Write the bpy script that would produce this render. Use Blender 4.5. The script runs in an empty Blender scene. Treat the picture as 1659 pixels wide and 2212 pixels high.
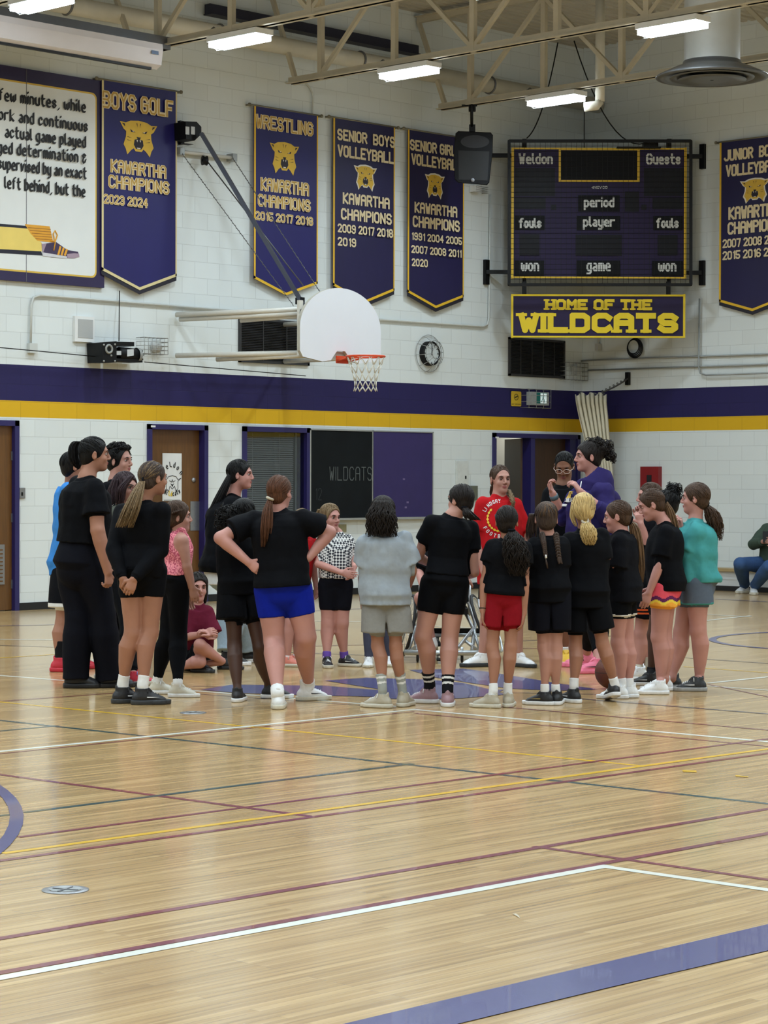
import bpy, math, random
import numpy as np
from mathutils import Vector, Matrix
random.seed(7)
rng = np.random.default_rng(7)

# ---------------------------------------------------------------- camera, world, exposure
SC = bpy.context.scene
IMG_W, IMG_H, FPX = 1659.0, 2212.0, 4920.0
CAM = np.array([-25.5983, -20.9660, 1.48])
CF = np.array([0.71583141, 0.69813898, -0.01368794])
CR = np.array([0.69822944, -0.71586839, 0.00284493])
CU = np.array([0.00781261, 0.01159381, 0.99990227])
cam_data = bpy.data.cameras.new('camera')
cam_data.sensor_fit = 'VERTICAL'
cam_data.sensor_height = 24.0
cam_data.sensor_width = 18.0
cam_data.lens = FPX / IMG_H * 24.0
cam_data.clip_start = 0.1
cam_data.clip_end = 200
cam_ob = bpy.data.objects.new('camera', cam_data)
M4 = Matrix.Identity(4)
for r in range(3):
    M4[r][0], M4[r][1], M4[r][2], M4[r][3] = CR[r], CU[r], -CF[r], CAM[r]
cam_ob.matrix_world = M4
SC.collection.objects.link(cam_ob)
SC.camera = cam_ob
SC.view_settings.view_transform = 'Standard'
SC.view_settings.look = 'None'
SC.view_settings.gamma = 1.0
SC.view_settings.use_curve_mapping = False
SC.view_settings.exposure = 0.0
SC.cycles.use_denoising = True
SC.cycles.max_bounces = 6
SC.cycles.diffuse_bounces = 4
SC.cycles.use_adaptive_sampling = True
SC.cycles.adaptive_threshold = 0.02
SC.cycles.glossy_bounces = 3
SC.cycles.caustics_reflective = False
SC.cycles.sample_clamp_indirect = 4.0
world = bpy.data.worlds.new('world')
SC.world = world
world.use_nodes = True
world.node_tree.nodes['Background'].inputs[0].default_value = (0.55, 0.6, 0.65, 1)
world.node_tree.nodes['Background'].inputs[1].default_value = 0.05

LAMP_W = 50.0          # watts of each ceiling fixture
LAMP_SPREAD = 2.75      # radians
LAMP_COL = (0.78, 0.92, 1.0)
ROOM_X, ROOM_Y, DECK_Z = -31.0, -27.0, 7.72

# ---------------------------------------------------------------- photograph geometry helpers
def ray(px, py):
    return CF + CR * (px - IMG_W / 2) / FPX - CU * (py - IMG_H / 2) / FPX
def BW(px, py, o=0.0):            # point on a plane parallel to the back wall, o metres into the room
    d = ray(px, py); return CAM + d * ((-o - CAM[1]) / d[1])
def RW(px, py, o=0.0):            # same for the right-hand wall
    d = ray(px, py); return CAM + d * ((-o - CAM[0]) / d[0])
def FL(px, py, z=0.0):            # point at height z
    d = ray(px, py); return CAM + d * ((z - CAM[2]) / d[2])
def UN(px, py, D):                # point at distance D along the view axis
    return CAM + ray(px, py) * D
def depth(p):
    return float(np.dot(np.asarray(p) - CAM, CF))
HX = np.array([CR[0], CR[1], 0.0]); HX /= np.linalg.norm(HX)
HY = np.array([CF[0], CF[1], 0.0]); HY /= np.linalg.norm(HY)

# ---------------------------------------------------------------- materials
def lin(c):
    if isinstance(c, str):
        c = tuple(int(c[i:i + 2], 16) / 255 for i in (0, 2, 4))
    elif max(c) > 1.0:
        c = tuple(v / 255 for v in c)
    return tuple(v / 12.92 if v <= 0.04045 else ((v + 0.055) / 1.055) ** 2.4 for v in c) + (1.0,)
MATS = {}
def mat(name, col, rough=0.6, noise=0.06, scale=20.0, bump=0.0, bscale=None, metal=0.0, spec=0.5, stretch=None, emit=0.0, coat=0.0):
    if name in MATS: return MATS[name]
    m = bpy.data.materials.new(name); m.use_nodes = True
    nt = m.node_tree; b = nt.nodes['Principled BSDF']
    b.inputs['Roughness'].default_value = rough
    b.inputs['Metallic'].default_value = metal
    b.inputs['Specular IOR Level'].default_value = spec
    b.inputs['Coat Weight'].default_value = coat
    c = lin(col)
    tc = nt.nodes.new('ShaderNodeTexCoord'); mp = nt.nodes.new('ShaderNodeMapping')
    nt.links.new(tc.outputs['Object'], mp.inputs[0])
    if stretch: mp.inputs['Scale'].default_value = stretch
    nz = nt.nodes.new('ShaderNodeTexNoise'); nz.inputs['Scale'].default_value = scale; nz.inputs['Detail'].default_value = 3
    nt.links.new(mp.outputs[0], nz.inputs[0])
    rp = nt.nodes.new('ShaderNodeValToRGB')
    rp.color_ramp.elements[0].position = 0.3; rp.color_ramp.elements[1].position = 0.7
    rp.color_ramp.elements[0].color = tuple(v * (1 - noise) for v in c[:3]) + (1,)
    rp.color_ramp.elements[1].color = tuple(min(1, v * (1 + noise)) for v in c[:3]) + (1,)
    nt.links.new(nz.outputs['Fac'], rp.inputs[0])
    nt.links.new(rp.outputs[0], b.inputs['Base Color'])
    if bump > 0:
        n2 = nt.nodes.new('ShaderNodeTexNoise'); n2.inputs['Scale'].default_value = bscale or scale; n2.inputs['Detail'].default_value = 2
        nt.links.new(mp.outputs[0], n2.inputs[0])
        bp = nt.nodes.new('ShaderNodeBump'); bp.inputs['Strength'].default_value = bump; bp.inputs['Distance'].default_value = 0.02
        nt.links.new(n2.outputs['Fac'], bp.inputs['Height']); nt.links.new(bp.outputs[0], b.inputs['Normal'])
    if emit > 0:
        b.inputs['Emission Color'].default_value = c; b.inputs['Emission Strength'].default_value = emit
    MATS[name] = m
    return m

# ---------------------------------------------------------------- objects, tags, mesh builder
COL = SC.collection
def tag(o, label=None, cat=None, group=None, kind=None):
    if label: o['label'] = label
    if cat: o['category'] = cat
    if group: o['group'] = group
    if kind: o['kind'] = kind
    return o
def empty(name, loc, label=None, cat=None, group=None, kind=None):
    o = bpy.data.objects.new(name, None); COL.objects.link(o); o.location = loc
    o.empty_display_size = 0.1
    return tag(o, label, cat, group, kind)
def norm(v):
    v = np.asarray(v, float); return v / (np.linalg.norm(v) + 1e-12)
def perp(w):
    a = np.array([0, 0, 1.0]) if abs(w[2]) < 0.9 else np.array([1.0, 0, 0])
    u = norm(np.cross(a, w)); return u, np.cross(w, u)
def copy_tree(o, parent=None):
    c = o.copy(); COL.objects.link(c)
    if parent is not None: c.parent = parent
    for ch in list(o.children): copy_tree(ch, c)
    return c

class MB:
    def __init__(s):
        s.v, s.f, s.m, s.sm, s.mats = [], [], [], [], []
    def mi(s, m):
        if m not in s.mats: s.mats.append(m)
        return s.mats.index(m)
    def faces(s, verts, faces, m, smooth=False):
        b = len(s.v); i = s.mi(m)
        s.v.extend([tuple(map(float, q)) for q in verts])
        for f in faces:
            s.f.append(tuple(b + k for k in f)); s.m.append(i); s.sm.append(smooth)
    def box(s, c, size, m, rx=None, ry=None, rz=None):
        c = np.asarray(c, float); h = np.asarray(size, float) / 2
        X = np.array([1., 0, 0]) if rx is None else norm(rx); Y = np.array([0, 1., 0]) if ry is None else norm(ry)
        Z = np.cross(X, Y) if rz is None else norm(rz)
        vs = [c + X * h[0] * a + Y * h[1] * b + Z * h[2] * d for a, b, d in
              ((-1, -1, -1), (1, -1, -1), (1, 1, -1), (-1, 1, -1), (-1, -1, 1), (1, -1, 1), (1, 1, 1), (-1, 1, 1))]
        s.faces(vs, [(0, 3, 2, 1), (4, 5, 6, 7), (0, 1, 5, 4), (1, 2, 6, 5), (2, 3, 7, 6), (3, 0, 4, 7)], m)
    def bb(s, a, b, m):
        a = np.asarray(a, float); b = np.asarray(b, float)
        s.box((a + b) / 2, np.abs(b - a), m)
    def bar(s, p, q, w, h, m, up=(0, 0, 1)):
        p = np.asarray(p, float); q = np.asarray(q, float); ax = norm(q - p)
        u = np.cross(np.asarray(up, float), ax)
        if np.linalg.norm(u) < 1e-4: u = perp(ax)[0]
        u = norm(u); v = np.cross(ax, u)
        s.box((p + q) / 2, (np.linalg.norm(q - p), w, h), m, ax, u, v)
    def tube(s, pts, r, m, n=10, smooth=True, cap=True):
        pts = [np.asarray(q, float) for q in pts]; k = len(pts)
        rs = r if hasattr(r, '__len__') else [r] * k
        vs, fs = [], []; u = None
        for i, q in enumerate(pts):
            t = norm(pts[min(i + 1, k - 1)] - pts[max(i - 1, 0)])
            if u is None: u = perp(t)[0]
            u = norm(u - t * np.dot(u, t)); w = np.cross(t, u)
            for j in range(n):
                a = 2 * math.pi * j / n; vs.append(q + (u * math.cos(a) + w * math.sin(a)) * rs[i])
        for i in range(k - 1):
            for j in range(n):
                a, b = i * n + j, i * n + (j + 1) % n
                fs.append((a, b, b + n, a + n))
        if cap:
            fs.append(tuple(reversed(range(n)))); fs.append(tuple((k - 1) * n + j for j in range(n)))
        s.faces(vs, fs, m, smooth)
    def ring(s, c, axis, R, r, m, n=40, k=8, u=None):
        c = np.asarray(c, float); w = norm(axis); u0, v0 = perp(w)
        vs, fs = [], []
        for i in range(n):
            a = 2 * math.pi * i / n; d = u0 * math.cos(a) + v0 * math.sin(a)
            for j in range(k):
                b = 2 * math.pi * j / k; vs.append(c + d * (R + r * math.cos(b)) + w * r * math.sin(b))
        for i in range(n):
            for j in range(k):
                fs.append((i * k + j, ((i + 1) % n) * k + j, ((i + 1) % n) * k + (j + 1) % k, i * k + (j + 1) % k))
        s.faces(vs, fs, m, True)
    def lathe(s, c, axis, prof, m, n=32, smooth=True):
        c = np.asarray(c, float); w = norm(axis); u0, v0 = perp(w); vs, fs = [], []
        for (r, h) in prof:
            for j in range(n):
                a = 2 * math.pi * j / n; vs.append(c + w * h + (u0 * math.cos(a) + v0 * math.sin(a)) * max(r, 1e-4))
        for i in range(len(prof) - 1):
            for j in range(n):
                a, b = i * n + j, i * n + (j + 1) % n
                fs.append((a, b, b + n, a + n))
        s.faces(vs, fs, m, smooth)
    def poly(s, pts, m):
        s.faces(pts, [tuple(range(len(pts)))], m)
    def prism(s, pts, d, m, m_side=None):
        pts = [np.asarray(q, float) for q in pts]; d = np.asarray(d, float); n = len(pts)
        vs = pts + [q + d for q in pts]
        s.faces(vs, [tuple(range(n)), tuple(reversed(range(n, 2 * n)))], m)
        s.faces(vs, [(i, i + n, (i + 1) % n + n, (i + 1) % n) for i in range(n)], m_side or m)
    def build(s, name, parent=None, loc=None):
        me = bpy.data.meshes.new(name)
        me.from_pydata(s.v, [], s.f)
        for m in s.mats: me.materials.append(m)
        me.polygons.foreach_set('material_index', s.m); me.polygons.foreach_set('use_smooth', s.sm)
        me.update()
        o = bpy.data.objects.new(name, me); COL.objects.link(o)
        if parent is not None:
            base = world_loc(parent)
            me.transform(Matrix.Translation(-Vector(base))); o.parent = parent
        elif loc is not None:
            me.transform(Matrix.Translation(-Vector([float(q) for q in loc]))); o.location = loc
        return o
def world_loc(o):
    v = Vector((0, 0, 0))
    while o is not None:
        v = v + o.location; o = o.parent
    return v

# ---------------------------------------------------------------- lettering (own stroke alphabet, y 2 = baseline, 8 = cap height)
GL = {
 'A': '02 07 18 38 47 42;05 45', 'B': '02 08 38 47 46 35 05;35 44 43 32 02', 'C': '47 38 18 07 03 12 32 43', 'D': '02 08 38 47 43 32 02',
 'E': '48 08 02 42;05 35', 'F': '48 08 02;05 35', 'G': '47 38 18 07 03 12 32 43 45 25', 'H': '02 08;42 48;05 45', 'I': '02 08',
 'J': '48 43 32 12 03', 'K': '02 08;48 05 42', 'L': '08 02 42', 'M': '02 08 25 48 42', 'N': '02 08 42 48', 'O': '03 07 18 38 47 43 32 12 03',
 'P': '02 08 38 47 46 35 05', 'Q': '03 07 18 38 47 43 32 12 03;24 42', 'R': '02 08 38 47 46 35 05;25 42', 'S': '47 38 18 07 06 15 35 44 43 32 12 03',
 'T': '08 48;22 28', 'U': '08 03 12 32 43 48', 'V': '08 22 48', 'W': '08 12 26 32 48', 'X': '02 48;08 42', 'Y': '08 25 48;25 22', 'Z': '08 48 02 42',
 '0': '03 07 18 38 47 43 32 12 03', '1': '17 28 22', '2': '07 18 38 47 46 02 42', '3': '07 18 38 47 46 35 25;35 44 43 32 12 03', '4': '32 38 04 44',
 '5': '48 08 05 35 44 43 32 12 03', '6': '47 38 18 07 03 12 32 43 44 35 05', '7': '08 48 22', '8': '15 06 07 18 38 47 46 35 15 04 03 12 32 43 44 35', '9': '03 12 32 43 47 38 18 07 06 15 45',
 'a': '16 26 35 32 12 03 14 34', 'b': '08 02 22 33 35 26 06', 'c': '35 26 16 05 03 12 22 33', 'd': '38 32 12 03 05 16 36', 'e': '04 34 35 26 16 05 03 12 32',
 'f': '38 28 17 12;06 26', 'g': '36 16 05 03 12 32;36 31 20 00', 'h': '08 02;06 26 35 32', 'i': '06 02;08 08', 'k': '08 02;36 04 32', 'l': '08 03 12',
 'm': '02 06 16 25 22;26 36 45 42', 'n': '02 06 26 35 32', 'o': '03 05 16 26 35 33 22 12 03', 'p': '00 06 26 35 33 22 02', 'r': '02 06;05 16 36',
 's': '35 26 16 05 14 24 33 22 12 03', 't': '18 13 22 32;06 36', 'u': '06 03 12 32;36 32', 'v': '06 12 36', 'w': '06 03 12 23 32 43 46;25 23', 'x': '06 32;36 02',
 'y': '06 03 12 32;36 31 20 00', ',': '12 01', '.': '12 12', '&': '36 17 06 15 25;15 03 12 22 34', '-': '05 25',
}
def strokes(t):
    out, x, W = [], 0.0, 0.0
    for ch in t:
        if ch == ' ': x += 2.9; continue
        g = GL[ch]; mx = 0
        for st in g.split(';'):
            pl = [(int(a[0]), int(a[1])) for a in st.split()]
            mx = max(mx, max(q[0] for q in pl)); out.append((ch, [(x + a, float(b - 2)) for a, b in pl]))
        W = x + mx; x += mx + 1.95
    return out, W
def letter(mb, t, P0, U, V, width, height, th, m, off, nib=None, slab=False, arc=0.0):
    """draw the line of text t from P0, U/V unit vectors along/up the surface; off = vector lifting it off the surface"""
    st, W = strokes(t); cnt = [0]; Nn = norm(off)
    def face(pts):
        cnt[0] += 1; lift = Nn * (0.00022 * cnt[0])
        mb.poly([q_ + lift for q_ in pts], m)
    up6 = height / 6.0; ux = (width - th) / max(W, 1e-6)
    P0 = np.asarray(P0, float); U = np.asarray(U, float); V = np.asarray(V, float); off = np.asarray(off, float)
    def pt(a, b):
        lift = arc * (1 - (2 * (a / W) - 1) ** 2) if arc else 0.0
        return P0 + U * (th / 2 + a * ux) + V * (th / 2 + b * (height - th) / 6.0 + lift) + off
    for ch, pl in st:
        q = [pt(a, b) for a, b in pl]
        for i in range(len(q) - 1):
            a, b = q[i], q[i + 1]; d = b - a; L = np.linalg.norm(d)
            if nib is not None:
                n1 = (U * math.cos(nib) + V * math.sin(nib)) * th / 2
                n2 = (-U * math.sin(nib) + V * math.cos(nib)) * th * 0.14
                if L < 1e-6: a = a - V * th * .2; b = b + V * th * .2
                pts = [c + s1 * n1 + s2 * n2 for c in (a, b) for s1 in (-1, 1) for s2 in (-1, 1)]
                xy = [(np.dot(p_, U), np.dot(p_, V)) for p_ in pts]
                hull = convex(xy); face([pts[k] for k in hull])
                continue
            if L < 1e-6: d = V; a = a - V * th * .01
            else: d = d / L
            w = norm(np.cross(np.cross(U, V), d)) * th / 2
            e0 = d * th * (0.46 if i == 0 else 0); e1 = d * th * (0.46 if i == len(q) - 2 else 0)
            face([a - e0 - w, b + e1 - w, b + e1 + w, a - e0 + w])
            if i > 0: face([a + (U * math.cos(k_ * math.pi / 4 + .3927) + V * math.sin(k_ * math.pi / 4 + .3927)) * th * .535 for k_ in range(8)])
        if slab and len(pl) > 1:
            for (x0, y0), (x1, y1) in ((pl[0], pl[1]), (pl[-1], pl[-2])):
                if y0 in (0.0, 6.0) and (y1 != y0):
                    c = pt(x0, y0); w = U * th * 0.95; h = V * th * 0.34 * (1 if y0 == 0 else -1)
                    c2 = c - V * th * .42 * (1 if y0 == 0 else -1)
                    face([c2 - w, c2 + w, c2 + w + h * 1.6, c2 - w + h * 1.6])
def convex(xy):
    idx = sorted(range(len(xy)), key=lambda i: xy[i])
    def half(seq):
        h = []
        for i in seq:
            while len(h) > 1 and (xy[h[-1]][0] - xy[h[-2]][0]) * (xy[i][1] - xy[h[-2]][1]) - (xy[h[-1]][1] - xy[h[-2]][1]) * (xy[i][0] - xy[h[-2]][0]) <= 0: h.pop()
            h.append(i)
        return h
    a, b = half(idx), half(reversed(idx))
    return a[:-1] + b[:-1]
def letter_px(mb, t, x0, y0, x1, y1, hpx, th, m, plane, o, lift=0.0, **kw):
    """text whose baseline runs between two photographed points of a wall plane (o metres off the wall)"""
    A, B = plane(x0, y0, o), plane(x1, y1, o)
    h = float(plane(x0, y0 - hpx, o)[2] - A[2])
    d = B - A; U = norm((d[0], d[1], 0)); L = float(np.dot(d, U))
    A = A.copy(); A[2] = (A[2] + B[2]) / 2
    n = np.array([0, -1.0, 0]) if plane is BW else np.array([-1.0, 0, 0])
    letter(mb, t, A, U, np.array([0, 0, 1.0]), L, h, th, m, n * lift, **kw)
# ================================================================ SETTING
ROW = 0.19675
def wall_mat(name, axis):
    m = bpy.data.materials.new(name); m.use_nodes = True
    nt = m.node_tree; b = nt.nodes['Principled BSDF']; L = nt.links.new
    b.inputs['Roughness'].default_value = 0.55; b.inputs['Specular IOR Level'].default_value = 0.3
    tc = nt.nodes.new('ShaderNodeTexCoord'); sp = nt.nodes.new('ShaderNodeSeparateXYZ'); L(tc.outputs['Object'], sp.inputs[0])
    cb = nt.nodes.new('ShaderNodeCombineXYZ'); L(sp.outputs[axis], cb.inputs[0]); L(sp.outputs[2], cb.inputs[1])
    br = nt.nodes.new('ShaderNodeTexBrick'); L(cb.outputs[0], br.inputs['Vector'])
    br.inputs['Scale'].default_value = 1.0; br.inputs['Brick Width'].default_value = 0.4; br.inputs['Row Height'].default_value = ROW
    br.inputs['Mortar Size'].default_value = 0.004; br.inputs['Mortar Smooth'].default_value = 0.3; br.offset = 0.5
    br.inputs['Color1'].default_value = (1, 1, 1, 1); br.inputs['Color2'].default_value = (0.95, 0.95, 0.95, 1); br.inputs['Mortar'].default_value = (0.80, 0.80, 0.80, 1)
    rp = nt.nodes.new('ShaderNodeValToRGB'); rp.color_ramp.interpolation = 'CONSTANT'
    mr = nt.nodes.new('ShaderNodeMath'); mr.operation = 'DIVIDE'; L(sp.outputs[2], mr.inputs[0]); mr.inputs[1].default_value = 8.0
    L(mr.outputs[0], rp.inputs[0])
    W = lin((222, 229, 231)); Yc = lin((216, 172, 30)); P = lin((36, 31, 82))
    e = rp.color_ramp.elements
    e[0].position = 0; e[0].color = W; e[1].position = 11 * ROW / 8; e[1].color = Yc
    for pos, c in ((12 * ROW / 8, P), (14 * ROW / 8, W)):
        k = e.new(pos); k.color = c
    mx = nt.nodes.new('ShaderNodeMixRGB'); mx.blend_type = 'MULTIPLY'; mx.inputs[0].default_value = 1
    L(rp.outputs[0], mx.inputs[1]); L(br.outputs['Color'], mx.inputs[2])
    nz = nt.nodes.new('ShaderNodeTexNoise'); nz.inputs['Scale'].default_value = 1.3; nz.inputs['Detail'].default_value = 5; L(cb.outputs[0], nz.inputs[0])
    r2 = nt.nodes.new('ShaderNodeValToRGB'); r2.color_ramp.elements[0].color = (0.93, 0.93, 0.92, 1); r2.color_ramp.elements[1].color = (1, 1, 1, 1); L(nz.outputs[0], r2.inputs[0])
    m2 = nt.nodes.new('ShaderNodeMixRGB'); m2.blend_type = 'MULTIPLY'; m2.inputs[0].default_value = 1; L(mx.outputs[0], m2.inputs[1]); L(r2.outputs[0], m2.inputs[2])
    L(m2.outputs[0], b.inputs['Base Color'])
    bp = nt.nodes.new('ShaderNodeBump'); bp.inputs['Strength'].default_value = 0.35; bp.inputs['Distance'].default_value = 0.004; bp.invert = True
    L(br.outputs['Fac'], bp.inputs['Height']); L(bp.outputs[0], b.inputs['Normal'])
    return m
MW_B, MW_R = wall_mat('painted_block_back', 0), wall_mat('painted_block_right', 1)
M_plain = mat('painted_block_plain', (205, 207, 203), 0.7, 0.03, 2)

def floor_mat():
    m = bpy.data.materials.new('maple_strip'); m.use_nodes = True
    nt = m.node_tree; b = nt.nodes['Principled BSDF']; L = nt.links.new
    b.inputs['Roughness'].default_value = 0.24; b.inputs['Specular IOR Level'].default_value = 0.5
    b.inputs['Coat Weight'].default_value = 0.35; b.inputs['Coat Roughness'].default_value = 0.1
    tc = nt.nodes.new('ShaderNodeTexCoord')
    br = nt.nodes.new('ShaderNodeTexBrick'); L(tc.outputs['Object'], br.inputs['Vector'])
    br.inputs['Scale'].default_value = 1; br.inputs['Brick Width'].default_value = 1.1; br.inputs['Row Height'].default_value = 0.038
    br.inputs['Mortar Size'].default_value = 0.0008; br.inputs['Mortar Smooth'].default_value = 0.5; br.offset = 0.37; br.offset_frequency = 3
    br.inputs['Color1'].default_value = lin((200, 171, 124)); br.inputs['Color2'].default_value = lin((174, 144, 99)); br.inputs['Mortar'].default_value = lin((140, 112, 78))
    br.inputs['Bias'].default_value = 0.0
    mp = nt.nodes.new('ShaderNodeMapping'); mp.inputs['Scale'].default_value = (0.9, 26, 1); L(tc.outputs['Object'], mp.inputs[0])
    nz = nt.nodes.new('ShaderNodeTexNoise'); nz.inputs['Scale'].default_value = 1.6; nz.inputs['Detail'].default_value = 4; L(mp.outputs[0], nz.inputs[0])
    rp = nt.nodes.new('ShaderNodeValToRGB'); rp.color_ramp.elements[0].position = .32; rp.color_ramp.elements[1].position = .68
    rp.color_ramp.elements[0].color = (0.72, 0.68, 0.62, 1); rp.color_ramp.elements[1].color = (1.12, 1.10, 1.06, 1); L(nz.outputs[0], rp.inputs[0])
    mx = nt.nodes.new('ShaderNodeMixRGB'); mx.blend_type = 'MULTIPLY'; mx.inputs[0].default_value = 1; L(br.outputs['Color'], mx.inputs[1]); L(rp.outputs[0], mx.inputs[2])
    L(mx.outputs[0], b.inputs['Base Color'])
    n2 = nt.nodes.new('ShaderNodeTexNoise'); n2.inputs['Scale'].default_value = 3; L(tc.outputs['Object'], n2.inputs[0])
    bp = nt.nodes.new('ShaderNodeBump'); bp.inputs['Strength'].default_value = 0.04; bp.inputs['Distance'].default_value = 0.01; L(n2.outputs[0], bp.inputs['Height']); L(bp.outputs[0], b.inputs['Normal'])
    return m
def paint(name, col):
    return mat(name, col, 0.26, 0.05, 8, coat=0.3)
M_floor = floor_mat()
F_white, F_maroon, F_yellow, F_green, F_purple, F_dark = (paint('floor_paint_white', (222, 224, 214)), paint('floor_paint_maroon', (118, 48, 62)),
    paint('floor_paint_yellow', (222, 178, 50)), paint('floor_paint_green', (44, 72, 74)), paint('floor_paint_purple', (66, 66, 116)), paint('floor_paint_dark', (60, 58, 78)))

fb = MB()
fb.poly([(ROOM_X, ROOM_Y, 0), (3.5, ROOM_Y, 0), (3.5, 4.5, 0), (ROOM_X, 4.5, 0)], M_floor)
_zl = [0.0006]
def line(px, w, m):
    """painted court line of width w metres through photographed floor points"""
    _zl[0] += 0.00004; z = _zl[0]
    pts = [FL(a, b, z) for a, b in px]
    for i in range(len(pts) - 1):
        a, b = pts[i], pts[i + 1]; d = norm(b - a); n = np.array([-d[1], d[0], 0]) * w / 2; e = d * w / 2
        fb.poly([a - n - e, b - n + e, b + n + e, a + n - e], m)
def patch(px, m):
    _zl[0] += 0.00004
    q = [FL(a, b, _zl[0]) for a, b in px]
    ar = sum(q[i][0] * q[(i + 1) % len(q)][1] - q[(i + 1) % len(q)][0] * q[i][1] for i in range(len(q)))
    fb.poly(q if ar > 0 else q[::-1], m)
def ext(a, b, ta, tb):
    return [(a[0] + (b[0] - a[0]) * ta, a[1] + (b[1] - a[1]) * ta), (a[0] + (b[0] - a[0]) * tb, a[1] + (b[1] - a[1]) * tb)]
line(ext((0, 1459), (870, 1527), -.3, 1), .045, F_white)
line([(250, 1487), (830, 1527)], .02, F_dark)
line(ext((0, 1515), (345, 1490), -.4, 1), .03, F_maroon)
line(ext((0, 1556), (1659, 1736), -.15, 1.7), .042, F_green)
line(ext((0, 1579), (120, 1568), -.6, 1), .04, F_green)
line(ext((0, 1516), (1385, 1654), -.15, 1), .04, F_yellow)
line(ext((0, 1623), (895, 1532.5), -.2, 1), .05, F_white); line(ext((0, 1628), (893, 1537), -.2, 1), .022, F_maroon)
line(ext((895, 1532.5), (1659, 1602), 0, 1.7), .05, F_white); line(ext((900, 1541), (1659, 1612), 0, 1.7), .028, F_maroon)
line(ext((0, 1673), (662, 1762), -.3, 1), .04, F_maroon)
line([(59, 1754), (885, 1650)], .042, F_green); line([(-60, 1769), (18, 1760)], .042, F_green)
line(ext((48, 1807), (1659, 1596), 0, 1.7), .036, F_maroon)
line(ext((15, 1842), (1659, 1617.5), 0, 1.7), .042, F_yellow)
line(ext((0, 1859), (1659, 1627), -.1, 1.7), .04, F_maroon)
line(ext((0, 2027), (1659, 1747), -.1, 1.7), .042, F_maroon)
line(ext((1160, 1829), (1659, 1900), 0, 1.8), .036, F_maroon)
line(ext((0, 2101), (1659, 1800), -.1, 1.7), .044, F_maroon)
line(ext((0, 2112), (1306, 1871), -.1, 1), .054, F_white); line(ext((1308, 1872), (1659, 1922), 0, 1.8), .05, F_white)
line(ext((1030, 1522), (1659, 1577), 0, 1.7), .03, F_maroon)
line(ext((1250, 1509), (1659, 1542), 0, 1.7), .036, F_dark)
line(ext((1535, 1475), (1659, 1462), 0, 1.9), .05, F_white); line(ext((1535, 1482), (1659, 1491), 0, 1.9), .04, F_white)
line(ext((1530, 1478), (1659, 1505), 0, 1.8), .022, F_maroon)
line(ext((1480, 1440), (1659, 1453), 0, 1.8), .035, F_yellow)
line(ext((1470, 1420), (1659, 1433), 0, 1.8), .03, F_dark)
line(ext((0, 1352), (130, 1349), -.5, 1.5), .05, F_purple); line(ext((0, 1381), (126, 1382), -.5, 1), .05, F_white)
line(ext((0, 1421), (124, 1413), -.5, 1), .04, F_yellow); line(ext((0, 1394), (124, 1398), -.5, 1), .03, F_dark)
line(ext((430, 1331), (860, 1311), 0, 1), .05, F_purple); line(ext((440, 1359), (700, 1361), 0, 1), .03, F_dark)
line(ext((600, 1408), (1040, 1425), 0, 1), .03, F_dark); line(ext((600, 1397), (1100, 1386), 0, 1), .035, F_maroon)
line(ext((1120, 1385), (1380, 1370), 0, 1), .03, F_dark); line(ext((1120, 1400), (1380, 1410), 0, 1), .03, F_maroon)
line(ext((640, 1341), (780, 1343), 0, 1), .05, F_white); line(ext((890, 1351), (1030, 1356), 0, 1), .05, F_white)
line(ext((1520, 1327), (1620, 1332), 0, 1), .05, F_white); line(ext((1520, 1341), (1620, 1330), 0, 1), .05, F_white)
line(ext((1550, 1294), (1659, 1300), 0, 1.5), .07, F_purple)
line(ext((420, 1482), (1300, 1500), 0, 1), .02, F_dark)
patch([(432, 1490), (500, 1479), (700, 1481), (820, 1491), (858, 1506), (685, 1502), (520, 1497)], F_purple)
patch([(702, 1470), (790, 1464), (930, 1468), (1000, 1475), (1062, 1490), (1092, 1500), (1000, 1508), (905, 1511), (820, 1508), (835, 1491)], F_purple)
patch([(884, 1447), (1000, 1444), (1060, 1452), (1200, 1475), (1292, 1489), (1200, 1492), (1100, 1487), (1010, 1474), (940, 1463)], F_purple)
patch([(1000, 1494), (1090, 1489), (1060, 1504)], F_purple)
patch([(740, 2212), (1240, 2094), (1659, 1996), (1900, 1940), (1900, 1990), (1659, 2053), (1310, 2134), (990, 2211), (860, 2245), (600, 2245)], F_purple)
patch([(1107, 1974), (1114, 1973), (1120, 1977), (1124, 1984), (1115, 1978)], paint('floor_scuff', (205, 192, 165))); patch([(1473, 1663), (1504, 1664), (1505, 1668), (1476, 1667)], F_yellow); patch([(1588, 1674), (1616, 1677), (1617, 1679), (1590, 1677)], F_yellow)
def circle3(a, b, c):
    ax, ay, bx, by, cx, cy = a[0], a[1], b[0], b[1], c[0], c[1]
    d = 2 * (ax * (by - cy) + bx * (cy - ay) + cx * (ay - by))
    ux = ((ax * ax + ay * ay) * (by - cy) + (bx * bx + by * by) * (cy - ay) + (cx * cx + cy * cy) * (ay - by)) / d
    uy = ((ax * ax + ay * ay) * (cx - bx) + (bx * bx + by * by) * (ax - cx) + (cx * cx + cy * cy) * (bx - ax)) / d
    return np.array([ux, uy]), math.hypot(ax - ux, ay - uy)
def painted_circle(a, b, c, w, m):
    ctr, R = circle3(FL(*a), FL(*b), FL(*c)); _zl[0] += .00004; n = 120
    for i in range(n):
        t0, t1 = 2 * math.pi * i / n, 2 * math.pi * (i + 1) / n
        q = [(ctr[0] + r * math.cos(t), ctr[1] + r * math.sin(t), _zl[0]) for r, t in ((R, t0), (R, t1), (R - w, t1), (R - w, t0))]
        if all(ROOM_X < p_[0] < -.1 and ROOM_Y < p_[1] < -.1 for p_ in q): fb.poly(q[::-1], m)
painted_circle((0, 1696), (51.5, 1767), (0, 1847), .06, F_purple)
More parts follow.
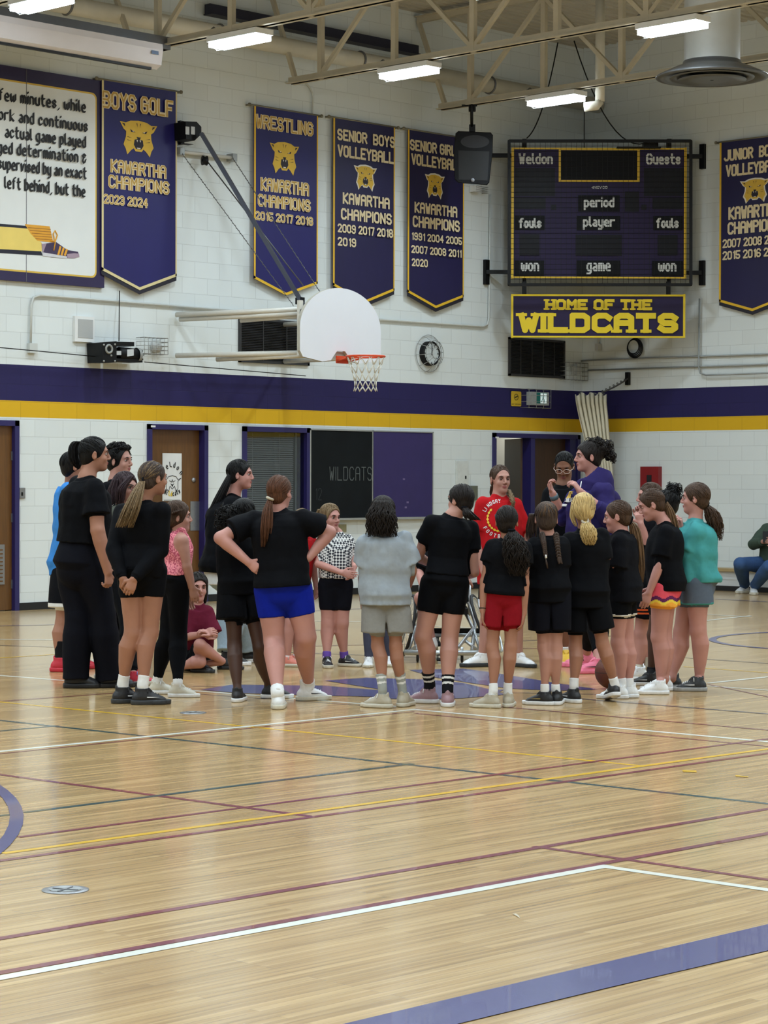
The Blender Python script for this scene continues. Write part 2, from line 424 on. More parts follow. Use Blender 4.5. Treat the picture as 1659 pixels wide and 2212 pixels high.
painted_circle((1532, 1380), (1600, 1369), (1659, 1402), .07, F_purple)
tag(fb.build('floor'), 'varnished maple gym floor with painted court lines', kind='structure')

# ---- walls with openings
def holes_wall(name, m, axis, u0, u1, holes, thick=0.2):
    mb = MB(); us = sorted({u0, u1} | {h[0] for h in holes} | {h[1] for h in holes})
    zs = sorted({0.0, DECK_Z + .1} | {h[2] for h in holes} | {h[3] for h in holes})
    for i in range(len(us) - 1):
        for j in range(len(zs) - 1):
            uc, zc = (us[i] + us[i + 1]) / 2, (zs[j] + zs[j + 1]) / 2
            if any(h[0] < uc < h[1] and h[2] < zc < h[3] for h in holes): continue
            if axis == 0: mb.bb((us[i], 0, zs[j]), (us[i + 1], thick, zs[j + 1]), m)
            else: mb.bb((0, us[i], zs[j]), (thick, us[i + 1], zs[j + 1]), m)
    return tag(mb.build(name), kind='structure')
def bx(px, py): return float(BW(px, py)[0])
D1 = (ROOM_X + 17, bx(31, 1000), 0.0, 2.10)           # far-left door opening
D1 = (bx(31, 1000) - 0.92, bx(31, 1000), 0.0, 2.10)
D2 = (bx(324, 1000), bx(440, 1000), 0.0, 2.10)
W1 = (bx(529, 1000), bx(661, 1000), 0.62, 2.10)
D3 = (bx(1068, 1000), bx(1246, 1000), 0.0, 2.10)
holes_wall('wall_back', MW_B, 0, ROOM_X, 0.2, [D1, D2, W1, D3])
holes_wall('wall_right', MW_R, 1, ROOM_Y, 0.0, [])
fw = MB(); fw.bb((ROOM_X, ROOM_Y - .2, 0), (0.2, ROOM_Y, DECK_Z), M_plain); tag(fw.build('wall_front'), kind='structure')
fw = MB(); fw.bb((ROOM_X - .2, ROOM_Y, 0), (ROOM_X, 0.2, DECK_Z), M_plain); tag(fw.build('wall_left'), kind='structure')
M_black = mat('black_rubber', (16, 17, 20), 0.6, .1, 30)
b = MB(); x0 = ROOM_X
for x1, x2 in ((D1[1] + .06, D2[0] - .05), (D2[1] + .05, D3[0] - .05), (ROOM_X, D1[0] - .06)):
    b.bb((x1, -.012, 0), (x2, 0, .085), M_black)
tag(b.build('baseboard_back'), kind='structure')
b = MB(); b.bb((-.012, ROOM_Y, 0), (0, -.01, .085), M_black); tag(b.build('baseboard_right'), kind='structure')
# corrugated steel deck
M_deck = mat('painted_deck', (182, 178, 166), 0.6, .05, 3)
b = MB(); y = ROOM_Y; prof = []
while y < 0.1:
    prof += [(y, 0.0), (y + .075, 0.0), (y + .095, .04), (y + .135, .04)]; y += .15
vs, fs = [], []
for (yy, dz) in prof: vs += [(ROOM_X, yy, DECK_Z + dz), (0.1, yy, DECK_Z + dz)]
for i in range(len(prof) - 1): fs.append((2 * i, 2 * i + 2, 2 * i + 3, 2 * i + 1))
b.faces(vs, fs, M_deck); tag(b.build('ceiling'), 'painted corrugated steel roof deck', kind='structure')

# ---- doors and window
M_frame = mat('purple_frame_paint', (36, 31, 88), 0.4, .04, 5)
def wood(name, col, col2):
    m = mat(name, col, 0.35, .16, 3, stretch=(14, 14, 1.2)); return m
M_wood = wood('door_wood', (98, 65, 30), None)
M_steel = mat('brushed_steel', (150, 152, 156), 0.35, .05, 40, metal=0.8)
M_white = mat('white_paint', (224, 226, 226), 0.5, .02, 5)
M_ink = mat('black_ink', (14, 14, 16), 0.6, .02, 5)
M_gold = mat('gold_print', (214, 182, 44), 0.5, .05, 10)
def frame(mb, h, w=.055, out=.03, deep=.16, sill=False):
    for u in (h[0], h[1]):
        s = -1 if u == h[0] else 1
        mb.bb((u + s * .05, -out, h[2]), (u - s * .012, deep, h[3] + .05), M_frame)
    mb.bb((h[0] - .05, -out, h[3] - .012), (h[1] + .05, deep, h[3] + .05), M_frame)
    if sill: mb.bb((h[0] - .05, -out, h[2] - .05), (h[1] + .05, deep, h[2] + .012), M_frame)
def label_plate(px, py):
    c = BW(px, py, .031); mb = MB(); mb.box(c, (.07, .003, .022), M_white); return mb
def hinge_mb(x, z, y): 
    m_ = MB(); m_.bb((x - .012, y - .012, z - .05), (x + .012, y, z + .05), M_steel); return m_

d1 = empty('door_1', (D1[0], 0, 0), kind='structure'); d1['label'] = 'brown wooden door at the far left end of the back wall'
m_ = MB(); frame(m_, D1); m_.build('door_frame', d1)
m_ = MB(); m_.bb((D1[0] + .014, .03, .01), (D1[1] - .014, .075, D1[3] - .014), M_wood); leaf = m_.build('door_leaf', d1)
for z in (1.75, 1.05, .3): hinge_mb(D1[1] - .014, z, .03).build('hinge', d1)
m_ = MB(); vx = D1[1] - .28
m_.bb((vx - .3, .018, .3), (vx + .16, .03, .75), M_steel)
for k in range(9): m_.bb((vx - .27, .010, .33 + k * .044), (vx + .13, .02, .345 + k * .044), M_wood)
m_.build('louvre_grille', d1)

d2 = empty('door_2', (D2[0], 0, 0), kind='structure'); d2['label'] = 'brown wooden door with a paper poster and a steel push plate'
m_ = MB(); frame(m_, D2); m_.build('door_frame', d2)
m_ = MB(); m_.bb((D2[0] + .014, .07, .01), (D2[1] - .014, .115, D2[3] - .014), M_wood); m_.build('door_leaf', d2)
label_plate(331, 921).build('label_plate', d2)
m_ = MB(); p0, p1 = BW(411, 1083, -.068), BW(426, 1146, -.068); m_.bb((p0[0], .064, p1[2]), (p1[0] + .05, .07, p0[2]), M_steel); m_.build('push_plate', d2)
m_ = MB(); c = BW(419, 1037, -.06); m_.lathe(c, (0, -1, 0), [(.03, -.01), (.03, 0), (.018, .01), (0, .012)], M_steel, 16); m_.build('lock_cylinder', d2)
M_paper = mat('paper', (216, 218, 218), 0.8, .02, 8)
m_ = MB(); a, c = BW(351, 979, -.064), BW(392, 1082, -.064); m_.bb((a[0], .061, c[2]), (c[0], .067, a[2]), M_paper)
U0, V0, N0 = np.array([1., 0, 0]), np.array([0, 0, 1.]), np.array([0, -1., 0])
pw = c[0] - a[0]; zt = a[2]; cxm = (a[0] + c[0]) / 2; yp = .060
for i, ch in enumerate('Weldon'):
    t = (i - 2.5) / 2.5; ang = -t * .75
    letter(m_, ch, (cxm + t * pw * .40 - .014, yp, zt - .17 - .075 * t * t), (math.cos(ang), 0, math.sin(ang)), (-math.sin(ang), 0, math.cos(ang)), .034, .075, .012, M_ink, N0 * .002, nib=.6)
for i, ch in enumerate('Wildcats'):
    t = (i - 3.5) / 3.5; ang = t * .4
    letter(m_, ch, (cxm + t * pw * .40 - .012, yp, zt - .52 + .03 * t * t), (math.cos(ang), 0, math.sin(ang)), (-math.sin(ang), 0, math.cos(ang)), .027, .07, .012, M_gold if i in (2, 3) else M_ink, N0 * .002, nib=.6)
def outl(mb, pts, w, m):
    pts = [np.asarray(q, float) for q in pts]
    for i in range(len(pts) - 1):
        d = norm(pts[i + 1] - pts[i]); n = norm(np.cross(d, N0)) * w / 2
        mb.poly([pts[i] - n - d * w * .4, pts[i + 1] - n + d * w * .4, pts[i + 1] + n + d * w * .4, pts[i] + n - d * w * .4], m)
zc = zt - .335; q = lambda u, v: (cxm + u * pw, .058, zc + v * pw)
outl(m_, [q(-.46, .1), q(-.3, .06), q(-.2, .18), q(0, .22), q(.2, .18), q(.3, .06), q(.46, .12), q(.3, .0), q(.3, -.3), q(.2, -.42), q(.12, -.2), q(0, -.32), q(-.12, -.2), q(-.2, -.42), q(-.3, -.3), q(-.3, 0), q(-.46, .1)], .007, M_ink)
outl(m_, [q(-.15, .02), q(-.04, -.04), q(0, .06), q(.04, -.04), q(.15, .02)], .007, M_ink); m_.poly([q(-.1, -.08), q(0, -.24), q(.1, -.08), q(0, -.14)], M_ink)
m_.bb((a[0] + .02, .059, zc - .235), (c[0] - .02, .061, zc - .225), mat('tape_grey', (140, 140, 138), .6))
po = m_.build('paper_poster', loc=(cxm, yp, zc)); tag(po, 'white paper poster of a cat emblem taped to the brown door', 'poster')

w1 = empty('window_1', (W1[0], 0, W1[2]), kind='structure'); w1['label'] = 'purple framed office window with grey venetian blinds'
m_ = MB(); frame(m_, W1, sill=True); m_.build('window_frame', w1)
M_blind = mat('blind_slat', (150, 152, 150), 0.5, .04, 8)
m_ = MB(); z = W1[2] + .03; xs0, xs1 = W1[0] + .03, W1[1] - .16
while z < W1[3] - .06:
    m_.box(((xs0 + xs1) / 2, .075, z), (xs1 - xs0, .024, .0018), M_blind, (1, 0, 0), norm((0, 1, .75))); z += .027
for xx in (xs0 + .15, xs1 - .25): m_.bb((xx - .003, .058, W1[2] + .02), (xx + .003, .061, W1[3] - .03), M_blind)
m_.bb((xs0, .06, W1[3] - .06), (xs1, .09, W1[3] - .02), mat('olive_headrail', (96, 92, 50), .5)); m_.build('venetian_blind', w1)
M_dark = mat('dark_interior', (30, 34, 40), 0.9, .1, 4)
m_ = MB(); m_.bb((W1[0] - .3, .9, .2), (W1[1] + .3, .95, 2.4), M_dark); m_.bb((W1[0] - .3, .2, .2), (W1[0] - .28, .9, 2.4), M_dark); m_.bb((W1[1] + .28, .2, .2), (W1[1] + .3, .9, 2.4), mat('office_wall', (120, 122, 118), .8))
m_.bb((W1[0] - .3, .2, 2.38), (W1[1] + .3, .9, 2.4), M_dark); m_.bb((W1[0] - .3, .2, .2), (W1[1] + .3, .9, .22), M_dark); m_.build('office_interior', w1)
gm = bpy.data.materials.new('window_glass'); gm.use_nodes = True
gb = gm.node_tree.nodes['Principled BSDF']; gb.inputs['Transmission Weight'].default_value = 1; gb.inputs['Roughness'].default_value = .02; gb.inputs['IOR'].default_value = 1.45; gb.inputs['Base Color'].default_value = (.85, .9, .92, 1)
m_ = MB(); m_.bb((W1[0] + .012, .030, W1[2] + .012), (W1[1] - .012, .034, W1[3] - .012), gm); m_.build('pane', w1)

d3 = empty('door_3', (D3[0], 0, 0), kind='structure'); d3['label'] = 'purple framed double doorway with its left leaf standing open'
m_ = MB(); frame(m_, D3); mx_ = bx(1149, 1000); m_.bb((mx_ - .045, -.02, 0), (mx_ + .045, .16, D3[3]), M_frame); m_.bb((bx(1230, 1000), -.01, 0), (D3[1], .15, D3[3]), M_frame); m_.build('door_frame', d3)
M_wood2 = wood('door_wood_dark', (62, 39, 20), None)
m_ = MB(); m_.bb((mx_ + .045, .08, .01), (D3[1] - .014, .125, D3[3] - .014), M_wood2); m_.build('door_leaf', d3)
m_ = MB(); m_.bar((mx_ - .05, .14, D3[3] / 2), (mx_ - .05 + .5, .14 + .74, D3[3] / 2), .045, D3[3] - .03, M_wood2); m_.build('door_leaf', d3)
label_plate(1074, 945).build('label_plate', d3)
m_ = MB(); M_hall = MW_B
m_.bb((D3[0] - 1.5, 3.2, 0), (D3[1] + 1.5, 3.3, 2.9), M_hall); m_.bb((D3[0] - 1.5, .2, 2.8), (D3[1] + 1.5, 3.3, 2.9), M_plain)
m_.bb((D3[0] - 1.6, .2, 0), (D3[0] - 1.5, 3.3, 2.9), M_plain); m_.bb((D3[1] + 1.5, .2, 0), (D3[1] + 1.6, 3.3, 2.9), M_plain)
m_.build('hallway_shell', d3)
hl = bpy.data.lights.new('hall_fill_light', 'AREA'); hl.energy = 15; hl.size = .6; hl.color = (1, .97, .86)  # added unseen light to brighten the hallway, set aside so the open leaf stays dark
ho = bpy.data.objects.new('hall_fill_light', hl); COL.objects.link(ho); ho.location = (D3[1] + .9, 2.3, 2.75)

# ================================================================ STRUCTURE OVERHEAD
M_beige = mat('beige_paint', (188, 180, 160), 0.5, .05, 6)
M_beige2 = mat('beige_pipe', (206, 202, 188), 0.5, .04, 6)
def joist(x, end, label):
    o = empty('roof_joist', (x, end, 6.38), label, 'roof joist', 'open web roof joists'); y1 = ROOM_Y + 4
    z0, z1 = 6.38, DECK_Z - .06
    m_ = MB()
    for s in (-1, 1):
        m_.bb((x + s * .02, y1, z0), (x + s * .075, end, z0 + .012), M_beige); m_.bb((x + s * .02, y1, z0), (x + s * .028, end, z0 + .08), M_beige)
    m_.build('bottom_chord', o)
    m_ = MB()
    for s in (-1, 1):
        m_.bb((x + s * .02, y1, z1 - .01), (x + s * .075, -.02, z1), M_beige); m_.bb((x + s * .02, y1, z1 - .08), (x + s * .028, -.02, z1), M_beige)
    m_.build('top_chord', o)
    y = end - .55; k = 0; P = 1.25
    first = True
    while y > -14:
        m_ = MB(); m_.bb((x - .03, y - .035, z0), (x + .03, y + .035, z1), M_beige); m_.build('web_post', o)
        m_ = MB(); s = 1 if k % 2 else -1
        m_.bar((x, y, z0 + .05 if s < 0 else z1 - .05), (x, y - P, z1 - .05 if s < 0 else z0 + .05), .05, .05, M_beige); m_.build('web_diagonal', o)
        y -= P; k += 1
    m_ = MB(); m_.bar((x, end - .1, z0 + .05), (x, -.03, z1 - .05), .05, .05, M_beige); m_.build('web_diagonal', o)
    return o
JX = [-3.5, -6.2, -8.87, -11.55]
for x, e, l in zip(JX, (-.42, -.40, -.5, -.6), ('open web roof joist closest to the corner, above the black loudspeaker', 'open web roof joist crossing above the basketball hoop, second from the corner',
        'open web roof joist whose end sits by the rolled projection screen', 'open web roof joist at the upper left picture corner')):
    joist(x, e, l)

# ceiling lights
M_lens = mat('lamp_lens', (232, 246, 255), 0.4, .0, 5, emit=22.0)
M_lampbody = mat('lamp_body', (225, 228, 230), 0.4, .02, 5)
def make_light():
    o = empty('ceiling_light', (0, 0, 0), 'x', 'ceiling light', 'linear ceiling lights')
    m_ = MB(); m_.bb((-.13, -.40, .06), (.13, .40, .12), M_lampbody); m_.bb((-.05, -.3, .1), (.05, .3, .16), M_lampbody)
    m_.build('housing', o)
    m_ = MB()
    for k in range(3): m_.bb((-.115 + k * .08, -.38, .0), (-.045 + k * .08, .38, .062), M_lens)
    m_.build('lens', o)
    m_ = MB()
    for s in (-1, 1):
        for k in range(17): m_.tube([(s * .15 - .002, -.36 + k * .045, .02), (s * .0, -.36 + k * .045, -.022)], .0025, M_lampbody, 4)
    m_.tube([(0, -.38, -.022), (0, .38, -.022)], .004, M_lampbody, 6)
    m_.build('wire_guard', o)
    m_ = MB(); m_.tube([(0, .3, .15), (.02, .45, .25), (0, .6, .17)], .01, mat('grey_cable', (90, 90, 88), .6), 6); m_.build('power_cord', o)
    return o
LIGHTS = {(0, 0): 'glowing ceiling light closest to the corner, above the scoreboard', (1, 0): 'glowing ceiling light above the speaker and volleyball banners',
          (2, 0): 'glowing ceiling light beside the end of the rolled projection screen', (3, 0): 'glowing ceiling light cut by the upper left picture corner',
          (1, 1): 'glowing ceiling light beside the round ceiling diffuser'}
proto = None
LZ = 6.24
for k in range(10):
    for j in range(6):
        x = -3.5 - 2.68 * k; y = -2.42 - 3.85 * j
        if proto is None: proto = make_light(); o = proto
        else: o = copy_tree(proto)
        o.location = (x, y, LZ)
        o['label'] = LIGHTS.get((k, j), 'linear ceiling light of the rows hanging outside the picture')
        ld = bpy.data.lights.get('fixture') or bpy.data.lights.new('fixture', 'AREA')
        ld.shape = 'RECTANGLE'; ld.size = .26; ld.size_y = .76; ld.energy = LAMP_W; ld.color = LAMP_COL; ld.spread = LAMP_SPREAD
        lo = bpy.data.objects.new('fixture_lamp', ld); COL.objects.link(lo); lo.location = (x, y, LZ - .03)

# pipes, rail, screen, duct
M_navy = mat('navy_steel', (20, 22, 44), 0.5, .05, 6)
M_grey = mat('grey_steel', (104, 106, 110), 0.45, .05, 8, metal=.3)
m_ = MB(); pz = 6.86
m_.tube([(ROOM_X + 15, -.32, pz), (-.05, -.32, pz)], .105, M_beige2, 18)
for x in (-4.9, -7.3, -9.6, -2.4): m_.ring((x, -.32, pz), (1, 0, 0), .112, .014, M_grey, 24, 6)
tag(m_.build('round_duct', loc=(-6, -.32, pz)), 'long beige round duct running along the top of the back wall', 'duct')
m_ = MB(); a, c = BW(449, 26, .12), BW(900, 106, .12)
m_.bb((a[0], -.16, a[2] - .02), (c[0], -.06, a[2] + .10), M_navy); m_.bb((a[0], -.2, a[2] - .03), (c[0], -.04, a[2] - .015), M_navy)
tag(m_.build('wall_beam', loc=(a[0], -.1, a[2])), 'dark navy steel beam fixed high on the back wall', 'steel beam')
a = BW(350, 98, 1.1)
m_ = MB(); m_.bb((-15.5, -1.25, a[2] - .07), (a[0], -1.1, a[2] + .07), M_grey); m_.bb((-15.5, -1.22, a[2] - .07), (a[0], -1.02, a[2] - .055), M_grey)
tag(m_.build('hanging_rail', loc=(-12, -1.15, a[2])), 'grey steel rail above the rolled projection screen', 'rail')
a = BW(336, 122, 1.35)
sc = empty('projection_screen', (-12, -1.35, a[2]), 'white rolled up projection screen case above the painted quote board', 'projection screen')
M_case = mat('screen_case', (214, 210, 214), 0.4, .02, 6)
m_ = MB(); prof = [(-.13, .12), (.12, .12), (.13, .05), (.10, -.11), (.02, -.15), (-.10, -.12), (-.13, -.05)]
m_.prism([(a[0], -1.35 - u, a[2] + v) for u, v in prof], (-3.8 - (a[0] + 11.3), 0, 0) if False else (-4.6, 0, 0), M_case); m_.build('case', sc)
m_ = MB(); cc = BW(326, 117, 1.49); m_.bb((a[0] - .17, -1.487, a[2] - .01), (a[0] - .07, -1.484, a[2] + .03), mat('blue_badge', (60, 84, 120), .4)); m_.build('maker_badge', sc)
m_ = MB(); m_.bb((a[0] - 4.55, -1.40, a[2] - .165), (a[0] - .1, -1.36, a[2] - .14), M_black); m_.build('hem_bar', sc)
# diffuser with duct
c = UN(1540, 150, depth(np.array([-4.95, -5.85, 6.0]))); cz = float(FL(1540, 165, 5.95)[2])
DC = np.array([-4.9, -5.85, 5.98])
df = empty('ceiling_diffuser', DC, 'round grey ceiling diffuser under a wide vertical duct at the upper right', 'air diffuser')
M_duct = mat('grey_duct_paint', (190, 192, 188), 0.5, .04, 6); M_dgrey = mat('diffuser_grey', (92, 94, 96), 0.35, .04, 8, metal=.3)
m_ = MB(); m_.lathe(DC, (0, 0, 1), [(.31, .1), (.31, DECK_Z - DC[2])], M_duct, 40); m_.build('duct_stem', df)
m_ = MB(); m_.lathe(DC, (0, 0, 1), [(.32, .17), (.33, .13), (.44, .09), (.60, .015), (.625, 0), (.62, -.012), (.56, -.02), (.52, .02), (.4, .08)], M_dgrey, 48); m_.build('outer_cone', df)
m_ = MB(); m_.lathe(DC, (0, 0, 1), [(.47, -.01), (.465, -.02), (.36, -.005), (.36, .03)], M_dgrey, 48); m_.build('middle_ring', df)
m_ = MB(); m_.lathe(DC, (0, 0, 1), [(.38, -.035), (.375, -.045), (.2, -.04), (.02, -.04)], M_dgrey, 48); m_.build('center_disc', df)
# small vent pipe beside the scoreboard light
m_ = MB(); c = BW(1296, 140, 2.2); P = np.array([c[0], c[1], 0])
pv = FL(1296, 190, 6.42)
m_.tube([(pv[0], pv[1], 6.25), (pv[0], pv[1], DECK_Z)], .06, M_beige2, 18); m_.tube([(pv[0], pv[1], 6.26), (pv[0] - .03, pv[1] + .03, 6.2), (pv[0] - .14, pv[1] + .14, 6.18)], .06, M_beige2, 16)
tag(m_.build('vent_pipe', loc=(pv[0], pv[1], 6.3)), 'white vertical pipe with an elbow behind the corner ceiling light', 'pipe')

def conduit(px, plane, label, r=.014, o=.03, m=None, extra=None, cat='conduit'):
    pts = [plane(a, b, o) for a, b in px]
    q = [pts[0]]
    for i in range(1, len(pts) - 1):
        a, c_, d = pts[i - 1], pts[i], pts[i + 1]
        l = min(.12, np.linalg.norm(a - c_) * .4, np.linalg.norm(d - c_) * .4)
        s, e = c_ + norm(a - c_) * l, c_ + norm(d - c_) * l
        q += [s, c_ * .5 + (s + e) * .25, e]
    q.append(pts[-1])
    m_ = MB(); m_.tube(q, r, m or M_cond, 8)
    if extra: extra(m_)
    return tag(m_.build('conduit', loc=tuple(pts[0])), label, cat)
M_cond = mat('painted_conduit', (196, 200, 198), 0.5, .03, 10)
M_cond_g = mat('galvanised_conduit', (150, 154, 154), 0.4, .05, 20, metal=.4)
def box_at(px, py, s): 
    return lambda m_: m_.box(BW(px, py, .03), s, M_cond)
conduit([(66, 745), (68, 636), (655, 683)], BW, 'white conduit bending over the small box at far left', extra=box_at(70, 752, (.11, .05, .11)))
conduit([(820, 690), (1056, 706), (1059, 420)], BW, 'white conduit turning up beside the scoreboard from behind the backboard')
conduit([(618, 178), (660, 176), (676, 200), (674, 420)], BW, 'thin conduit dropping from the joist end behind the wrestling banner', .01)
conduit([(1252, 780), (1300, 777), (1659, 765)], RW, 'upper galvanised conduit along the right wall', .012, m=M_cond_g)
conduit([(1270, 800), (1659, 787)], RW, 'middle galvanised conduit along the right wall', .012, m=M_cond_g)
conduit([(1511, 645), (1509, 811), (1659, 806)], RW, 'galvanised conduit turning down beside the scoreboard and running right', .012, .06, m=M_cond_g)
# ================================================================ WALL THINGS
def cloth(name, col, **k): return mat(name, col, 0.5, .05, 6, bump=.25, bscale=3.0, stretch=(1, 1, .35), **k)
M_ban_blue = cloth('banner_royal', (19, 15, 90)); M_ban_purple = cloth('banner_purple', (25, 20, 68))
M_byel = mat('banner_yellow', (222, 178, 40), .6, .04, 10); M_bpale = mat('banner_pale_gold', (214, 200, 150), .6, .04, 10)
M_txt = mat('banner_cream', (222, 206, 168), .6, .04, 10); M_txtg = mat('banner_gold', (188, 150, 66), .6, .06, 14)
M_hem = mat('banner_dark_hem', (28, 26, 40), .6, .05, 8); M_rod = mat('banner_rod', (120, 116, 100), .5, .05, 10, metal=.3)
M_catg = mat('emblem_gold', (214, 176, 64), .6, .05, 10); M_catd = mat('emblem_dark', (30, 24, 40), .6, .03, 10); M_catw = mat('emblem_white', (226, 222, 212), .6, .02, 10)
CAT = [(-.5, .42), (-.34, .40), (-.22, .47), (0, .5), (.22, .47), (.34, .40), (.5, .42), (.40, .22), (.33, .16), (.34, 0), (.40, -.22), (.34, -.34), (.30, -.5), (.20, -.36), (.13, -.30), (.08, -.38), (-.08, -.38), (-.13, -.30), (-.20, -.36), (-.30, -.5), (-.34, -.34), (-.40, -.22), (-.34, 0), (-.33, .16), (-.40, .22)]
def cat_emblem(mb, c, U, V, N, w, h, lift, outline=False):
    T = lambda pts, k, s=1.0: [c + U * (a * w * s) + V * (b * h * s) + N * (lift + k) for a, b in pts]
    if outline: fan(mb, T(CAT, 0, 1.13), c + N * lift, M_catw)
    fan(mb, T(CAT, .0015), c + N * (lift + .0015), M_catg)
    mb.poly(T([(-.11, -.05), (0, -.02), (.11, -.05), (.13, -.2), (.07, -.31), (-.07, -.31), (-.13, -.2)], .003), M_catd)
    mb.poly(T([(-.06, -.055), (-.04, -.12), (-.02, -.05)], .004), M_catw); mb.poly(T([(.02, -.05), (.04, -.12), (.06, -.055)], .004), M_catw)
    mb.poly(T([(-.05, -.27), (.05, -.27), (.04, -.3), (-.04, -.3)], .004), M_catw)
    for s in (-1, 1):
        mb.poly(T([(s * .08, .16), (s * .23, .23), (s * .20, .15)][::s], .003), M_catd)
        mb.poly(T([(s * .11, .175), (s * .17, .20), (s * .16, .165)][::s], .004), M_catw)
        for k in range(2): mb.poly(T([(s * .17, -.02 - k * .09), (s * .30, .02 - k * .09), (s * .30, .0 - k * .09)][::s], .003), M_catd)
        mb.poly(T([(s * .37, .37), (s * .45, .38), (s * .36, .28)][::s], .003), M_catd)
    mb.poly(T([(-.06, .03), (.06, .03), (.03, -.03), (-.03, -.03)], .003), M_catd)
    for k in (-.05, .05): mb.poly(T([(k - .012, .42), (k + .012, .42), (k * .6, .30)], .003), M_catd)
def fan(mb, pts, c, m):
    n = len(pts); mb.faces(list(pts) + [c], [(i, (i + 1) % n, n) for i in range(n)], m)
def banner(label, plane, tl, tr, bl, br, tip, rows, cat, fab, border, gold=False, o=.07, hem=False, sides=True):
    N = np.array([0, -1., 0]) if plane is BW else np.array([-1., 0, 0])
    A, B, C, D, E = (plane(p_[0], p_[1], o) for p_ in (tl, tr, br, tip, bl))
    zt = (A[2] + B[2]) / 2; A[2] = B[2] = zt
    xl, xr = (A + E) / 2, (B + C) / 2
    A[:2] = E[:2] = xl[:2]; B[:2] = C[:2] = xr[:2]; zb = (C[2] + E[2]) / 2; C[2] = E[2] = zb
    D[:2] = ((A + B) / 2)[:2]
    root = empty('banner', (float(D[0]), float(D[1]), float(zt)), label, 'banner', 'championship banners on the walls')
    m_ = MB(); V = np.array([0, 0, 1.]); U = norm(B - A); Wd = np.linalg.norm(B - A)
    m_.prism([A, B, C, D, E], N * -.012, fab)
    def strip(p, q, w, m, lift):
        d = norm(q - p); n = norm(np.cross(d, N)) * w
        m_.poly([p + N * lift, q + N * lift, q - n + N * lift, p - n + N * lift], m)
    bw_ = .03
    for p, q in ((E, D), (D, C)):
        d = norm(q - p); up = V * bw_ * 1.15
        m_.poly([p + N * .002, q + N * .002, q + up + N * .002, p + up + N * .002], border)
    if sides:
        m_.poly([A + N * .002, E + N * .002, E + U * bw_ + N * .002, A + U * bw_ + N * .002], border)
        m_.poly([C + N * .002, B + N * .002, B - U * bw_ * .7 + N * .002, C - U * bw_ * .7 + N * .002], border)
    if hem:
        for p, q in ((E, D), (D, C)):
            m_.poly([p - V * .05 + N * -.004, q - V * .05 + N * -.004, q + V * .01 + N * -.004, p + V * .01 + N * -.004], M_hem)
    cp = plane(cat[0], cat[1], o)
    Uc = U if plane is BW else U
    sc_ = depth(cp) / FPX
    fs = abs(np.dot(U, HX))
    cat_emblem(m_, cp, Uc, V, N, cat[2] * sc_ / fs, cat[3] * sc_, .003, not gold)
    for (t, x0, y0, x1, y1, h) in rows:
        hm = h * sc_
        if gold:
            letter_px(m_, t, x0, y0, x1, y1, h, hm * .235, M_txt, plane, o, .003)
            letter_px(m_, t, x0 + 1, y0 - 1, x1 - 1, y1 - 1, h - 2, hm * .10, M_txtg, plane, o, .0045)
        else:
            letter_px(m_, t, x0, y0, x1, y1, h, hm * .19, M_txt, plane, o, .003)
    m_.build('cloth', root)
    r_ = MB(); a, b_ = A - U * .07 + N * -.006 + V * .01, B + U * .07 + N * -.006 + V * .01
    r_.tube([a, b_], .012, M_rod, 8)
    for p in (a, b_): r_.lathe(p, U, [(.0, -.025), (.022, -.01), (.022, .01), (0, .025)], M_rod, 10); r_.bar(p, p - N * (o - .01), .02, .02, M_rod)
    r_.build('hanging_rod', root)
banner('shiny royal blue banner reading BOYS GOLF beside the painted quote board', BW, (213, 172), (378, 198), (226, 584), (386, 597), (303, 627),
       [('BOYS GOLF', 220, 233, 372, 256, 39), ('KAWARTHA', 238, 372, 358, 388, 30), ('CHAMPIONS', 233, 407, 364, 421, 30), ('2023 2024', 223, 440.5, 317, 450, 22)], (299, 299, 73, 76), M_ban_blue, M_bpale, True, hem=True)
banner('shiny royal blue banner reading WRESTLING behind the backboard strut', BW, (544, 230), (687, 249), (553, 604), (686, 611), (616, 638),
       [('WRESTLING', 552, 277, 675, 296, 32), ('KAWARTHA', 562, 412, 666, 425, 30), ('CHAMPIONS', 556, 446, 669, 459, 28), ('2015 2017 2018', 551, 475, 673, 489, 20)], (614, 342, 61, 70), M_ban_blue, M_byel, True)
banner('purple banner reading SENIOR BOYS VOLLEYBALL above the backboard', BW, (719, 256), (855, 275), (720, 617), (850, 627), (795, 656),
       [('SENIOR  BOYS', 728, 302, 850, 321, 25), ('VOLLEYBALL', 729, 339, 849, 354, 26), ('KAWARTHA', 740, 440.5, 840, 452, 25), ('CHAMPIONS', 736, 475, 844, 485.5, 25), ('2009 2017 2018', 729, 503, 845, 513, 19), ('2019', 729, 531.6, 768, 533.5, 19)], (789, 384, 44, 50), M_ban_purple, M_byel, hem=True)
banner('purple banner reading SENIOR GIRLS VOLLEYBALL partly behind the black speaker', BW, (879, 281), (1000, 298), (882, 633), (1004, 640), (945, 666),
       [('SENIOR GIRLS', 885, 326, 993, 339, 24), ('VOLLEYBALL', 888, 358, 995, 369, 25), ('KAWARTHA', 895, 461, 986, 469, 24), ('CHAMPIONS', 891, 491, 991, 501, 25), ('1991 2004 2005', 888, 520, 994, 528, 17), ('2007 2008 2011', 888, 548.5, 993, 555, 17), ('2020', 889, 575.5, 922.6, 577, 17)], (939, 402, 39, 49), M_ban_purple, M_byel, hem=True)
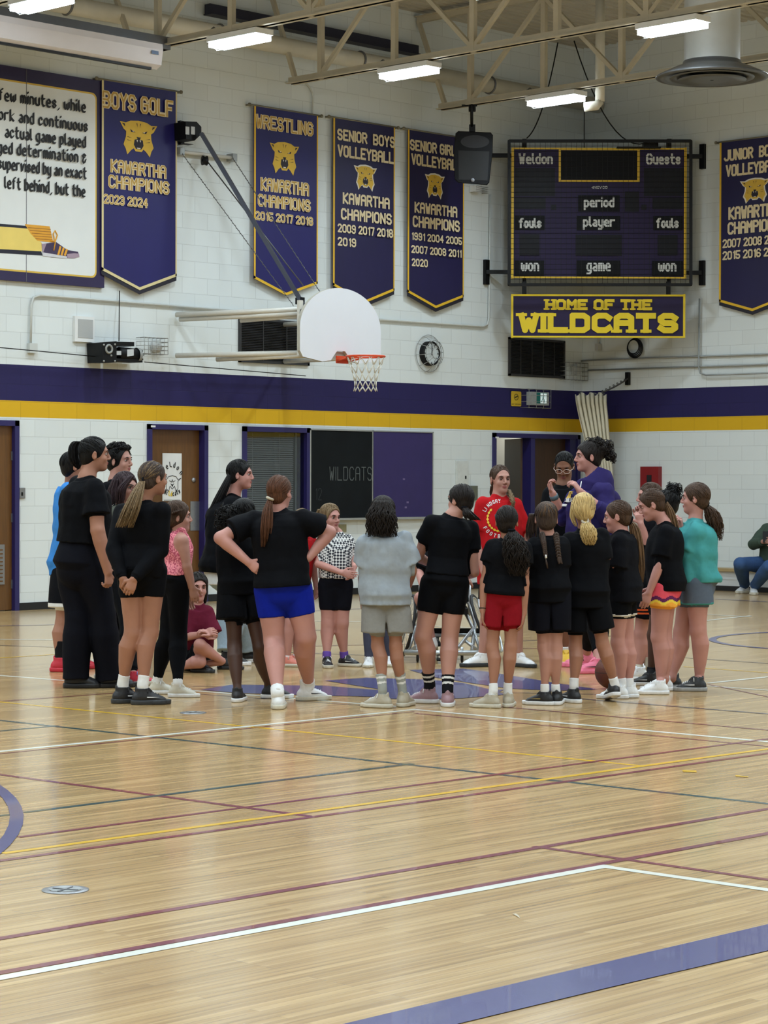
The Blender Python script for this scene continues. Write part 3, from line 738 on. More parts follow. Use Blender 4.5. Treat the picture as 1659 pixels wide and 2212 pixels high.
banner('purple banner reading JUNIOR BOYS VOLLEYBALL cut by the right picture edge', RW, (1553, 306), (1700, 294), (1555, 651), (1701, 643), (1627, 672),
       [('JUNIOR  BOYS', 1564, 347, 1690, 337, 25), ('VOLLEYBALL', 1568, 381, 1690, 371, 26), ('KAWARTHA', 1573.6, 475, 1684, 466, 28), ('CHAMPIONS', 1572, 507, 1687, 498, 27), ('2007 2008 2014', 1561, 535, 1692, 527, 19), ('2015 2016 2018', 1561, 561, 1692, 553, 19)], (1631, 411, 50, 48), M_ban_purple, M_byel, hem=True)

# ---- painted quote board
qb = empty('quote_board', BW(60, 400, .03), 'big white quote board with black calligraphy, purple frame and a winged shoe', 'painted board')
tr_, bl_, ir, ib = BW(226, 172, .05), BW(225, 622, .05), BW(206, 205, .05), BW(206, 597, .05)
X1 = (tr_[0] + bl_[0]) / 2; Z1, Z0 = float(BW(208, 173, .05)[2]), float(bl_[2]); X0 = X1 - 4.2
m_ = MB(); m_.bb((X0, -.05, Z0), (X1, -.004, Z1), mat('board_purple', (38, 29, 70), .5, .05, 4)); m_.build('board_frame', qb)
ix, iz1, iz0 = float(ir[0]), float(ir[2]), float(ib[2])
M_qw = mat('board_white', (224, 228, 228), .5, .02, 3); M_qy = mat('board_yellow', (214, 178, 70), .5, .03, 6)
def rrect(x0, z0, x1, z1, r, y):
    p = []
    for cx_, cz_, a0 in ((x1 - r, z1 - r, 0), (x0 + r, z1 - r, 90), (x0 + r, z0 + r, 180), (x1 - r, z0 + r, 270)):
        for k in range(5): a = math.radians(a0 + k * 22.5); p.append((cx_ + r * math.cos(a), y, cz_ + r * math.sin(a)))
    return p[::-1]
m_ = MB(); m_.poly(rrect(X0 + .15, iz0 - .02, ix + .02, iz1 + .02, .07, -.0512)[::-1], M_qy); m_.poly(rrect(X0 + .17, iz0, ix, iz1, .06, -.0524)[::-1], M_qw)
sx = bx(51, 300); m_.bb((sx - .004, -.0536, Z0), (sx + .004, -.052, Z1), mat('board_seam', (90, 92, 100), .6))
for t, x0, y0, x1, y1 in (('few minutes, while', -4, 219, 184, 244), ('work and continuous', -19, 262, 188, 283), ('actual game played', 9, 299, 184, 320), ('dogged determination &', -42, 330, 184, 352), ('supervised by an exact', -6, 367, 185, 388), ('left behind, but the', 8, 407, 183, 429)):
    letter_px(m_, t, x0, y0, x1, y1, 29, .028, M_ink, BW, .0524, .002, nib=math.radians(38))
def qp(pts, m, l): m_.poly([BW(a, b, .0524) + np.array([0, -l, 0]) for a, b in pts], m)
Y1 = mat('art_yellow', (232, 206, 110), .5, .03, 6); Or = mat('art_orange', (222, 160, 44), .5, .05, 10); Pu = mat('art_purple', (60, 46, 78), .5, .04, 10); Gp = mat('art_lilac', (160, 140, 156), .5, .04, 10); Bk = mat('art_navy', (20, 20, 40), .5, .02, 6)
qp([(-260, 462), (70, 489), (92, 552), (-260, 532)], Bk, .002); qp([(-260, 470), (62, 494), (90, 525), (90, 543), (-260, 524)], Y1, .003)
qp([(53, 484), (107, 489), (115, 524), (80, 520), (66, 505)], Or, .004)
for k in range(5): qp([(60 + k * 4, 491 + k * 6), (109 + k * .9, 495 + k * 5.6), (109 + k * .9, 496.3 + k * 5.6), (60 + k * 4, 492.3 + k * 6)], mat('art_brown', (150, 92, 30), .5), .005)
qp([(90, 527), (121, 523), (145, 540), (168, 544), (171, 555), (158, 558), (110, 556), (92, 549)], Pu, .005)
qp([(145, 557), (144, 549), (160, 547), (170, 548), (171, 555), (160, 558)], Gp, .006); qp([(91, 545), (144, 554), (144, 559), (92, 553)], mat('art_sole', (206, 206, 212), .5), .006); qp([(89, 527), (100, 526), (92, 547)], Gp, .006)
for k in range(3): qp([(128 + k * 7, 531 + k * 3), (132 + k * 7, 533 + k * 3), (127 + k * 7, 552 + k * .7), (123 + k * 7, 550 + k * .7)], Or, .007)
m_.tube([BW(a, b, .058) for a, b in ((116, 541), (119, 525), (115, 505), (119, 498), (124, 508), (119, 522), (108, 519))], .008, Or, 6)
m_.build('white_panel', qb)

# ---- scoreboard on a diagonal cage in the corner
SD = depth((0, 0, 5)) - 1.74
NS = -HY
def SB(X, Y, o=0.0): return UN(1040 + X / 2.68, 280 + Y / 2.68, SD - o)
VZ = np.array([0, 0, 1.])
def srect(mb, x0, y0, x1, y1, o, t, m):
    a, c = SB(x0, y0, o), SB(x1, y1, o); w = np.dot(c - a, HX); h = a[2] - c[2]
    mb.box((a + c) / 2 + HY * t / 2, (w, t, h), m, HX, HY, VZ)
M_sbp = mat('score_purple', (38, 29, 64), .55, .05, 4, spec=.25); M_sbk = mat('score_black', (9, 10, 15), .6, .05, 6, spec=.2); M_sbd = mat('score_digit_panel', (15, 16, 25), .5, .05, 6, spec=.25)
M_syel = mat('score_yellow', (220, 182, 44), .5, .04, 8); M_swh = mat('score_white', (206, 208, 206), .5, .02, 8); M_blk = mat('black_steel', (10, 11, 13), .5, .05, 10, spec=.25)
sb = empty('scoreboard', SB(680, 480), 'purple scoreboard reading Weldon and Guests inside a black wire cage', 'scoreboard')
m_ = MB(); srect(m_, 180, 108, 1180, 856, 0, .18, M_sbp); m_.build('cabinet', sb)
m_ = MB()
for x0, y0, x1, y1 in ((174, 104, 1186, 116), (174, 850, 1186, 862), (174, 104, 186, 862), (1174, 104, 1186, 862)): srect(m_, x0, y0, x1, y1, .015, .03, M_syel)
m_.build('yellow_border', sb)
m_ = MB(); srect(m_, 460, 122, 905, 290, .012, .012, M_sbk)
for x0, y0, x1, y1 in ((448, 110, 916, 120), (448, 292, 916, 303), (448, 110, 461, 303), (903, 110, 916, 303)): srect(m_, x0, y0, x1, y1, .02, .02, M_syel)
m_.build('clock_display', sb)
for x0, y0, x1, y1 in ((195, 222, 425, 385), (942, 222, 1170, 385), (195, 395, 372, 460), (990, 395, 1165, 460), (830, 358, 912, 475), (222, 605, 335, 728), (1020, 610, 1135, 728), (545, 608, 812, 730), (404, 434, 433, 464), (926, 434, 956, 464)):
    m_ = MB(); srect(m_, x0, y0, x1, y1, .008, .008, M_sbd); m_.build('digit_panel', sb)
def stext(mb, t, x0, yb, x1, h, th, m, o, **kw):
    A = SB(x0, yb, o); B = SB(x1, yb, o); T = SB(x0, yb - h, o)
    letter(mb, t, A, HX, VZ, float(np.dot(B - A, HX)), float(T[2] - A[2]), th, m, NS * .002, **kw)
for t, x0, y0, x1, y1, tx0, tx1, yb, h in (('Weldon', 195, 125, 425, 212, 215, 413, 200, 64), ('Guests', 940, 120, 1165, 212, 953, 1153, 202, 64), ('period', 560, 380, 800, 475, 592, 769, 450, 60), ('player', 553, 500, 803, 582, 587, 773, 563, 60),
        ('fouls', 195, 497, 365, 580, 216, 348, 570, 60), ('fouls', 995, 500, 1165, 582, 1011, 1142, 570, 60), ('won', 195, 757, 362, 845, 228, 334, 820, 68), ('won', 988, 760, 1165, 845, 1022, 1128, 822, 68), ('game', 550, 757, 803, 845, 607, 748, 820, 68)):
    m_ = MB(); srect(m_, x0, y0, x1, y1, .01, .01, M_sbk); stext(m_, t, tx0, yb, tx1, h, .026, M_swh, .011); m_.build('word_panel', sb)
m_ = MB(); stext(m_, 'NEVCO', 650, 342, 729, 15, .007, M_swh, .004); m_.poly([SB(635, 335, .006), SB(648, 328, .006), SB(648, 342, .006)], M_swh); m_.build('maker_mark', sb)
m_ = MB()
cg = [(160, 66), (1212, 66), (1212, 898), (160, 898)]
for i in range(4):
    a, c = SB(*cg[i], .30), SB(*cg[(i + 1) % 4], .30); m_.bar(a, c, .04, .04, M_blk, NS)
    a2, c2 = SB(*cg[i], -.22), SB(*cg[(i + 1) % 4], -.22); m_.bar(a2, c2, .04, .04, M_blk, NS); m_.bar(a, a2, .035, .035, M_blk)
for X in (248, 1085):
    m_.bar(SB(X, 60, -.2), SB(X, 898, -.2), .05, .04, M_blk, NS); m_.box(SB(X, 84, -.05), (.06, .1, .13), M_blk, HX, HY, VZ)
m_.build('cage_frame', sb)
m_ = MB()
for k in range(36): X = 160 + k * (1052 / 35); m_.tube([SB(X, 66, .31), SB(X, 898, .31)], .0028, M_blk, 4, False)
for k in range(29): Y = 66 + k * (832 / 28); m_.tube([SB(160, Y, .31), SB(1212, Y, .31)], .0028, M_blk, 4, False)
m_.build('wire_mesh', sb)
m_ = MB()
for Y in (152, 825):
    a = SB(160, Y, -.2); zz = float(a[2])
    def along(p, s):
        t = (-.03 - p[1]) / (-(CR[1])) if s < 0 else 0; return p
    L0 = np.array([-2.14, -.04, zz]); R0 = np.array([-.04, -2.14, zz])
    m_ = MB(); m_.bar(L0, R0, .055, .055, M_blk)
    m_.bb((-2.16, -.05, zz - .17), (-2.08, -.0, zz + .17), M_blk); m_.bb((-.05, -2.18, zz - .17), (0, -2.10, zz + .17), M_blk); m_.build('wall_bracket', sb)
m_ = MB(); srect(m_, 940, 72, 1025, 106, .1, .2, M_blk); srect(m_, 785, 98, 1040, 106, .1, .1, M_blk); m_.build('horn', sb)
hs = empty('home_sign', SB(676, 1080), 'purple sign reading HOME OF THE WILDCATS in yellow below the scoreboard', 'sign')
m_ = MB(); srect(m_, 172, 952, 1180, 1206, 0, .06, M_sbp)
M_hy = mat('sign_yellow', (224, 196, 22), .5, .03, 8)
for x0, y0, x1, y1 in ((172, 952, 1180, 966), (172, 1193, 1180, 1206), (172, 952, 184, 1206), (1168, 952, 1180, 1206)): srect(m_, x0, y0, x1, y1, .008, .01, M_hy)
stext(m_, 'HOME OF THE', 368, 1045, 988, 64, .042, M_hy, .002, slab=True); stext(m_, 'WILDCATS', 214, 1177, 1138, 118, .080, M_hy, .002, slab=True)
m_.build('sign_board', hs)
for X in (248, 1082):
    m_ = MB(); m_.bar(SB(X, 880, -.02), SB(X, 960, -.02), .06, .02, M_blk, NS); m_.bar(SB(X, 880, -.02) , SB(X, 955, -.02), .03, .04, M_blk, NS); m_.build('hanger', hs)
m_ = MB()
def cable(p, q, sag, n=14):
    p, q = np.asarray(p, float), np.asarray(q, float); return [p + (q - p) * t - VZ * sag * 4 * t * (1 - t) for t in np.linspace(0, 1, n)]
m_.tube(cable(SB(262, 50, 0), FL(1205, 92, 7.5), .25), .009, M_blk, 6); tag(m_.build('scoreboard_cable', loc=SB(262, 50, 0)), 'dark cable rising from the left side of the scoreboard top', 'cable')
m_ = MB(); m_.tube(cable(SB(985, 62, 0), FL(1240, 88, 7.5), .5), .009, M_blk, 6); tag(m_.build('scoreboard_cable', loc=SB(985, 62, 0)), 'dark cable sagging down to the horn on top of the scoreboard', 'cable')
m_ = MB(); m_.tube([BW(1262, 232, .06), BW(1262, 320, .06)], .006, M_blk, 6); tag(m_.build('wall_wire', loc=BW(1262, 232, .06)), 'thin wire down the corner above the scoreboard', 'cable')

# ---- loudspeaker hanging from the joist end
sD = depth((-3.5, -1.0, 6))
sp = empty('loudspeaker', UN(1023, 341, sD), 'black loudspeaker hanging from the joist beside the scoreboard', 'loudspeaker')
M_spk = mat('speaker_black', (9, 10, 14), .6, .06, 30, bump=.1, bscale=120, spec=.2)
def SPK(px, py, o=0.): return UN(px, py, sD - o)
m_ = MB()
def spoly(pts, o): return [SPK(a, b, o) for a, b in pts]
outer = [(984, 288), (990, 283), (1060, 286), (1065, 292), (1064, 330), (1057, 394), (1052, 400), (990, 395), (982, 388), (980, 330)]
n_ = len(outer); f1 = spoly(outer, .0); f2 = [SPK(1023 + (a - 1023) * .97, 341 + (b - 341) * .97, .03) for a, b in outer]; bk = [SPK(1020 + (a - 1020) * .62, 341 + (b - 341) * .8, -.34) for a, b in outer]
m_.faces(f1 + f2 + bk, [tuple(range(n_, 2 * n_))[::-1]] + [(i, (i + 1) % n_, (i + 1) % n_ + n_, i + n_)[::-1] for i in range(n_)] + [(i, i + 2 * n_, (i + 1) % n_ + 2 * n_, (i + 1) % n_)[::-1] for i in range(n_)] + [tuple(range(2 * n_, 3 * n_))], M_spk)
m_.build('cabinet', sp)
m_ = MB(); m_.poly([SPK(1026 + 31 * math.cos(t), 306 + 14 * math.sin(t), .032) for t in np.linspace(0, 2 * math.pi, 24)[:-1]][::-1], mat('horn_grey', (16, 17, 22), .5)); m_.build('horn_mouth', sp)
m_ = MB(); m_.poly([SPK(985 + a, b, .033) for a, b in ((5, 325), (72, 327), (68, 390), (6, 388))][::-1], mat('grille_black', (10, 11, 14), .7, .2, 300)); m_.build('grille', sp)
m_ = MB(); m_.lathe(SPK(1021, 389, .035), NS, [(.025, 0), (.025, .004), (0, .004)], mat('badge_grey', (120, 122, 128), .4), 14); m_.build('maker_badge', sp)
m_ = MB(); m_.tube([SPK(1019, 226, .1), SPK(1019, 285, -.1)], .02, M_blk, 8); m_.box(SPK(1020, 277, -.08), (.08, .07, .09), M_blk, HX, HY, VZ); m_.box(SPK(1020, 233, .0), (.09, .09, .09), M_blk, HX, HY, VZ); m_.box(SPK(1014, 228, .0), (.2, .04, .02), M_blk, HX, HY, VZ); m_.build('hanging_bracket', sp)

em = empty('emergency_light', BW(1028, 408), 'small white emergency light in a wire guard under the black loudspeaker', 'emergency light')
m_ = MB(); m_.box(BW(1026, 408, .05), (.12, .09, .09), M_lampbody); m_.build('lamp_head', em)
m_ = MB()
for k_ in range(4):
    z_ = float(BW(1028, 402 + k_ * 4, .1)[2]); q0, q1 = BW(1019, 408, .02), BW(1042, 408, .02); m_.tube([(q0[0], -.01, z_), (q0[0], -.13, z_), (q1[0], -.13, z_), (q1[0], -.01, z_)], .003, M_grey, 5)
m_.build('wire_guard', em)
# ---- basketball hoop
OB = 1.62
hp = empty('basketball_hoop', BW(735, 700, OB), 'white fan shaped basketball backboard with orange rim on long wall pipes', 'basketball hoop')
M_bbd = mat('backboard_white', (226, 230, 240), .3, .01, 4); M_rim = mat('rim_orange', (206, 70, 30), .4, .05, 10); M_net = mat('net_cord', (206, 202, 190), .8, .05, 30)
cx_, bz = BW(735, 700, OB)[0], 3.28
half = (BW(823, 700, OB)[0] - BW(648, 700, OB)[0]) / 2; xc = (BW(823, 700, OB)[0] + BW(648, 700, OB)[0]) / 2
ztop, zmid, zlo, zbot = BW(733, 622, OB)[2], BW(735, 712, OB)[2], BW(650, 757, OB)[2], BW(700, 781, OB)[2]
out = [(math.cos(a) * half, zmid + math.sin(a) * (ztop - zmid)) for a in np.linspace(0, math.pi, 25)]
out += [(-half, zlo), (-half * .93, zlo - .07), (-half * .46, zbot), (-half * .25, zbot + .02), (-half * .1, zlo + .02), (half * .1, zlo + .02), (half * .25, zbot + .02), (half * .46, zbot), (half * .93, zlo - .07), (half, zlo)]
m_ = MB(); m_.prism([(xc + a, -OB, b) for a, b in out], (0, .045, 0), M_bbd, mat('backboard_edge', (176, 172, 160), .5)); m_.build('backboard', hp)
RC = np.array([xc + .01, -OB - .40, float(UN(791, 770, depth((xc, -OB - .4, 3)))[2])])
m_ = MB(); m_.ring(RC, (0, 0, 1), .228, .011, M_rim, 40, 8)
m_.prism([(RC[0] - .1, -OB, RC[2] - .03), (RC[0] + .1, -OB, RC[2] - .03), (RC[0] + .06, -OB - .2, RC[2] - .012), (RC[0] - .06, -OB - .2, RC[2] - .012)], (0, 0, .03), M_rim)
m_.bb((RC[0] - .1, -OB - .012, RC[2] - .07), (RC[0] + .1, -OB, RC[2] + .02), M_rim)
for s in (-1, 1): m_.tube([(RC[0] + s * .09, -OB, RC[2] - .05), (RC[0] + s * .12, RC[1] + .18, RC[2] - .01)], .01, M_rim, 6)
m_.build('rim', hp)
m_ = MB(); prev = None; lev = [(.225, 0), (.19, -.10), (.155, -.20), (.13, -.29), (.13, -.36), (.14, -.41)]
for i in range(len(lev) - 1):
    for k in range(12):
        for s in (-1, 1):
            a0 = 2 * math.pi * (k + .5 * (i % 2)) / 12; a1 = a0 + s * math.pi / 12
            p = RC + np.array([math.cos(a0) * lev[i][0], math.sin(a0) * lev[i][0], lev[i][1]]); q = RC + np.array([math.cos(a1) * lev[i + 1][0], math.sin(a1) * lev[i + 1][0], lev[i + 1][1]])
            m_.tube([p, q], .0048, M_net, 5)
m_.build('net', hp)
def at_wall(px, py): return BW(px, py, 0.0)
for (a, b, o1, o0) in (((380, 680), (656, 668), 1.5, .05), ((388, 690), (656, 677), 1.5, .05), ((520, 692), (660, 681), 1.5, .7), ((380, 768), (656, 762), 1.5, .05), ((468, 776), (656, 768), 1.5, .45)):
    m_ = MB(); p, q = BW(*a, o0), BW(*b, o1); m_.tube([p, q], .03, M_beige2 if False else M_pipe, 12) if 'M_pipe' in globals() else None
    if 'M_pipe' not in globals():
        M_pipe = mat('hoop_pipe', (206, 204, 196), .4, .04, 8); m_.tube([p, q], .03, M_pipe, 12)
    m_.build('support_pipe', hp)
M_cage = mat('thin_steel', (150, 152, 150), .5, .05, 10, metal=.3)
m_ = MB()
for zz in (3.45, 2.98): m_.bb((xc - .62, -OB + .06, zz - .04), (xc + .62, -OB + .1, zz + .04), M_pipe)
for xx in (-.6, .6): m_.bb((xc + xx - .03, -OB + .06, 2.95), (xc + xx + .03, -OB + .1, 3.6), M_pipe)
m_.build('board_frame', hp)
m_ = MB()
for x_ in (xc + .55,):
    for zz in (3.44, 2.98): m_.tube([(x_, -.05, zz), (x_, -OB + .08, zz)], .03, M_pipe, 12)
m_.build('support_pipe', hp)
m_ = MB(); p, q = BW(435, 288, .35), BW(656, 660, 1.45); m_.bar(p, q, .06, .045, mat('strut_grey', (62, 66, 78), .4, .05, 10, metal=.4)); m_.box(BW(648, 650, 1.4), (.06, .1, .08), M_blk); m_.build('lifting_strut', hp)
def chain(p, q, name='chain', r=.008, sag=.0, par=hp):
    m_ = MB(); pts = cable(p, q, sag, 60)
    for i in range(0, 59): 
        a, b = pts[i], pts[i + 1]; d = norm(b - a); u, v = perp(d); w = u if i % 2 else v
        m_.tube([a - d * .004 + w * .006, b + d * .004 - w * .006], r * .6, M_blk if False else M_chain, 5)
    return m_.build(name, par)
M_chain = mat('chain_steel', (96, 96, 96), .4, .1, 30, metal=.6)
chain(BW(394, 333, .12), BW(634, 660, 1.3)); chain(BW(503, 342, .12), BW(692, 632, 1.35))
m_ = MB(); m_.tube([BW(445, 345, .14), BW(655, 617, 1.45)], .008, M_chain, 6); m_.build('cable', hp)
m_ = MB(); m_.tube([BW(385, 327, .08), BW(503, 341, .08)], .022, M_pipe, 10)
for a in ((387, 327), (501, 341)): m_.box(BW(*a, .06), (.07, .12, .09), M_cond_g)
m_.build('chain_bar', hp)
m_ = MB(); m_.lathe(BW(442, 347, .12), (1, -.4, 0), [(.02, -.03), (.06, -.03), (.05, 0), (.06, .03), (.02, .03)], M_blk, 18); m_.build('pulley', hp)
wn = empty('hoop_winch', BW(410, 283, .15), 'black winch motor high on the wall beside the golf banner', 'winch motor')
m_ = MB(); c = BW(412, 283, .18)
m_.prism([BW(a, b, .06) for a, b in ((390, 260), (399, 262), (395, 275), (400, 285), (395, 300), (400, 312), (391, 312), (389, 300))], (0, .05, 0), M_blk)
m_.prism([BW(a, b, .28) for a, b in ((401, 262), (425, 263), (435, 274), (435, 290), (420, 304), (402, 300))], (0, .22, 0), M_blk)
m_.bb(BW(400, 300, .2) - np.array([.03, .05, .06]), BW(404, 312, .2) + np.array([.06, .05, .0]), M_blk); m_.build('housing', wn)
m_ = MB()
for k in (401, 413): m_.prism([BW(a, b, .285) for a, b in ((k, 273), (k + 8, 274), (k + 8, 291), (k, 290))], (0, .003, 0), mat('label_white', (190, 194, 196), .5))
m_.build('rating_label', wn)

# ---- small devices on the back wall
mt = empty('curtain_motor', BW(265, 760, .2), 'black boxed motor with a silver fan end on the back wall', 'motor')
m_ = MB(); m_.prism([BW(a, b, .30) for a, b in ((220, 740), (252, 737), (252, 783), (222, 783))], (0, .28, 0), M_blk); m_.prism([BW(a, b, .25) for a, b in ((252, 738), (290, 739), (290, 748), (252, 746))], (0, .2, 0), M_blk); m_.prism([BW(a, b, .25) for a, b in ((252, 780), (308, 783), (308, 777), (252, 774))], (0, .22, 0), M_blk); m_.build('gear_box', mt)
m_ = MB(); a = BW(256, 763, .2); m_.tube([a, a + np.array([.27, 0, -.01])], .075, M_blk, 22); m_.build('motor_drum', mt)
m_ = MB(); e_ = a + np.array([.27, 0, -.01]); m_.lathe(e_, (1, 0, 0), [(.085, -.01), (.085, .03), (.06, .05), (0, .05)], M_cage, 22)
for t in range(8): an = t * math.pi / 4; m_.bar(e_ + np.array([.052, 0, 0]), e_ + np.array([.052, .075 * math.cos(an), .075 * math.sin(an)]), .012, .01, M_blk)
m_.build('fan_cover', mt)
m_ = MB(); c = BW(235, 754, .30); m_.ring(c + np.array([0, -.004, 0]), (0, 1, 0), .045, .014, M_cage, 24, 6)
for a, b in ((224, 745), (248, 744), (224, 780), (248, 780), (240, 768)): m_.lathe(BW(a, b, .302), (0, -1, 0), [(.012, 0), (.012, .008), (0, .008)], M_cage, 8)
m_.build('bearing_plate', mt)
m_ = MB(); m_.prism([BW(a, b, .262) for a, b in ((251, 758), (262, 758), (262, 767), (251, 767))], (0, .003, 0), MATS['label_white']); m_.prism([BW(a, b, .285) for a, b in ((275, 755), (289, 754), (289, 768), (275, 770))], (0, .003, 0), MATS['label_white']); m_.build('rating_label', mt)
m_ = MB(); m_.tube([BW(-40, 747, .16), BW(216, 771, .16)], .006, M_blk, 6); m_.tube([BW(312, 782, .16), BW(660, 812, .1)], .006, M_blk, 6)
tag(m_.build('drive_cable', loc=BW(225, 772, .16)), 'thin black cable stretched sideways through the boxed motor', 'cable')
m_ = MB(); m_.tube([BW(258, 628, .05), BW(257, 737, .14)], .006, M_blk, 6); tag(m_.build('power_wire', loc=BW(257, 690, .05)), 'thin wire dropping from the golf banner to the boxed motor', 'cable')
def wire_cage(x0, y0, x1, y1, dp, label, nx=7, nz=5, inner=None):
    m_ = MB(); a, c = BW(x0, y0, dp), BW(x1, y1, dp)
    xs, zs = np.linspace(a[0], c[0], nx), np.linspace(c[2], a[2], nz)
    for x in xs: m_.tube([(x, -.01, zs[-1]), (x, -dp, zs[-1]), (x, -dp, zs[0]), (x, -.01, zs[0])], .004, M_cage, 5)
    for z in zs: m_.tube([(xs[0], -.01, z), (xs[0], -dp, z), (xs[-1], -dp, z), (xs[-1], -.01, z)], .004, M_cage, 5)
    o = empty('wire_cage', (a[0], -dp, a[2]), label, 'wire guard'); m_.build('cage_wires', o)
    if inner:
        m_ = MB(); inner(m_); m_.build('guarded_device', o)
    return o
M_dev = mat('device_grey', (186, 188, 186), .5, .03, 8)
wire_cage(312, 728, 363, 766, .16, 'small wire guard box to the right of the boxed motor', inner=lambda m: m.lathe(BW(335, 750, .02), (0, -1, 0), [(.07, 0), (.07, .05), (.03, .1), (0, .1)], M_dev, 18))
wire_cage(1223, 782, 1270, 822, .12, 'wire guard around a small grey sensor in the corner under the vent', inner=lambda m: m.box(BW(1244, 800, .05), (.1, .08, .12), M_dev))
m_ = MB(); a, c = BW(162, 682, .04), BW(204, 740, .04); m_.bb((a[0], -.04, c[2]), (c[0], 0, a[2]), M_white); a2, c2 = BW(169, 689, .045), BW(201, 731, .045); m_.bb((a2[0], -.045, c2[2]), (c2[0], -.03, a2[2]), mat('speaker_grille', (170, 172, 172), .6, .1, 200))
tag(m_.build('wall_speaker', loc=(float(a[0]), 0, float(c[2]))), 'square white wall speaker with grey grille above the boxed motor', 'wall speaker')
def vent(x0, y0, x1, y1, label, n, vert):
    o = empty('wall_vent', BW(x0, y1), label, 'wall vent'); a, c = BW(x0, y0, .03), BW(x1, y1, .03)
    M_v = mat('vent_dark', (44, 44, 46), .5, .06, 10); m_ = MB(); t = .03
    m_.bb((a[0], -.03, c[2]), (a[0] + t, 0, a[2]), M_v); m_.bb((c[0] - t, -.03, c[2]), (c[0], 0, a[2]), M_v); m_.bb((a[0], -.03, c[2]), (c[0], 0, c[2] + t), M_v); m_.bb((a[0], -.03, a[2] - t), (c[0], 0, a[2]), M_v); m_.build('vent_frame', o)
    m_ = MB(); m_.bb((a[0] + t, -.008, c[2] + t), (c[0] - t, 0, a[2] - t), mat('vent_back', (24, 24, 26), .8)); k = 24
    for i in range(k): z = c[2] + t + (a[2] - c[2] - 2 * t) * (i + .5) / k; m_.box(((a[0] + c[0]) / 2, -.018, z), (c[0] - a[0] - 2 * t, .022, .003), M_v, (1, 0, 0), norm((0, 1, .6)))
    for i in range(1, n): x = a[0] + (c[0] - a[0]) * i / n; m_.bb((x - .006, -.03, c[2] + t), (x + .006, -.02, a[2] - t), M_v)
    m_.build('louvres', o)
vent(518, 685, 669, 790, 'dark louvred wall vent behind the backboard pipes', 3, False)
vent(1101, 728, 1221, 818, 'dark louvred wall vent under the HOME OF THE WILDCATS sign', 5, True)
# clock with guard
ck = empty('wall_clock', BW(923, 763, .03), 'round black rimmed wall clock behind a wire guard', 'clock')
cc = BW(924, 764, 0.); R = .165
m_ = MB(); m_.lathe(cc, (0, -1, 0), [(R, 0), (R, .075), (R - .012, .085), (R - .028, .075)], M_blk, 40); m_.build('clock_case', ck)
m_ = MB(); m_.lathe(cc, (0, -1, 0), [(R - .02, .07), (0, .07)], mat('clock_face', (196, 204, 206), .4), 40, False)
for k in range(12):
    a = k * math.pi / 6; d = np.array([math.sin(a), 0, math.cos(a)]); m_.bar(cc + d * .112 + np.array([0, -.072, 0]), cc + d * .135 + np.array([0, -.072, 0]), .012, .002, M_ink, (0, 1, 0))
m_.build('dial', ck)
for a, l, w in ((.05, .11, .008), (.10, .075, .012)):
    m_ = MB(); d = np.array([math.sin(a), 0, math.cos(a)]); m_.bar(cc - d * .02 + np.array([0, -.078, 0]), cc + d * l + np.array([0, -.078, 0]), w, .003, M_ink, (0, 1, 0)); m_.build('hand', ck)
m_ = MB()
m_.ring(cc + np.array([0, -.02, 0]), (0, 1, 0), .25, .004, M_cage, 40, 5); m_.ring(cc + np.array([0, -.13, 0]), (0, 1, 0), .17, .004, M_cage, 40, 5); m_.ring(cc + np.array([0, -.16, 0]), (0, 1, 0), .08, .004, M_cage, 30, 5)
for k in range(10):
    a = k * math.pi / 5 + .2; d = np.array([math.sin(a), 0, math.cos(a)]); y = lambda t: np.array([0, -t, 0])
    m_.tube([cc + d * .25 + y(.01), cc + d * .235 + y(.06), cc + d * .17 + y(.13), cc + d * .08 + y(.16)], .004, M_cage, 5)
m_.build('wire_guard', ck)
# exit sign and alarm sign
ex = empty('exit_sign', BW(1166, 862, .08), 'green running man exit sign in a wire guard over the double doorway', 'exit sign')
a, c = BW(1149, 846, .1), BW(1186, 876, .1); m_ = MB(); m_.bb((a[0], -.1, c[2]), (c[0], 0, a[2]), mat('sign_case', (176, 182, 184), .4)); m_.build('sign_case', ex)
m_ = MB(); a1, c1 = BW(1159, 848, .104), BW(1181, 872, .104); G = mat('exit_green', (20, 92, 86), .5, .02, 5, emit=.25); We = mat('exit_white', (220, 236, 236), .5, .02, 5, emit=.5)
m_.bb((a1[0], -.104, c1[2]), (c1[0], -.1, a1[2]), G); w_ = c1[0] - a1[0]; h_ = a1[2] - c1[2]; e2 = lambda u, v: (a1[0] + u * w_, -.1055, c1[2] + v * h_)
m_.poly([e2(.38, .02), e2(.98, .02), e2(.98, .95), e2(.38, .95)], We)
for pts in ([(.62, .84), (.72, .84), (.72, .94), (.62, .94)], [(.55, .55), (.68, .8), (.76, .78), (.66, .5)], [(.66, .5), (.58, .5), (.5, .3), (.42, .1), (.5, .1), (.58, .28)], [(.66, .52), (.6, .46), (.72, .3), (.7, .08), (.78, .08), (.8, .34)], [(.7, .78), (.84, .62), (.92, .66), (.9, .58), (.82, .56), (.7, .7)], [(.56, .78), (.46, .62), (.5, .6), (.6, .72)]): m_.poly([e2(*p_) for p_ in pts], G)
m_.build('sign_face', ex)
m_ = MB(); a, c = BW(1143, 840, .16), BW(1190, 882, .16)
for t in np.linspace(0, 1, 4): z = c[2] + (a[2] - c[2]) * t; m_.tube([(a[0], 0, z), (a[0], -.16, z), (c[0], -.16, z), (c[0], 0, z)], .004, M_cage, 5)
for t in np.linspace(0, 1, 4): x = a[0] + (c[0] - a[0]) * t; m_.tube([(x, 0, a[2]), (x, -.16, a[2]), (x, -.16, c[2]), (x, 0, c[2])], .004, M_cage, 5)
m_.build('wire_guard', ex)
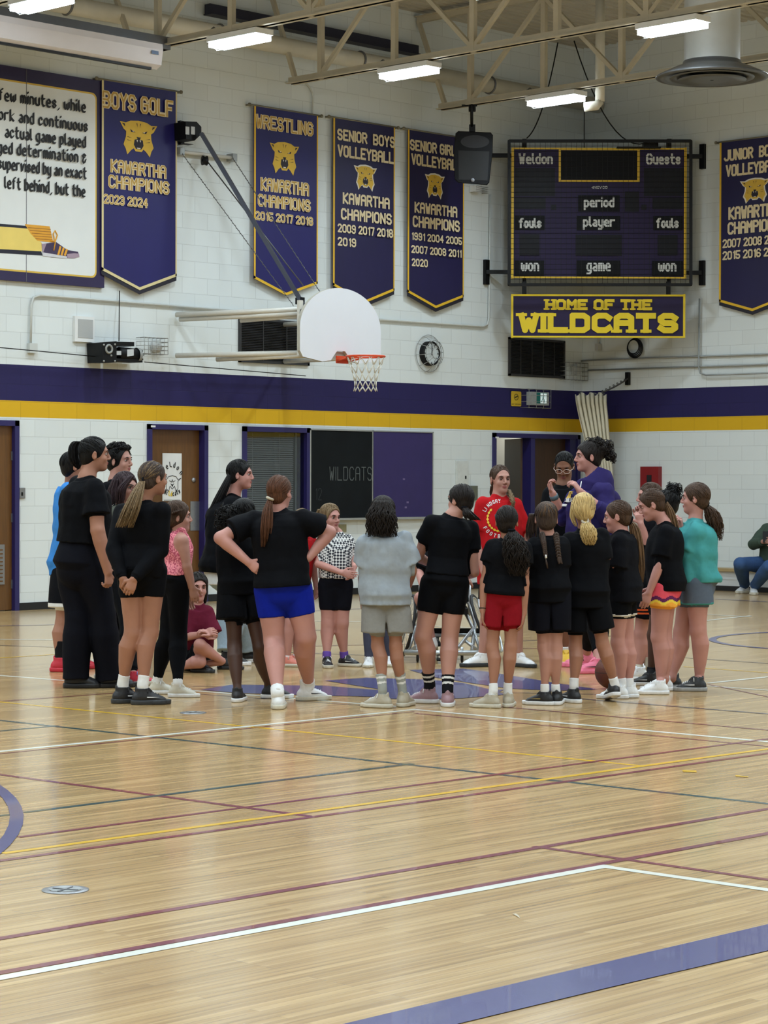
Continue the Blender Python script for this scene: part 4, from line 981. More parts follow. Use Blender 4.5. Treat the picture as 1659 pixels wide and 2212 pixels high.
m_ = MB(); a, c = BW(1104, 845, .012), BW(1126, 878, .012); Yn = mat('notice_yellow', (206, 172, 40), .5, .03, 8)
m_.poly(rrect(a[0], c[2], c[0], a[2], .02, -.012)[::-1], Yn); m_.bb((a[0] + .02, -.011, c[2] + .02), (c[0] - .02, -.002, a[2] - .02), Yn)
cr = ((a[0] + c[0]) / 2, -.014, c[2] + (a[2] - c[2]) * .62); m_.ring(cr, (0, 1, 0), .042, .004, M_ink, 24, 4); m_.bar((cr[0] - .03, -.0145, cr[2] - .008), (cr[0] + .03, -.0145, cr[2] + .012), .014, .002, M_ink, (0, 1, 0)); letter(m_, 'NO THROWING', (a[0] + .012, -.014, c[2] + .02), U0, V0, c[0] - a[0] - .024, .016, .0035, M_ink, N0 * .001)
tag(m_.build('notice_sign', loc=(float(a[0]), 0, float(c[2]))), 'small yellow notice sign with a black ringed symbol left of the exit sign', 'sign')
# chalkboard and purple pin board
cb = empty('chalkboard', BW(738, 1024), 'black chalkboard with WILDCATS chalked on it', 'chalkboard')
a, c = BW(672, 929, .03), BW(804, 1118, .03); M_alu = mat('aluminium_trim', (170, 172, 170), .4, .04, 10, metal=.5); M_slate = mat('slate', (13, 18, 22), .7, .25, 3, spec=.2)
m_ = MB(); m_.bb((a[0], -.02, c[2]), (c[0], 0, a[2]), M_slate); M_ch = mat('chalk', (92, 98, 98), .9, .1, 40)
letter_px(m_, 'WILDCATS', 711, 1034, 801, 1042, 30, .011, M_ch, BW, .02, .0015)
letter_px(m_, '12', 680, 1080, 694, 1081, 26, .007, mat('chalk_faint', (52, 58, 60), .9), BW, .02, .0015)
m_.build('slate', cb)
m_ = MB(); m_.bb((a[0] - .02, -.03, c[2] - .02), (a[0], 0, a[2] + .02), M_alu); m_.bb((c[0], -.03, c[2] - .02), (c[0] + .012, 0, a[2] + .02), M_alu); m_.bb((a[0] - .02, -.03, a[2]), (c[0] + .02, 0, a[2] + .02), M_alu); m_.bb((a[0] - .02, -.08, c[2] - .025), (c[0] + .0, 0, c[2]), M_alu); m_.build('trim', cb)
pb = empty('pin_board', BW(870, 1024), 'plain purple pin board right of the chalkboard', 'pin board')
a, c = BW(808, 932, .03), BW(934, 1116, .03); m_ = MB(); m_.bb((a[0], -.022, c[2]), (c[0], 0, a[2]), mat('pin_board_purple', (45, 35, 90), .7, .06, 6, bump=.05, bscale=200))
for (x_, y_) in ((872, 1035), (880, 1085), (876, 1096)): q = BW(x_, y_, .023); m_.bb(q - np.array([.02, .001, .012]), q + np.array([.02, 0, .012]), mat('scuff', (110, 98, 140), .8))
m_.build('panel', pb)
m_ = MB(); m_.bb((a[0], -.03, a[2]), (c[0] + .015, 0, a[2] + .015), M_alu); m_.bb((c[0], -.03, c[2]), (c[0] + .015, 0, a[2] + .015), M_alu); m_.bb((a[0], -.06, c[2] - .03), (c[0] + .015, 0, c[2]), M_alu); m_.build('trim', pb)
cb.location.y -= .004; pb.location.y -= .004
m_ = MB(); a, c = BW(985, 995, .02), BW(1012, 1075, .02); m_.bb((a[0], -.02, c[2]), (c[0], 0, a[2]), mat('panel_white', (206, 210, 208), .5)); m_.bb((a[0] + .02, -.026, c[2] + .02), (c[0] - .02, -.02, a[2] - .02), mat('panel_white')if False else MATS['panel_white']); m_.box(BW(1006, 1031, .03), (.02, .012, .04), M_blk)
tag(m_.build('electrical_panel', loc=(float(a[0]), 0, float(c[2]))), 'white flush electrical panel right of the purple pin board', 'electrical panel')
m_ = MB(); m_.box(BW(1023, 1065, .02), (.13, .04, .2), mat('olive_device', (96, 98, 84), .5)); tag(m_.build('thermostat', loc=BW(1023, 1065)), 'small grey green wall device beside the electrical panel', 'thermostat')
m_ = MB(); m_.box(BW(739, 1141, .02), (.13, .03, .1), mat('olive_plate', (130, 124, 92), .5)); tag(m_.build('wall_plate', loc=BW(739, 1141)), 'olive wall plate under the chalkboard tray', 'wall plate')
m_ = MB(); m_.box(BW(48, 1065, .008), (.075, .016, .12), M_steel); m_.box(BW(48, 1067, .018), (.02, .006, .04), M_blk); tag(m_.build('key_switch', loc=BW(48, 1065)), 'small steel key switch plate beside the far left door', 'switch')
# right wall: outlet, red box, coil, hook, boxes, ledge
m_ = MB(); m_.box(RW(1545, 1207, .006), (.012, .075, .12), M_steel)
for py in (1202, 1212): m_.box(RW(1545, py, .014), (.006, .035, .03), M_blk)
tag(m_.build('wall_outlet', loc=RW(1545, 1207)), 'steel double outlet low on the right wall', 'outlet')
fbx = empty('fire_cabinet', RW(1402, 1035), 'red fire box with a small black window on the right wall', 'fire box')
a, c = RW(1383, 1008, .08), RW(1422, 1062, .08); M_red = mat('fire_red', (128, 20, 26), .45, .04, 6); m_ = MB(); m_.bb((-.08, c[1], c[2]), (0, a[1], a[2]), M_red); m_.build('box', fbx)
m_ = MB(); a1, c1 = RW(1397, 1026, .085), RW(1407, 1043, .085); m_.bb((-.085, c1[1], c1[2]), (-.07, a1[1], a1[2]), M_black); m_.build('window_panel', fbx)
m_ = MB()
for k in range(4): m_.ring(RW(1368 + k * 1.2, 749 + k, .06), (1, 0, 0), .10 + .012 * k, .009, M_blk, 30, 6)
tag(m_.build('cable_coil', loc=RW(1368, 749, .06)), 'coil of black cable hanging under the WILDCATS sign', 'cable coil')
m_ = MB(); m_.box(RW(1292, 750, .06), (.08, .06, .1), M_dev); m_.tube([RW(1293, 728, .05), RW(1293, 742, .05)], .012, M_dev, 8); tag(m_.build('junction_box', loc=RW(1292, 750)), 'small grey junction box under the WILDCATS sign', 'junction box')
bn = empty('wall_bench', RW(1600, 1245), 'low white boarded wall bench with a tan wooden top along the right wall', 'bench')
zt_ = float(RW(1545, 1227, .28)[2]); y0_, y1_ = -2.0, -9.0
m_ = MB(); m_.bb((-.30, y1_, zt_ - .04), (0, y0_, zt_), mat('bench_wood', (168, 146, 104), .4, .1, 4, stretch=(8, 1, 8))); m_.build('seat_plank', bn)
m_ = MB(); m_.bb((-.26, y1_, .07), (-.01, y0_, zt_ - .04), mat('bench_white', (196, 200, 202), .5, .03, 4)); m_.bb((-.264, y1_, zt_ * .5), (-.26, y0_, zt_ * .5 + .006), M_dev); m_.build('front_board', bn)
m_ = MB(); m_.bb((-.265, y1_, 0), (-.01, y0_, .07), M_black); m_.build('kick_board', bn)
# corner divider curtain and its tie arm
def sheet(name, mb, rows, m, n):
    vs = [q for r in rows for q in r]; k = len(rows[0]); fs = [(i * k + j, i * k + j + 1, (i + 1) * k + j + 1, (i + 1) * k + j) for i in range(len(rows) - 1) for j in range(k - 1)]
    mb.faces(vs, fs, m, True)
cu = empty('divider_curtain', FL(1300, 1262), 'bundled cream divider curtain hanging in the corner', 'curtain')
M_cur = mat('curtain_canvas', (206, 200, 180), .8, .06, 4)
cD = depth((-.45, -.75, 2)); prof = [(851, 1242, 1309, 1.0), (870, 1244, 1309, 1), (900, 1250, 1312, 1), (950, 1262, 1316, .9), (1000, 1275, 1321, .8), (1060, 1290, 1326, .7), (1150, 1296, 1328, .6), (1262, 1300, 1330, .6)]
rows = []; K = 61
for (py, xa, xb, s) in prof:
    r = []
    for j in range(K):
        t = j / (K - 1); ph = t * 2 * math.pi * 7 + .6 * math.sin(py * .01 + t * 4); r.append(UN(xa + (xb - xa) * t, py + (4 * math.sin(ph * .5) if py < 860 else 0) , cD + .06 * math.sin(ph) * s - .03))
    rows.append(r)
m_ = MB(); sheet('c', m_, rows, M_cur, K); co = m_.build('curtain_cloth', cu); sm = co.modifiers.new('thick', 'SOLIDIFY'); sm.thickness = .012
m_ = MB(); m_.tube([UN(x, 852 + 3 * math.sin(x), cD - .02) for x in np.linspace(1250, 1306, 12)], .012, M_chain, 6); m_.build('top_band', cu)
m_ = MB(); p, q = UN(1296, 849, cD), RW(1356, 818, .05); m_.tube(cable(p, q, .02, 8), .012, M_chain, 6)
for t in np.linspace(.1, .9, 7): m_.ring(p + (q - p) * t, q - p, .018, .006, M_chain, 12, 5)
m_.box(RW(1356, 818, .03), (.05, .06, .18), M_blk); tag(m_.build('tie_chain', loc=p), 'dark tie chain from the curtain top to a black wall hook', 'chain')
# floor sockets
for (px, py, r, l) in ((141, 1923, .085, 'round metal floor socket in the near left of the floor'), (417, 1540, .085, 'round metal floor socket near the group of people')):
    o = empty('floor_socket', FL(px, py), l, 'floor socket'); c = FL(px, py)
    m_ = MB(); m_.lathe(c, (0, 0, 1), [(r, .0008), (r, .003), (r * .72, .0045), (r * .66, .002)], M_steel, 36); m_.build('collar', o)
    m_ = MB(); m_.lathe(c, (0, 0, 1), [(r * .66, .0045), (r * .56, .0035), (r * .3, .003), (0, .003)], M_cond_g, 36)
    for k in range(4): m_.bar(c + np.array([0, 0, .004]), c + np.array([math.cos(k * 1.57 + .4) * r * .6, math.sin(k * 1.57 + .4) * r * .6, .0045]), .008, .003, M_grey)
    m_.build('cover', o)
# ================================================================ PEOPLE: implicit surfaces turned into continuous meshes
def loft(p0, p1, side, T, A, B=None, cu=None, cv=None, cap=(1, 1), fold=None):
    """solid around the axis p0-p1 with elliptic sections A (along side) x B; cap 1 = rounded end, 0 = flat cut"""
    p0 = np.asarray(p0, float); p1 = np.asarray(p1, float); w = p1 - p0; L = np.linalg.norm(w); w = w / L
    u = np.asarray(side, float); u = u - w * np.dot(u, w); u = norm(u) if np.linalg.norm(u) > 1e-5 else perp(w)[0]; v = np.cross(w, u)
    A = np.asarray(A, float); B = A if B is None else np.asarray(B, float); T = np.asarray(T, float)
    m = max(A.max(), B.max()) + max(np.abs(cu).max() if cu is not None else 0, np.abs(cv).max() if cv is not None else 0)
    lo = np.minimum(p0, p1) - m; hi = np.maximum(p0, p1) + m
    def f(x, y, z):
        x = x - p0[0]; y = y - p0[1]; z = z - p0[2]
        t = (x * w[0] + y * w[1] + z * w[2]) / L; tc = np.clip(t, 0, 1)
        a = np.interp(tc, T, A); b = np.interp(tc, T, B)
        du = x * u[0] + y * u[1] + z * u[2]; dv = x * v[0] + y * v[1] + z * v[2]
        if cu is not None: du = du - np.interp(tc, T, cu)
        if cv is not None: dv = dv - np.interp(tc, T, cv)
        e = (t - tc) * L
        if fold is not None: a = a + fold[0] * np.sin(np.arctan2(dv / b, du / a) * fold[1] + tc * fold[2]) * np.clip(1 - tc, 0, 1)
        q = (du / a) ** 2 + (dv / b) ** 2
        mn = np.minimum(a, b)
        c0 = mn if cap[0] else 0.002; c1 = mn if cap[1] else 0.002
        ee = np.where(e < 0, e / c0 if cap[0] else 0, e / c1 if cap[1] else 0)
        q = q + ee ** 2
        r = np.sqrt(q + 1e-9)
        d = (r - 1) * r / np.sqrt((du / a ** 2) ** 2 + (dv / b ** 2) ** 2 + (ee / mn) ** 2 + 1e-9)
        d = np.clip(d, -mn, 9)
        if not cap[0]: d = np.maximum(d, -t * L)
        if not cap[1]: d = np.maximum(d, (t - 1) * L)
        return d
    return f, lo, hi
def cone(p0, p1, r0, r1): 
    p0 = np.asarray(p0, float); p1 = np.asarray(p1, float)
    if np.linalg.norm(p1 - p0) < 1e-5: p1 = p0 + np.array([0, 0, 1e-3])
    return loft(p0, p1, perp(norm(p1 - p0))[0], (0, 1), (r0, r1))
def ell(c, axes, rad):
    c = np.asarray(c, float); X = np.asarray(axes, float); rad = np.asarray(rad, float); m = rad.max()
    def f(x, y, z):
        x = x - c[0]; y = y - c[1]; z = z - c[2]
        k0 = 0; k1 = 0
        for i in range(3):
            s = (x * X[i][0] + y * X[i][1] + z * X[i][2]) / rad[i]; k0 = k0 + s * s; k1 = k1 + (s / rad[i]) ** 2
        r = np.sqrt(k0 + 1e-9); return np.clip((r - 1) * r / np.sqrt(k1 + 1e-9), -rad.min(), 9)
    return f, c - m, c + m
def half(p, n):
    """everything on the side of plane (p, n) that n points to"""
    p = np.asarray(p, float); n = norm(n)
    def f(x, y, z): return -((x - p[0]) * n[0] + (y - p[1]) * n[1] + (z - p[2]) * n[2])
    return f, np.full(3, -1e3), np.full(3, 1e3)
class Sculpt:
    def __init__(s): s.ops = []; s.under = None
    def add(s, prim, k=.012): s.ops.append((0, prim, k)); return s
    def cut(s, prim, k=.004): s.ops.append((1, prim, k)); return s
    def trim(s, prim): s.ops.append((2, prim, 0)); return s
    def field(s, ops, lo, n, h, ax):
        D = np.full(n, .5, 'f4')
        for o, (f, a, b), k in ops:
            if o == 2: continue
            m = k + 2.5 * h
            i0 = np.clip(((a - m - lo) / h).astype(int), 0, n); i1 = np.clip(((b + m - lo) / h).astype(int) + 2, 0, n)
            if np.any(i1 <= i0): continue
            sl = tuple(slice(i0[i], i1[i]) for i in range(3))
            d = f(ax[0][sl[0]][:, None, None], ax[1][sl[1]][None, :, None], ax[2][sl[2]][None, None, :])
            c = D[sl]
            if o == 0:
                hh = np.maximum(k - np.abs(c - d), 0) / k; D[sl] = np.minimum(c, d) - hh * hh * k * .25
            else:
                d = -d; hh = np.maximum(k - np.abs(c - d), 0) / k; D[sl] = np.maximum(c, d) + hh * hh * k * .25
        return D
    def build(s, h, wrinkle=0.0, seed=0):
        adds = [p for o, p, k in s.ops if o == 0]
        lo = np.min([p[1] for p in adds], 0) - .02 - 2 * h; hi = np.max([p[2] for p in adds], 0) + .02 + 2 * h
        n = np.ceil((hi - lo) / h).astype(int) + 1
        ax = [(lo[i] + h * np.arange(n[i])).astype('f4') for i in range(3)]
        D = s.field(s.ops, lo, n, h, ax)
        if wrinkle:
            r = np.random.default_rng(seed); X, Y, Z = ax[0][:, None, None], ax[1][None, :, None], ax[2][None, None, :]; w_ = 0
            for i in range(4):
                kx, ky, kz = r.normal(0, 17, 3) * (1, 1, 1.3); w_ = w_ + np.sin(kx * X + ky * Y + kz * Z + r.uniform(0, 6))
            D = np.where(D < .05, D - wrinkle * .8 * np.clip(.5 + .3 * w_, 0, 1.2), D).astype('f4')
        if s.under:
            Du = s.field(s.under, lo, n, h, ax); D = np.minimum(D, np.maximum(Du - .0065, D - .020))
        for o, (f, a, b), k in s.ops:
            if o == 2: D = np.maximum(D, -f(ax[0][:, None, None], ax[1][None, :, None], ax[2][None, None, :]))
        return nets(D, lo, h)
def nets(D, lo, h):
    ins = D < 0
    c = ins[:-1, :-1, :-1]; cnt = np.zeros(c.shape, 'i1')
    offs = [(i, j, k) for i in (0, 1) for j in (0, 1) for k in (0, 1)]
    sl = lambda i, j, k: (slice(i, D.shape[0] - 1 + i), slice(j, D.shape[1] - 1 + j), slice(k, D.shape[2] - 1 + k))
    for o in offs: cnt += ins[sl(*o)]
    act = np.argwhere((cnt > 0) & (cnt < 8))
    idx = np.full(c.shape, -1, 'i4'); idx[tuple(act.T)] = np.arange(len(act))
    vals = np.stack([D[act[:, 0] + o[0], act[:, 1] + o[1], act[:, 2] + o[2]] for o in offs], 1).astype('f8')
    acc = np.zeros((len(act), 3)); nn = np.zeros(len(act)); O = np.array(offs, float)
    for a in range(8):
        for b in range(a + 1, 8):
            if np.abs(O[a] - O[b]).sum() != 1: continue
            va, vb = vals[:, a], vals[:, b]; s = (va < 0) != (vb < 0)
            t = np.where(s, va / np.where(s, va - vb, 1), 0)
            acc += np.where(s[:, None], O[a] + (O[b] - O[a]) * t[:, None], 0); nn += s
    V = (act + acc / nn[:, None]) * h + lo
    Q = []
    for axn in range(3):
        b1, b2 = [(1, 2), (2, 0), (0, 1)][axn]
        s0 = [slice(1, -1)] * 3; s0[axn] = slice(0, -1); s1 = [slice(1, -1)] * 3; s1[axn] = slice(1, None)
        A_, B_ = ins[tuple(s0)], ins[tuple(s1)]
        e = np.argwhere(A_ != B_)
        if not len(e): continue
        fl = A_[tuple(e.T)]
        base = e.copy()
        for q in range(3):
            if q != axn: base[:, q] += 1
        def at(d1, d2):
            p = base.copy(); p[:, b1] += d1; p[:, b2] += d2; return idx[p[:, 0], p[:, 1], p[:, 2]]
        q = np.stack([at(-1, -1), at(0, -1), at(0, 0), at(-1, 0)], 1)
        q = np.where(fl[:, None], q, q[:, ::-1]); Q.append(q)
    return V, np.concatenate(Q)
def mesh_obj(name, VQ, mats, base, parent=None, matfn=None):
    V, Q = VQ
    me = bpy.data.meshes.new(name); V = V - np.asarray(base)
    me.vertices.add(len(V)); me.vertices.foreach_set('co', V.astype('f4').ravel())
    me.loops.add(len(Q) * 4); me.loops.foreach_set('vertex_index', Q.astype('i4').ravel())
    me.polygons.add(len(Q)); me.polygons.foreach_set('loop_start', np.arange(0, len(Q) * 4, 4, dtype='i4'))
    me.polygons.foreach_set('use_smooth', np.ones(len(Q), bool))
    for m in mats: me.materials.append(m)
    if matfn is not None:
        C = V[Q].mean(1) + np.asarray(base); me.polygons.foreach_set('material_index', matfn(C).astype('i4'))
    me.update(calc_edges=True); me.validate()
    o = bpy.data.objects.new(name, me); COL.objects.link(o)
    if parent is not None: o.parent = parent
    else: o.location = [float(q) for q in base]
    return o

def skin(name, c): return mat(name, c, .5, .05, 9, spec=.35)
SK = {'fair': skin('skin_fair', (172, 126, 112)), 'pink': skin('skin_pink', (178, 128, 118)), 'tan': skin('skin_tan', (156, 110, 90)), 'olive': skin('skin_olive', (156, 110, 88)), 'dark': skin('skin_dark', (70, 45, 34)), 'brown': skin('skin_brown', (116, 76, 56))}
M_lip = mat('lips', (150, 84, 82), .45, .03, 9); M_lipd = mat('lips_dark', (120, 66, 62), .45, .03, 9)
M_eyew = mat('eye_white', (168, 160, 156), .3, .0, 9); M_iris = mat('iris_dark', (38, 28, 24), .25, .0, 9)
def hairm(name, c, dark=.45):
    return mat(name, c, .5, dark, 1.0, bump=.45, bscale=1.0, stretch=(130, 130, 9), spec=.2)
HAIR = {'black': hairm('hair_black', (11, 10, 11)), 'dkbrown': hairm('hair_dark_brown', (27, 21, 19)), 'brown': hairm('hair_brown', (64, 46, 34)), 'redbrown': hairm('hair_red_brown', (80, 50, 34)), 'ltbrown': hairm('hair_light_brown', (96, 72, 50)),
        'ash': hairm('hair_ash_blond', (112, 92, 66)), 'blonde': hairm('hair_blonde', (190, 164, 112), .3), 'plum': hairm('hair_plum', (52, 38, 42)), 'greybrown': hairm('hair_grey_brown', (62, 50, 44))}
def fabric(name, c, rough=.85, noise=.04, bump=.22, bscale=16, **k): return mat(name, c, rough, noise, 40, bump=bump, bscale=bscale, spec=.12, **k)
FB = {}
def fabc(key, c, **k):
    if key not in FB: FB[key] = fabric('fabric_' + key, c, **k)
    return FB[key]
fabc('black', (5, 6, 11)); fabc('black2', (10, 11, 17)); fabc('navy', (9, 10, 19)); fabc('blue', (12, 30, 140)); fabc('grey', (142, 150, 158)); fabc('greyshort', (132, 132, 130)); fabc('red', (172, 22, 28)); fabc('redshort', (124, 14, 26))
fabc('purple', (42, 35, 84)); fabc('teal', (66, 142, 144)); fabc('slate', (84, 94, 108)); fabc('maroon', (92, 24, 44)); fabc('sky', (56, 124, 196)); fabc('olive', (82, 86, 78)); fabc('jeans', (58, 84, 126), bscale=30); fabc('ltjeans', (150, 168, 182), bscale=30)
fabc('green', (62, 76, 66)); fabc('white', (214, 214, 212)); fabc('leggrey', (66, 70, 90)); fabc('sock_white', (220, 222, 224)); fabc('sock_black', (22, 22, 26)); fabc('sock_purple', (96, 70, 150)); fabc('sock_beige', (176, 168, 152)); fabc('sock_blue', (120, 136, 150)); fabc('sock_grey', (150, 154, 150)); fabc('rose', (206, 60, 84)); fabc('shortorange', (200, 84, 40))
def pattern_mat(name, kind):
    m = bpy.data.materials.new(name); m.use_nodes = True; nt = m.node_tree; b = nt.nodes['Principled BSDF']; b.inputs['Roughness'].default_value = .85
    tc = nt.nodes.new('ShaderNodeTexCoord'); mp = nt.nodes.new('ShaderNodeMapping'); nt.links.new(tc.outputs['Object'], mp.inputs[0])
    if kind == 'check':
        mp.inputs['Rotation'].default_value = (0.5, 0.6, .8)
        ck_ = nt.nodes.new('ShaderNodeTexChecker'); ck_.inputs['Scale'].default_value = 58; ck_.inputs[1].default_value = lin((206, 206, 204)); ck_.inputs[2].default_value = lin((30, 32, 44))
        nt.links.new(mp.outputs[0], ck_.inputs[0]); nt.links.new(ck_.outputs[0], b.inputs['Base Color'])
    else:
        vz = nt.nodes.new('ShaderNodeTexNoise'); vz.inputs['Scale'].default_value = 60; vz.inputs['Detail'].default_value = 3; vz.inputs['Distortion'].default_value = 1.5
        nt.links.new(mp.outputs[0], vz.inputs[0]); rp = nt.nodes.new('ShaderNodeValToRGB'); rp.color_ramp.elements[0].position = .42; rp.color_ramp.elements[1].position = .58
        rp.color_ramp.elements[0].color = lin((170, 60, 88)); rp.color_ramp.elements[1].color = lin((240, 150, 160)); nt.links.new(vz.outputs[0], rp.inputs[0]); nt.links.new(rp.outputs[0], b.inputs['Base Color'])
    return m
FB['check'] = pattern_mat('fabric_check', 'check'); FB['pinkprint'] = pattern_mat('fabric_pink_print', 'pink')

def hand_prims(S, wr, d, n, side, k=1.0, curl=.5, thumb=1, spread=.0):
    """palm and five fingers from the wrist; d = direction of the fingers, n = way the palm faces, side = direction of the thumb side"""
    d = norm(d); n = norm(n - d * np.dot(n, d)); side = norm(np.cross(n, d)) * (1 if np.dot(np.cross(n, d), side) >= 0 else -1)
    pl = .078 * k
    S.add(loft(wr, wr + d * pl, side, (0, .35, .8, 1), np.array((.022, .032, .038, .036)) * k, np.array((.018, .016, .014, .012)) * k), .012)
    for i, (o, l) in enumerate(((.029, .072), (.010, .080), (-.010, .074), (-.028, .058))):
        p = wr + d * pl * (.96 if i in (1, 2) else .9) + side * o * k; ang = 0.0; L = l * k
        dirv = norm(d + side * (o * spread * 12))
        for s_, fr in enumerate((.45, .30, .25)):
            ang += curl * (0.75 if s_ == 0 else 1.0) * (1 + .08 * i)
            v = dirv * math.cos(ang) + n * math.sin(ang); q = p + v * L * fr
            S.add(cone(p, q, (.0088 - .0008 * s_) * k, (.0080 - .0009 * s_) * k), .003); p = q
    p = wr + d * pl * .25 + side * .022 * k; v = norm(d * .6 + side * .75 + n * .25); q = p + v * .038 * k; S.add(cone(p, q, .0125 * k, .0105 * k), .008)
    v = norm(d * .9 + side * .15 + n * (.2 + curl * .4)); r = q + v * .030 * k; S.add(cone(q, r, .0098 * k, .0088 * k), .003); S.add(cone(r, r + norm(v + n * .3) * .022 * k, .0088 * k, .0075 * k), .003)

def head_prims(S, c, F, Lf, U, hh, jaw=1.0, ear=True):
    k = hh / .225; ax = (Lf, F, U); P = lambda s, f, u: c + (Lf * s + F * f + U * u) * k
    S.add(ell(P(0, -.012, .028), ax, np.array((.073, .092, .085)) * k), .01)
    S.add(ell(P(0, .026, -.040), ax, np.array((.054 * jaw, .058, .070)) * k), .03)
    S.add(ell(P(0, .058, -.090), ax, np.array((.026 * jaw, .024, .020)) * k), .028)
    for s in (-1, 1): S.add(ell(P(s * .034, .058, -.030), ax, np.array((.020, .016, .018)) * k), .02)
    S.add(ell(P(0, .070, .026), ax, np.array((.046, .018, .012)) * k), .02)
    S.add(cone(P(0, .082, .012), P(0, .101, -.024), .0085 * k, .0105 * k), .010)
    for s in (-1, 1): S.add(ell(P(s * .011, .092, -.031), ax, np.array((.008, .011, .008)) * k), .006)
    for s in (-1, 1): S.cut(ell(P(s * .031, .086, .006), ax, np.array((.017, .014, .010)) * k), .012)
    S.add(ell(P(0, .082, -.054), ax, np.array((.021, .011, .0055)) * k), .004); S.add(ell(P(0, .080, -.064), ax, np.array((.018, .011, .0060)) * k), .004)
    if ear:
        for s in (-1, 1):
            S.add(ell(P(s * .077, -.012, -.006), (norm(Lf * s + F * -.45), norm(F + Lf * s * .45), U), np.array((.008, .019, .031)) * k), .006)
            S.cut(ell(P(s * .087, -.006, -.004), ax, np.array((.006, .009, .016)) * k), .006)
    return P

def shoe(parent, base, heel, tdir, L, upper, sole, h=.004, high=0.0, lace=None, mark=None, tilt=0.0, name='shoe', sole_h=.037, wid=1.0):
    """heel = point on the floor under the heel, tdir = horizontal toe direction"""
    heel = np.asarray(heel, float); t = norm((tdir[0], tdir[1], 0)); s = np.array([-t[1], t[0], 0]); Z = np.array([0, 0, 1.])
    if tilt: t2 = t * math.cos(tilt) - Z * math.sin(tilt); Z = Z * math.cos(tilt) + t * math.sin(tilt); heel = heel + np.array([0, 0, 1.]) * L * math.sin(tilt); t = t2
    k = L / .26
    Tt = (0, .12, .3, .5, .68, .82, .93, 1); Wd = np.array((.036, .046, .046, .044, .051, .054, .046, .026)) * k * wid
    Ht = np.array((.044, .053, .053, .046, .038, .031, .025, .017)) * k
    S = Sculpt(); c0 = heel + Z * .012
    S.add(loft(c0 + t * .02 * k, c0 + t * (L - .012 * k), s, Tt, Wd, Ht * 1.0, cv=Ht * .98 + .006), .01) if False else None
    p0 = heel + t * .016 * k; p1 = heel + t * (L - .014 * k)
    S.add(loft(p0, p1, s, Tt, Wd, Ht, cv=(Ht + .004) * (1 if np.dot(np.cross(t, s), Z) > 0 else -1)), .008)
    ak = heel + t * .062 * k + Z * .06 * k
    S.add(loft(ak, ak + Z * (.066 + high) * k, t, (0, .5, 1), np.array((.056, .054, .052)) * k, np.array((.048, .047, .046)) * k, cap=(1, 0)), .018)
    S.cut(loft(ak + Z * (.052 + high) * k, ak + Z * (.09 + high) * k, t, (0, 1), np.array((.045, .047)) * k, np.array((.040, .042)) * k, cap=(1, 0)), .003)
    S.cut(half(heel + Z * sole_h * k * .8, -Z), .002)
    tg = heel + t * .112 * k + Z * (.116 + high * .7) * k; S.add(ell(tg, (norm(t * .8 - Z * .6), s, norm(Z * .8 + t * .6) * -1), np.array((.034, .024, .008)) * k), .006)
    S.add(ell(heel + t * .012 * k + Z * (.120 + high) * k, (t, s, Z), np.array((.008, .016, .022)) * k), .008)
    o = mesh_obj(name, S.build(h), [upper], base, parent)
    S = Sculpt()
    S.add(loft(p0 + Z * sole_h * .5, p1 + Z * sole_h * .5, s, Tt, Wd + .010 * k, np.full(8, .05)), .004)
    S.cut(half(heel + Z * sole_h * k, Z), .004); S.cut(half(heel + Z * .001, -Z), .004)
    so = mesh_obj('sole', S.build(h), [sole], base, o)
    if lace is not None:
        m_ = MB()
        for i in range(5):
            f = .40 + .075 * i; w = np.interp(f, Tt, Wd) * .62; z = np.interp(f, Tt, Ht) * 2 * .93 + .004
            a = heel + t * L * f; m_.tube([a - s * w + Z * (z - .008), a + Z * (z + .006), a + t * .01 + s * w + Z * (z - .008)], .0032, lace, 5)
        for q in (-1, 1): a = heel + t * L * .37 + Z * (np.interp(.37, Tt, Ht) * 1.86 + .008); m_.tube([a, a + s * q * .028 + Z * .012, a + s * q * .04 - Z * .012], .0032, lace, 5)
        m_.build('laces', o)
    if mark is not None:
        m_ = MB()
        for q in (-1, 1):
            pts = [(.26, .40), (.36, .26), (.50, .30), (.72, .60), (.48, .46), (.36, .42), (.29, .52)]
            P_ = []
            for f, g in pts:
                w = np.interp(f, Tt, Wd); H = np.interp(f, Tt, Ht); zz = sole_h * k + g * (2 * H - sole_h * k) * .8; rr = max(0, 1 - ((zz - H) / H) ** 2) ** .5
                P_.append(heel + t * L * f + s * q * (w * rr + .0035) + Z * (zz + .004))
            m_.faces(P_, [(0, 1, 2, 5, 6), (2, 3, 4, 5)], mark)
        m_.build('side_mark', o)
    return o
SHM = {}
def shm(n, c, r=.5):
    if n not in SHM: SHM[n] = mat('shoe_' + n, c, r, .05, 30, bump=.1, bscale=60)
    return SHM[n]
for n_, c_ in (('black', (20, 20, 24)), ('white', (220, 222, 224)), ('offwhite', (196, 192, 178)), ('beige', (168, 160, 142)), ('mauve', (150, 118, 126)), ('pink', (232, 120, 150)), ('red', (190, 40, 60)), ('grey', (96, 100, 100)), ('charcoal', (40, 44, 48)), ('coral', (214, 130, 116)), ('yellow', (214, 170, 40)), ('solegrey', (150, 152, 152)), ('gold', (150, 130, 70)), ('sky_lace', (90, 130, 190))): shm(n_, c_)

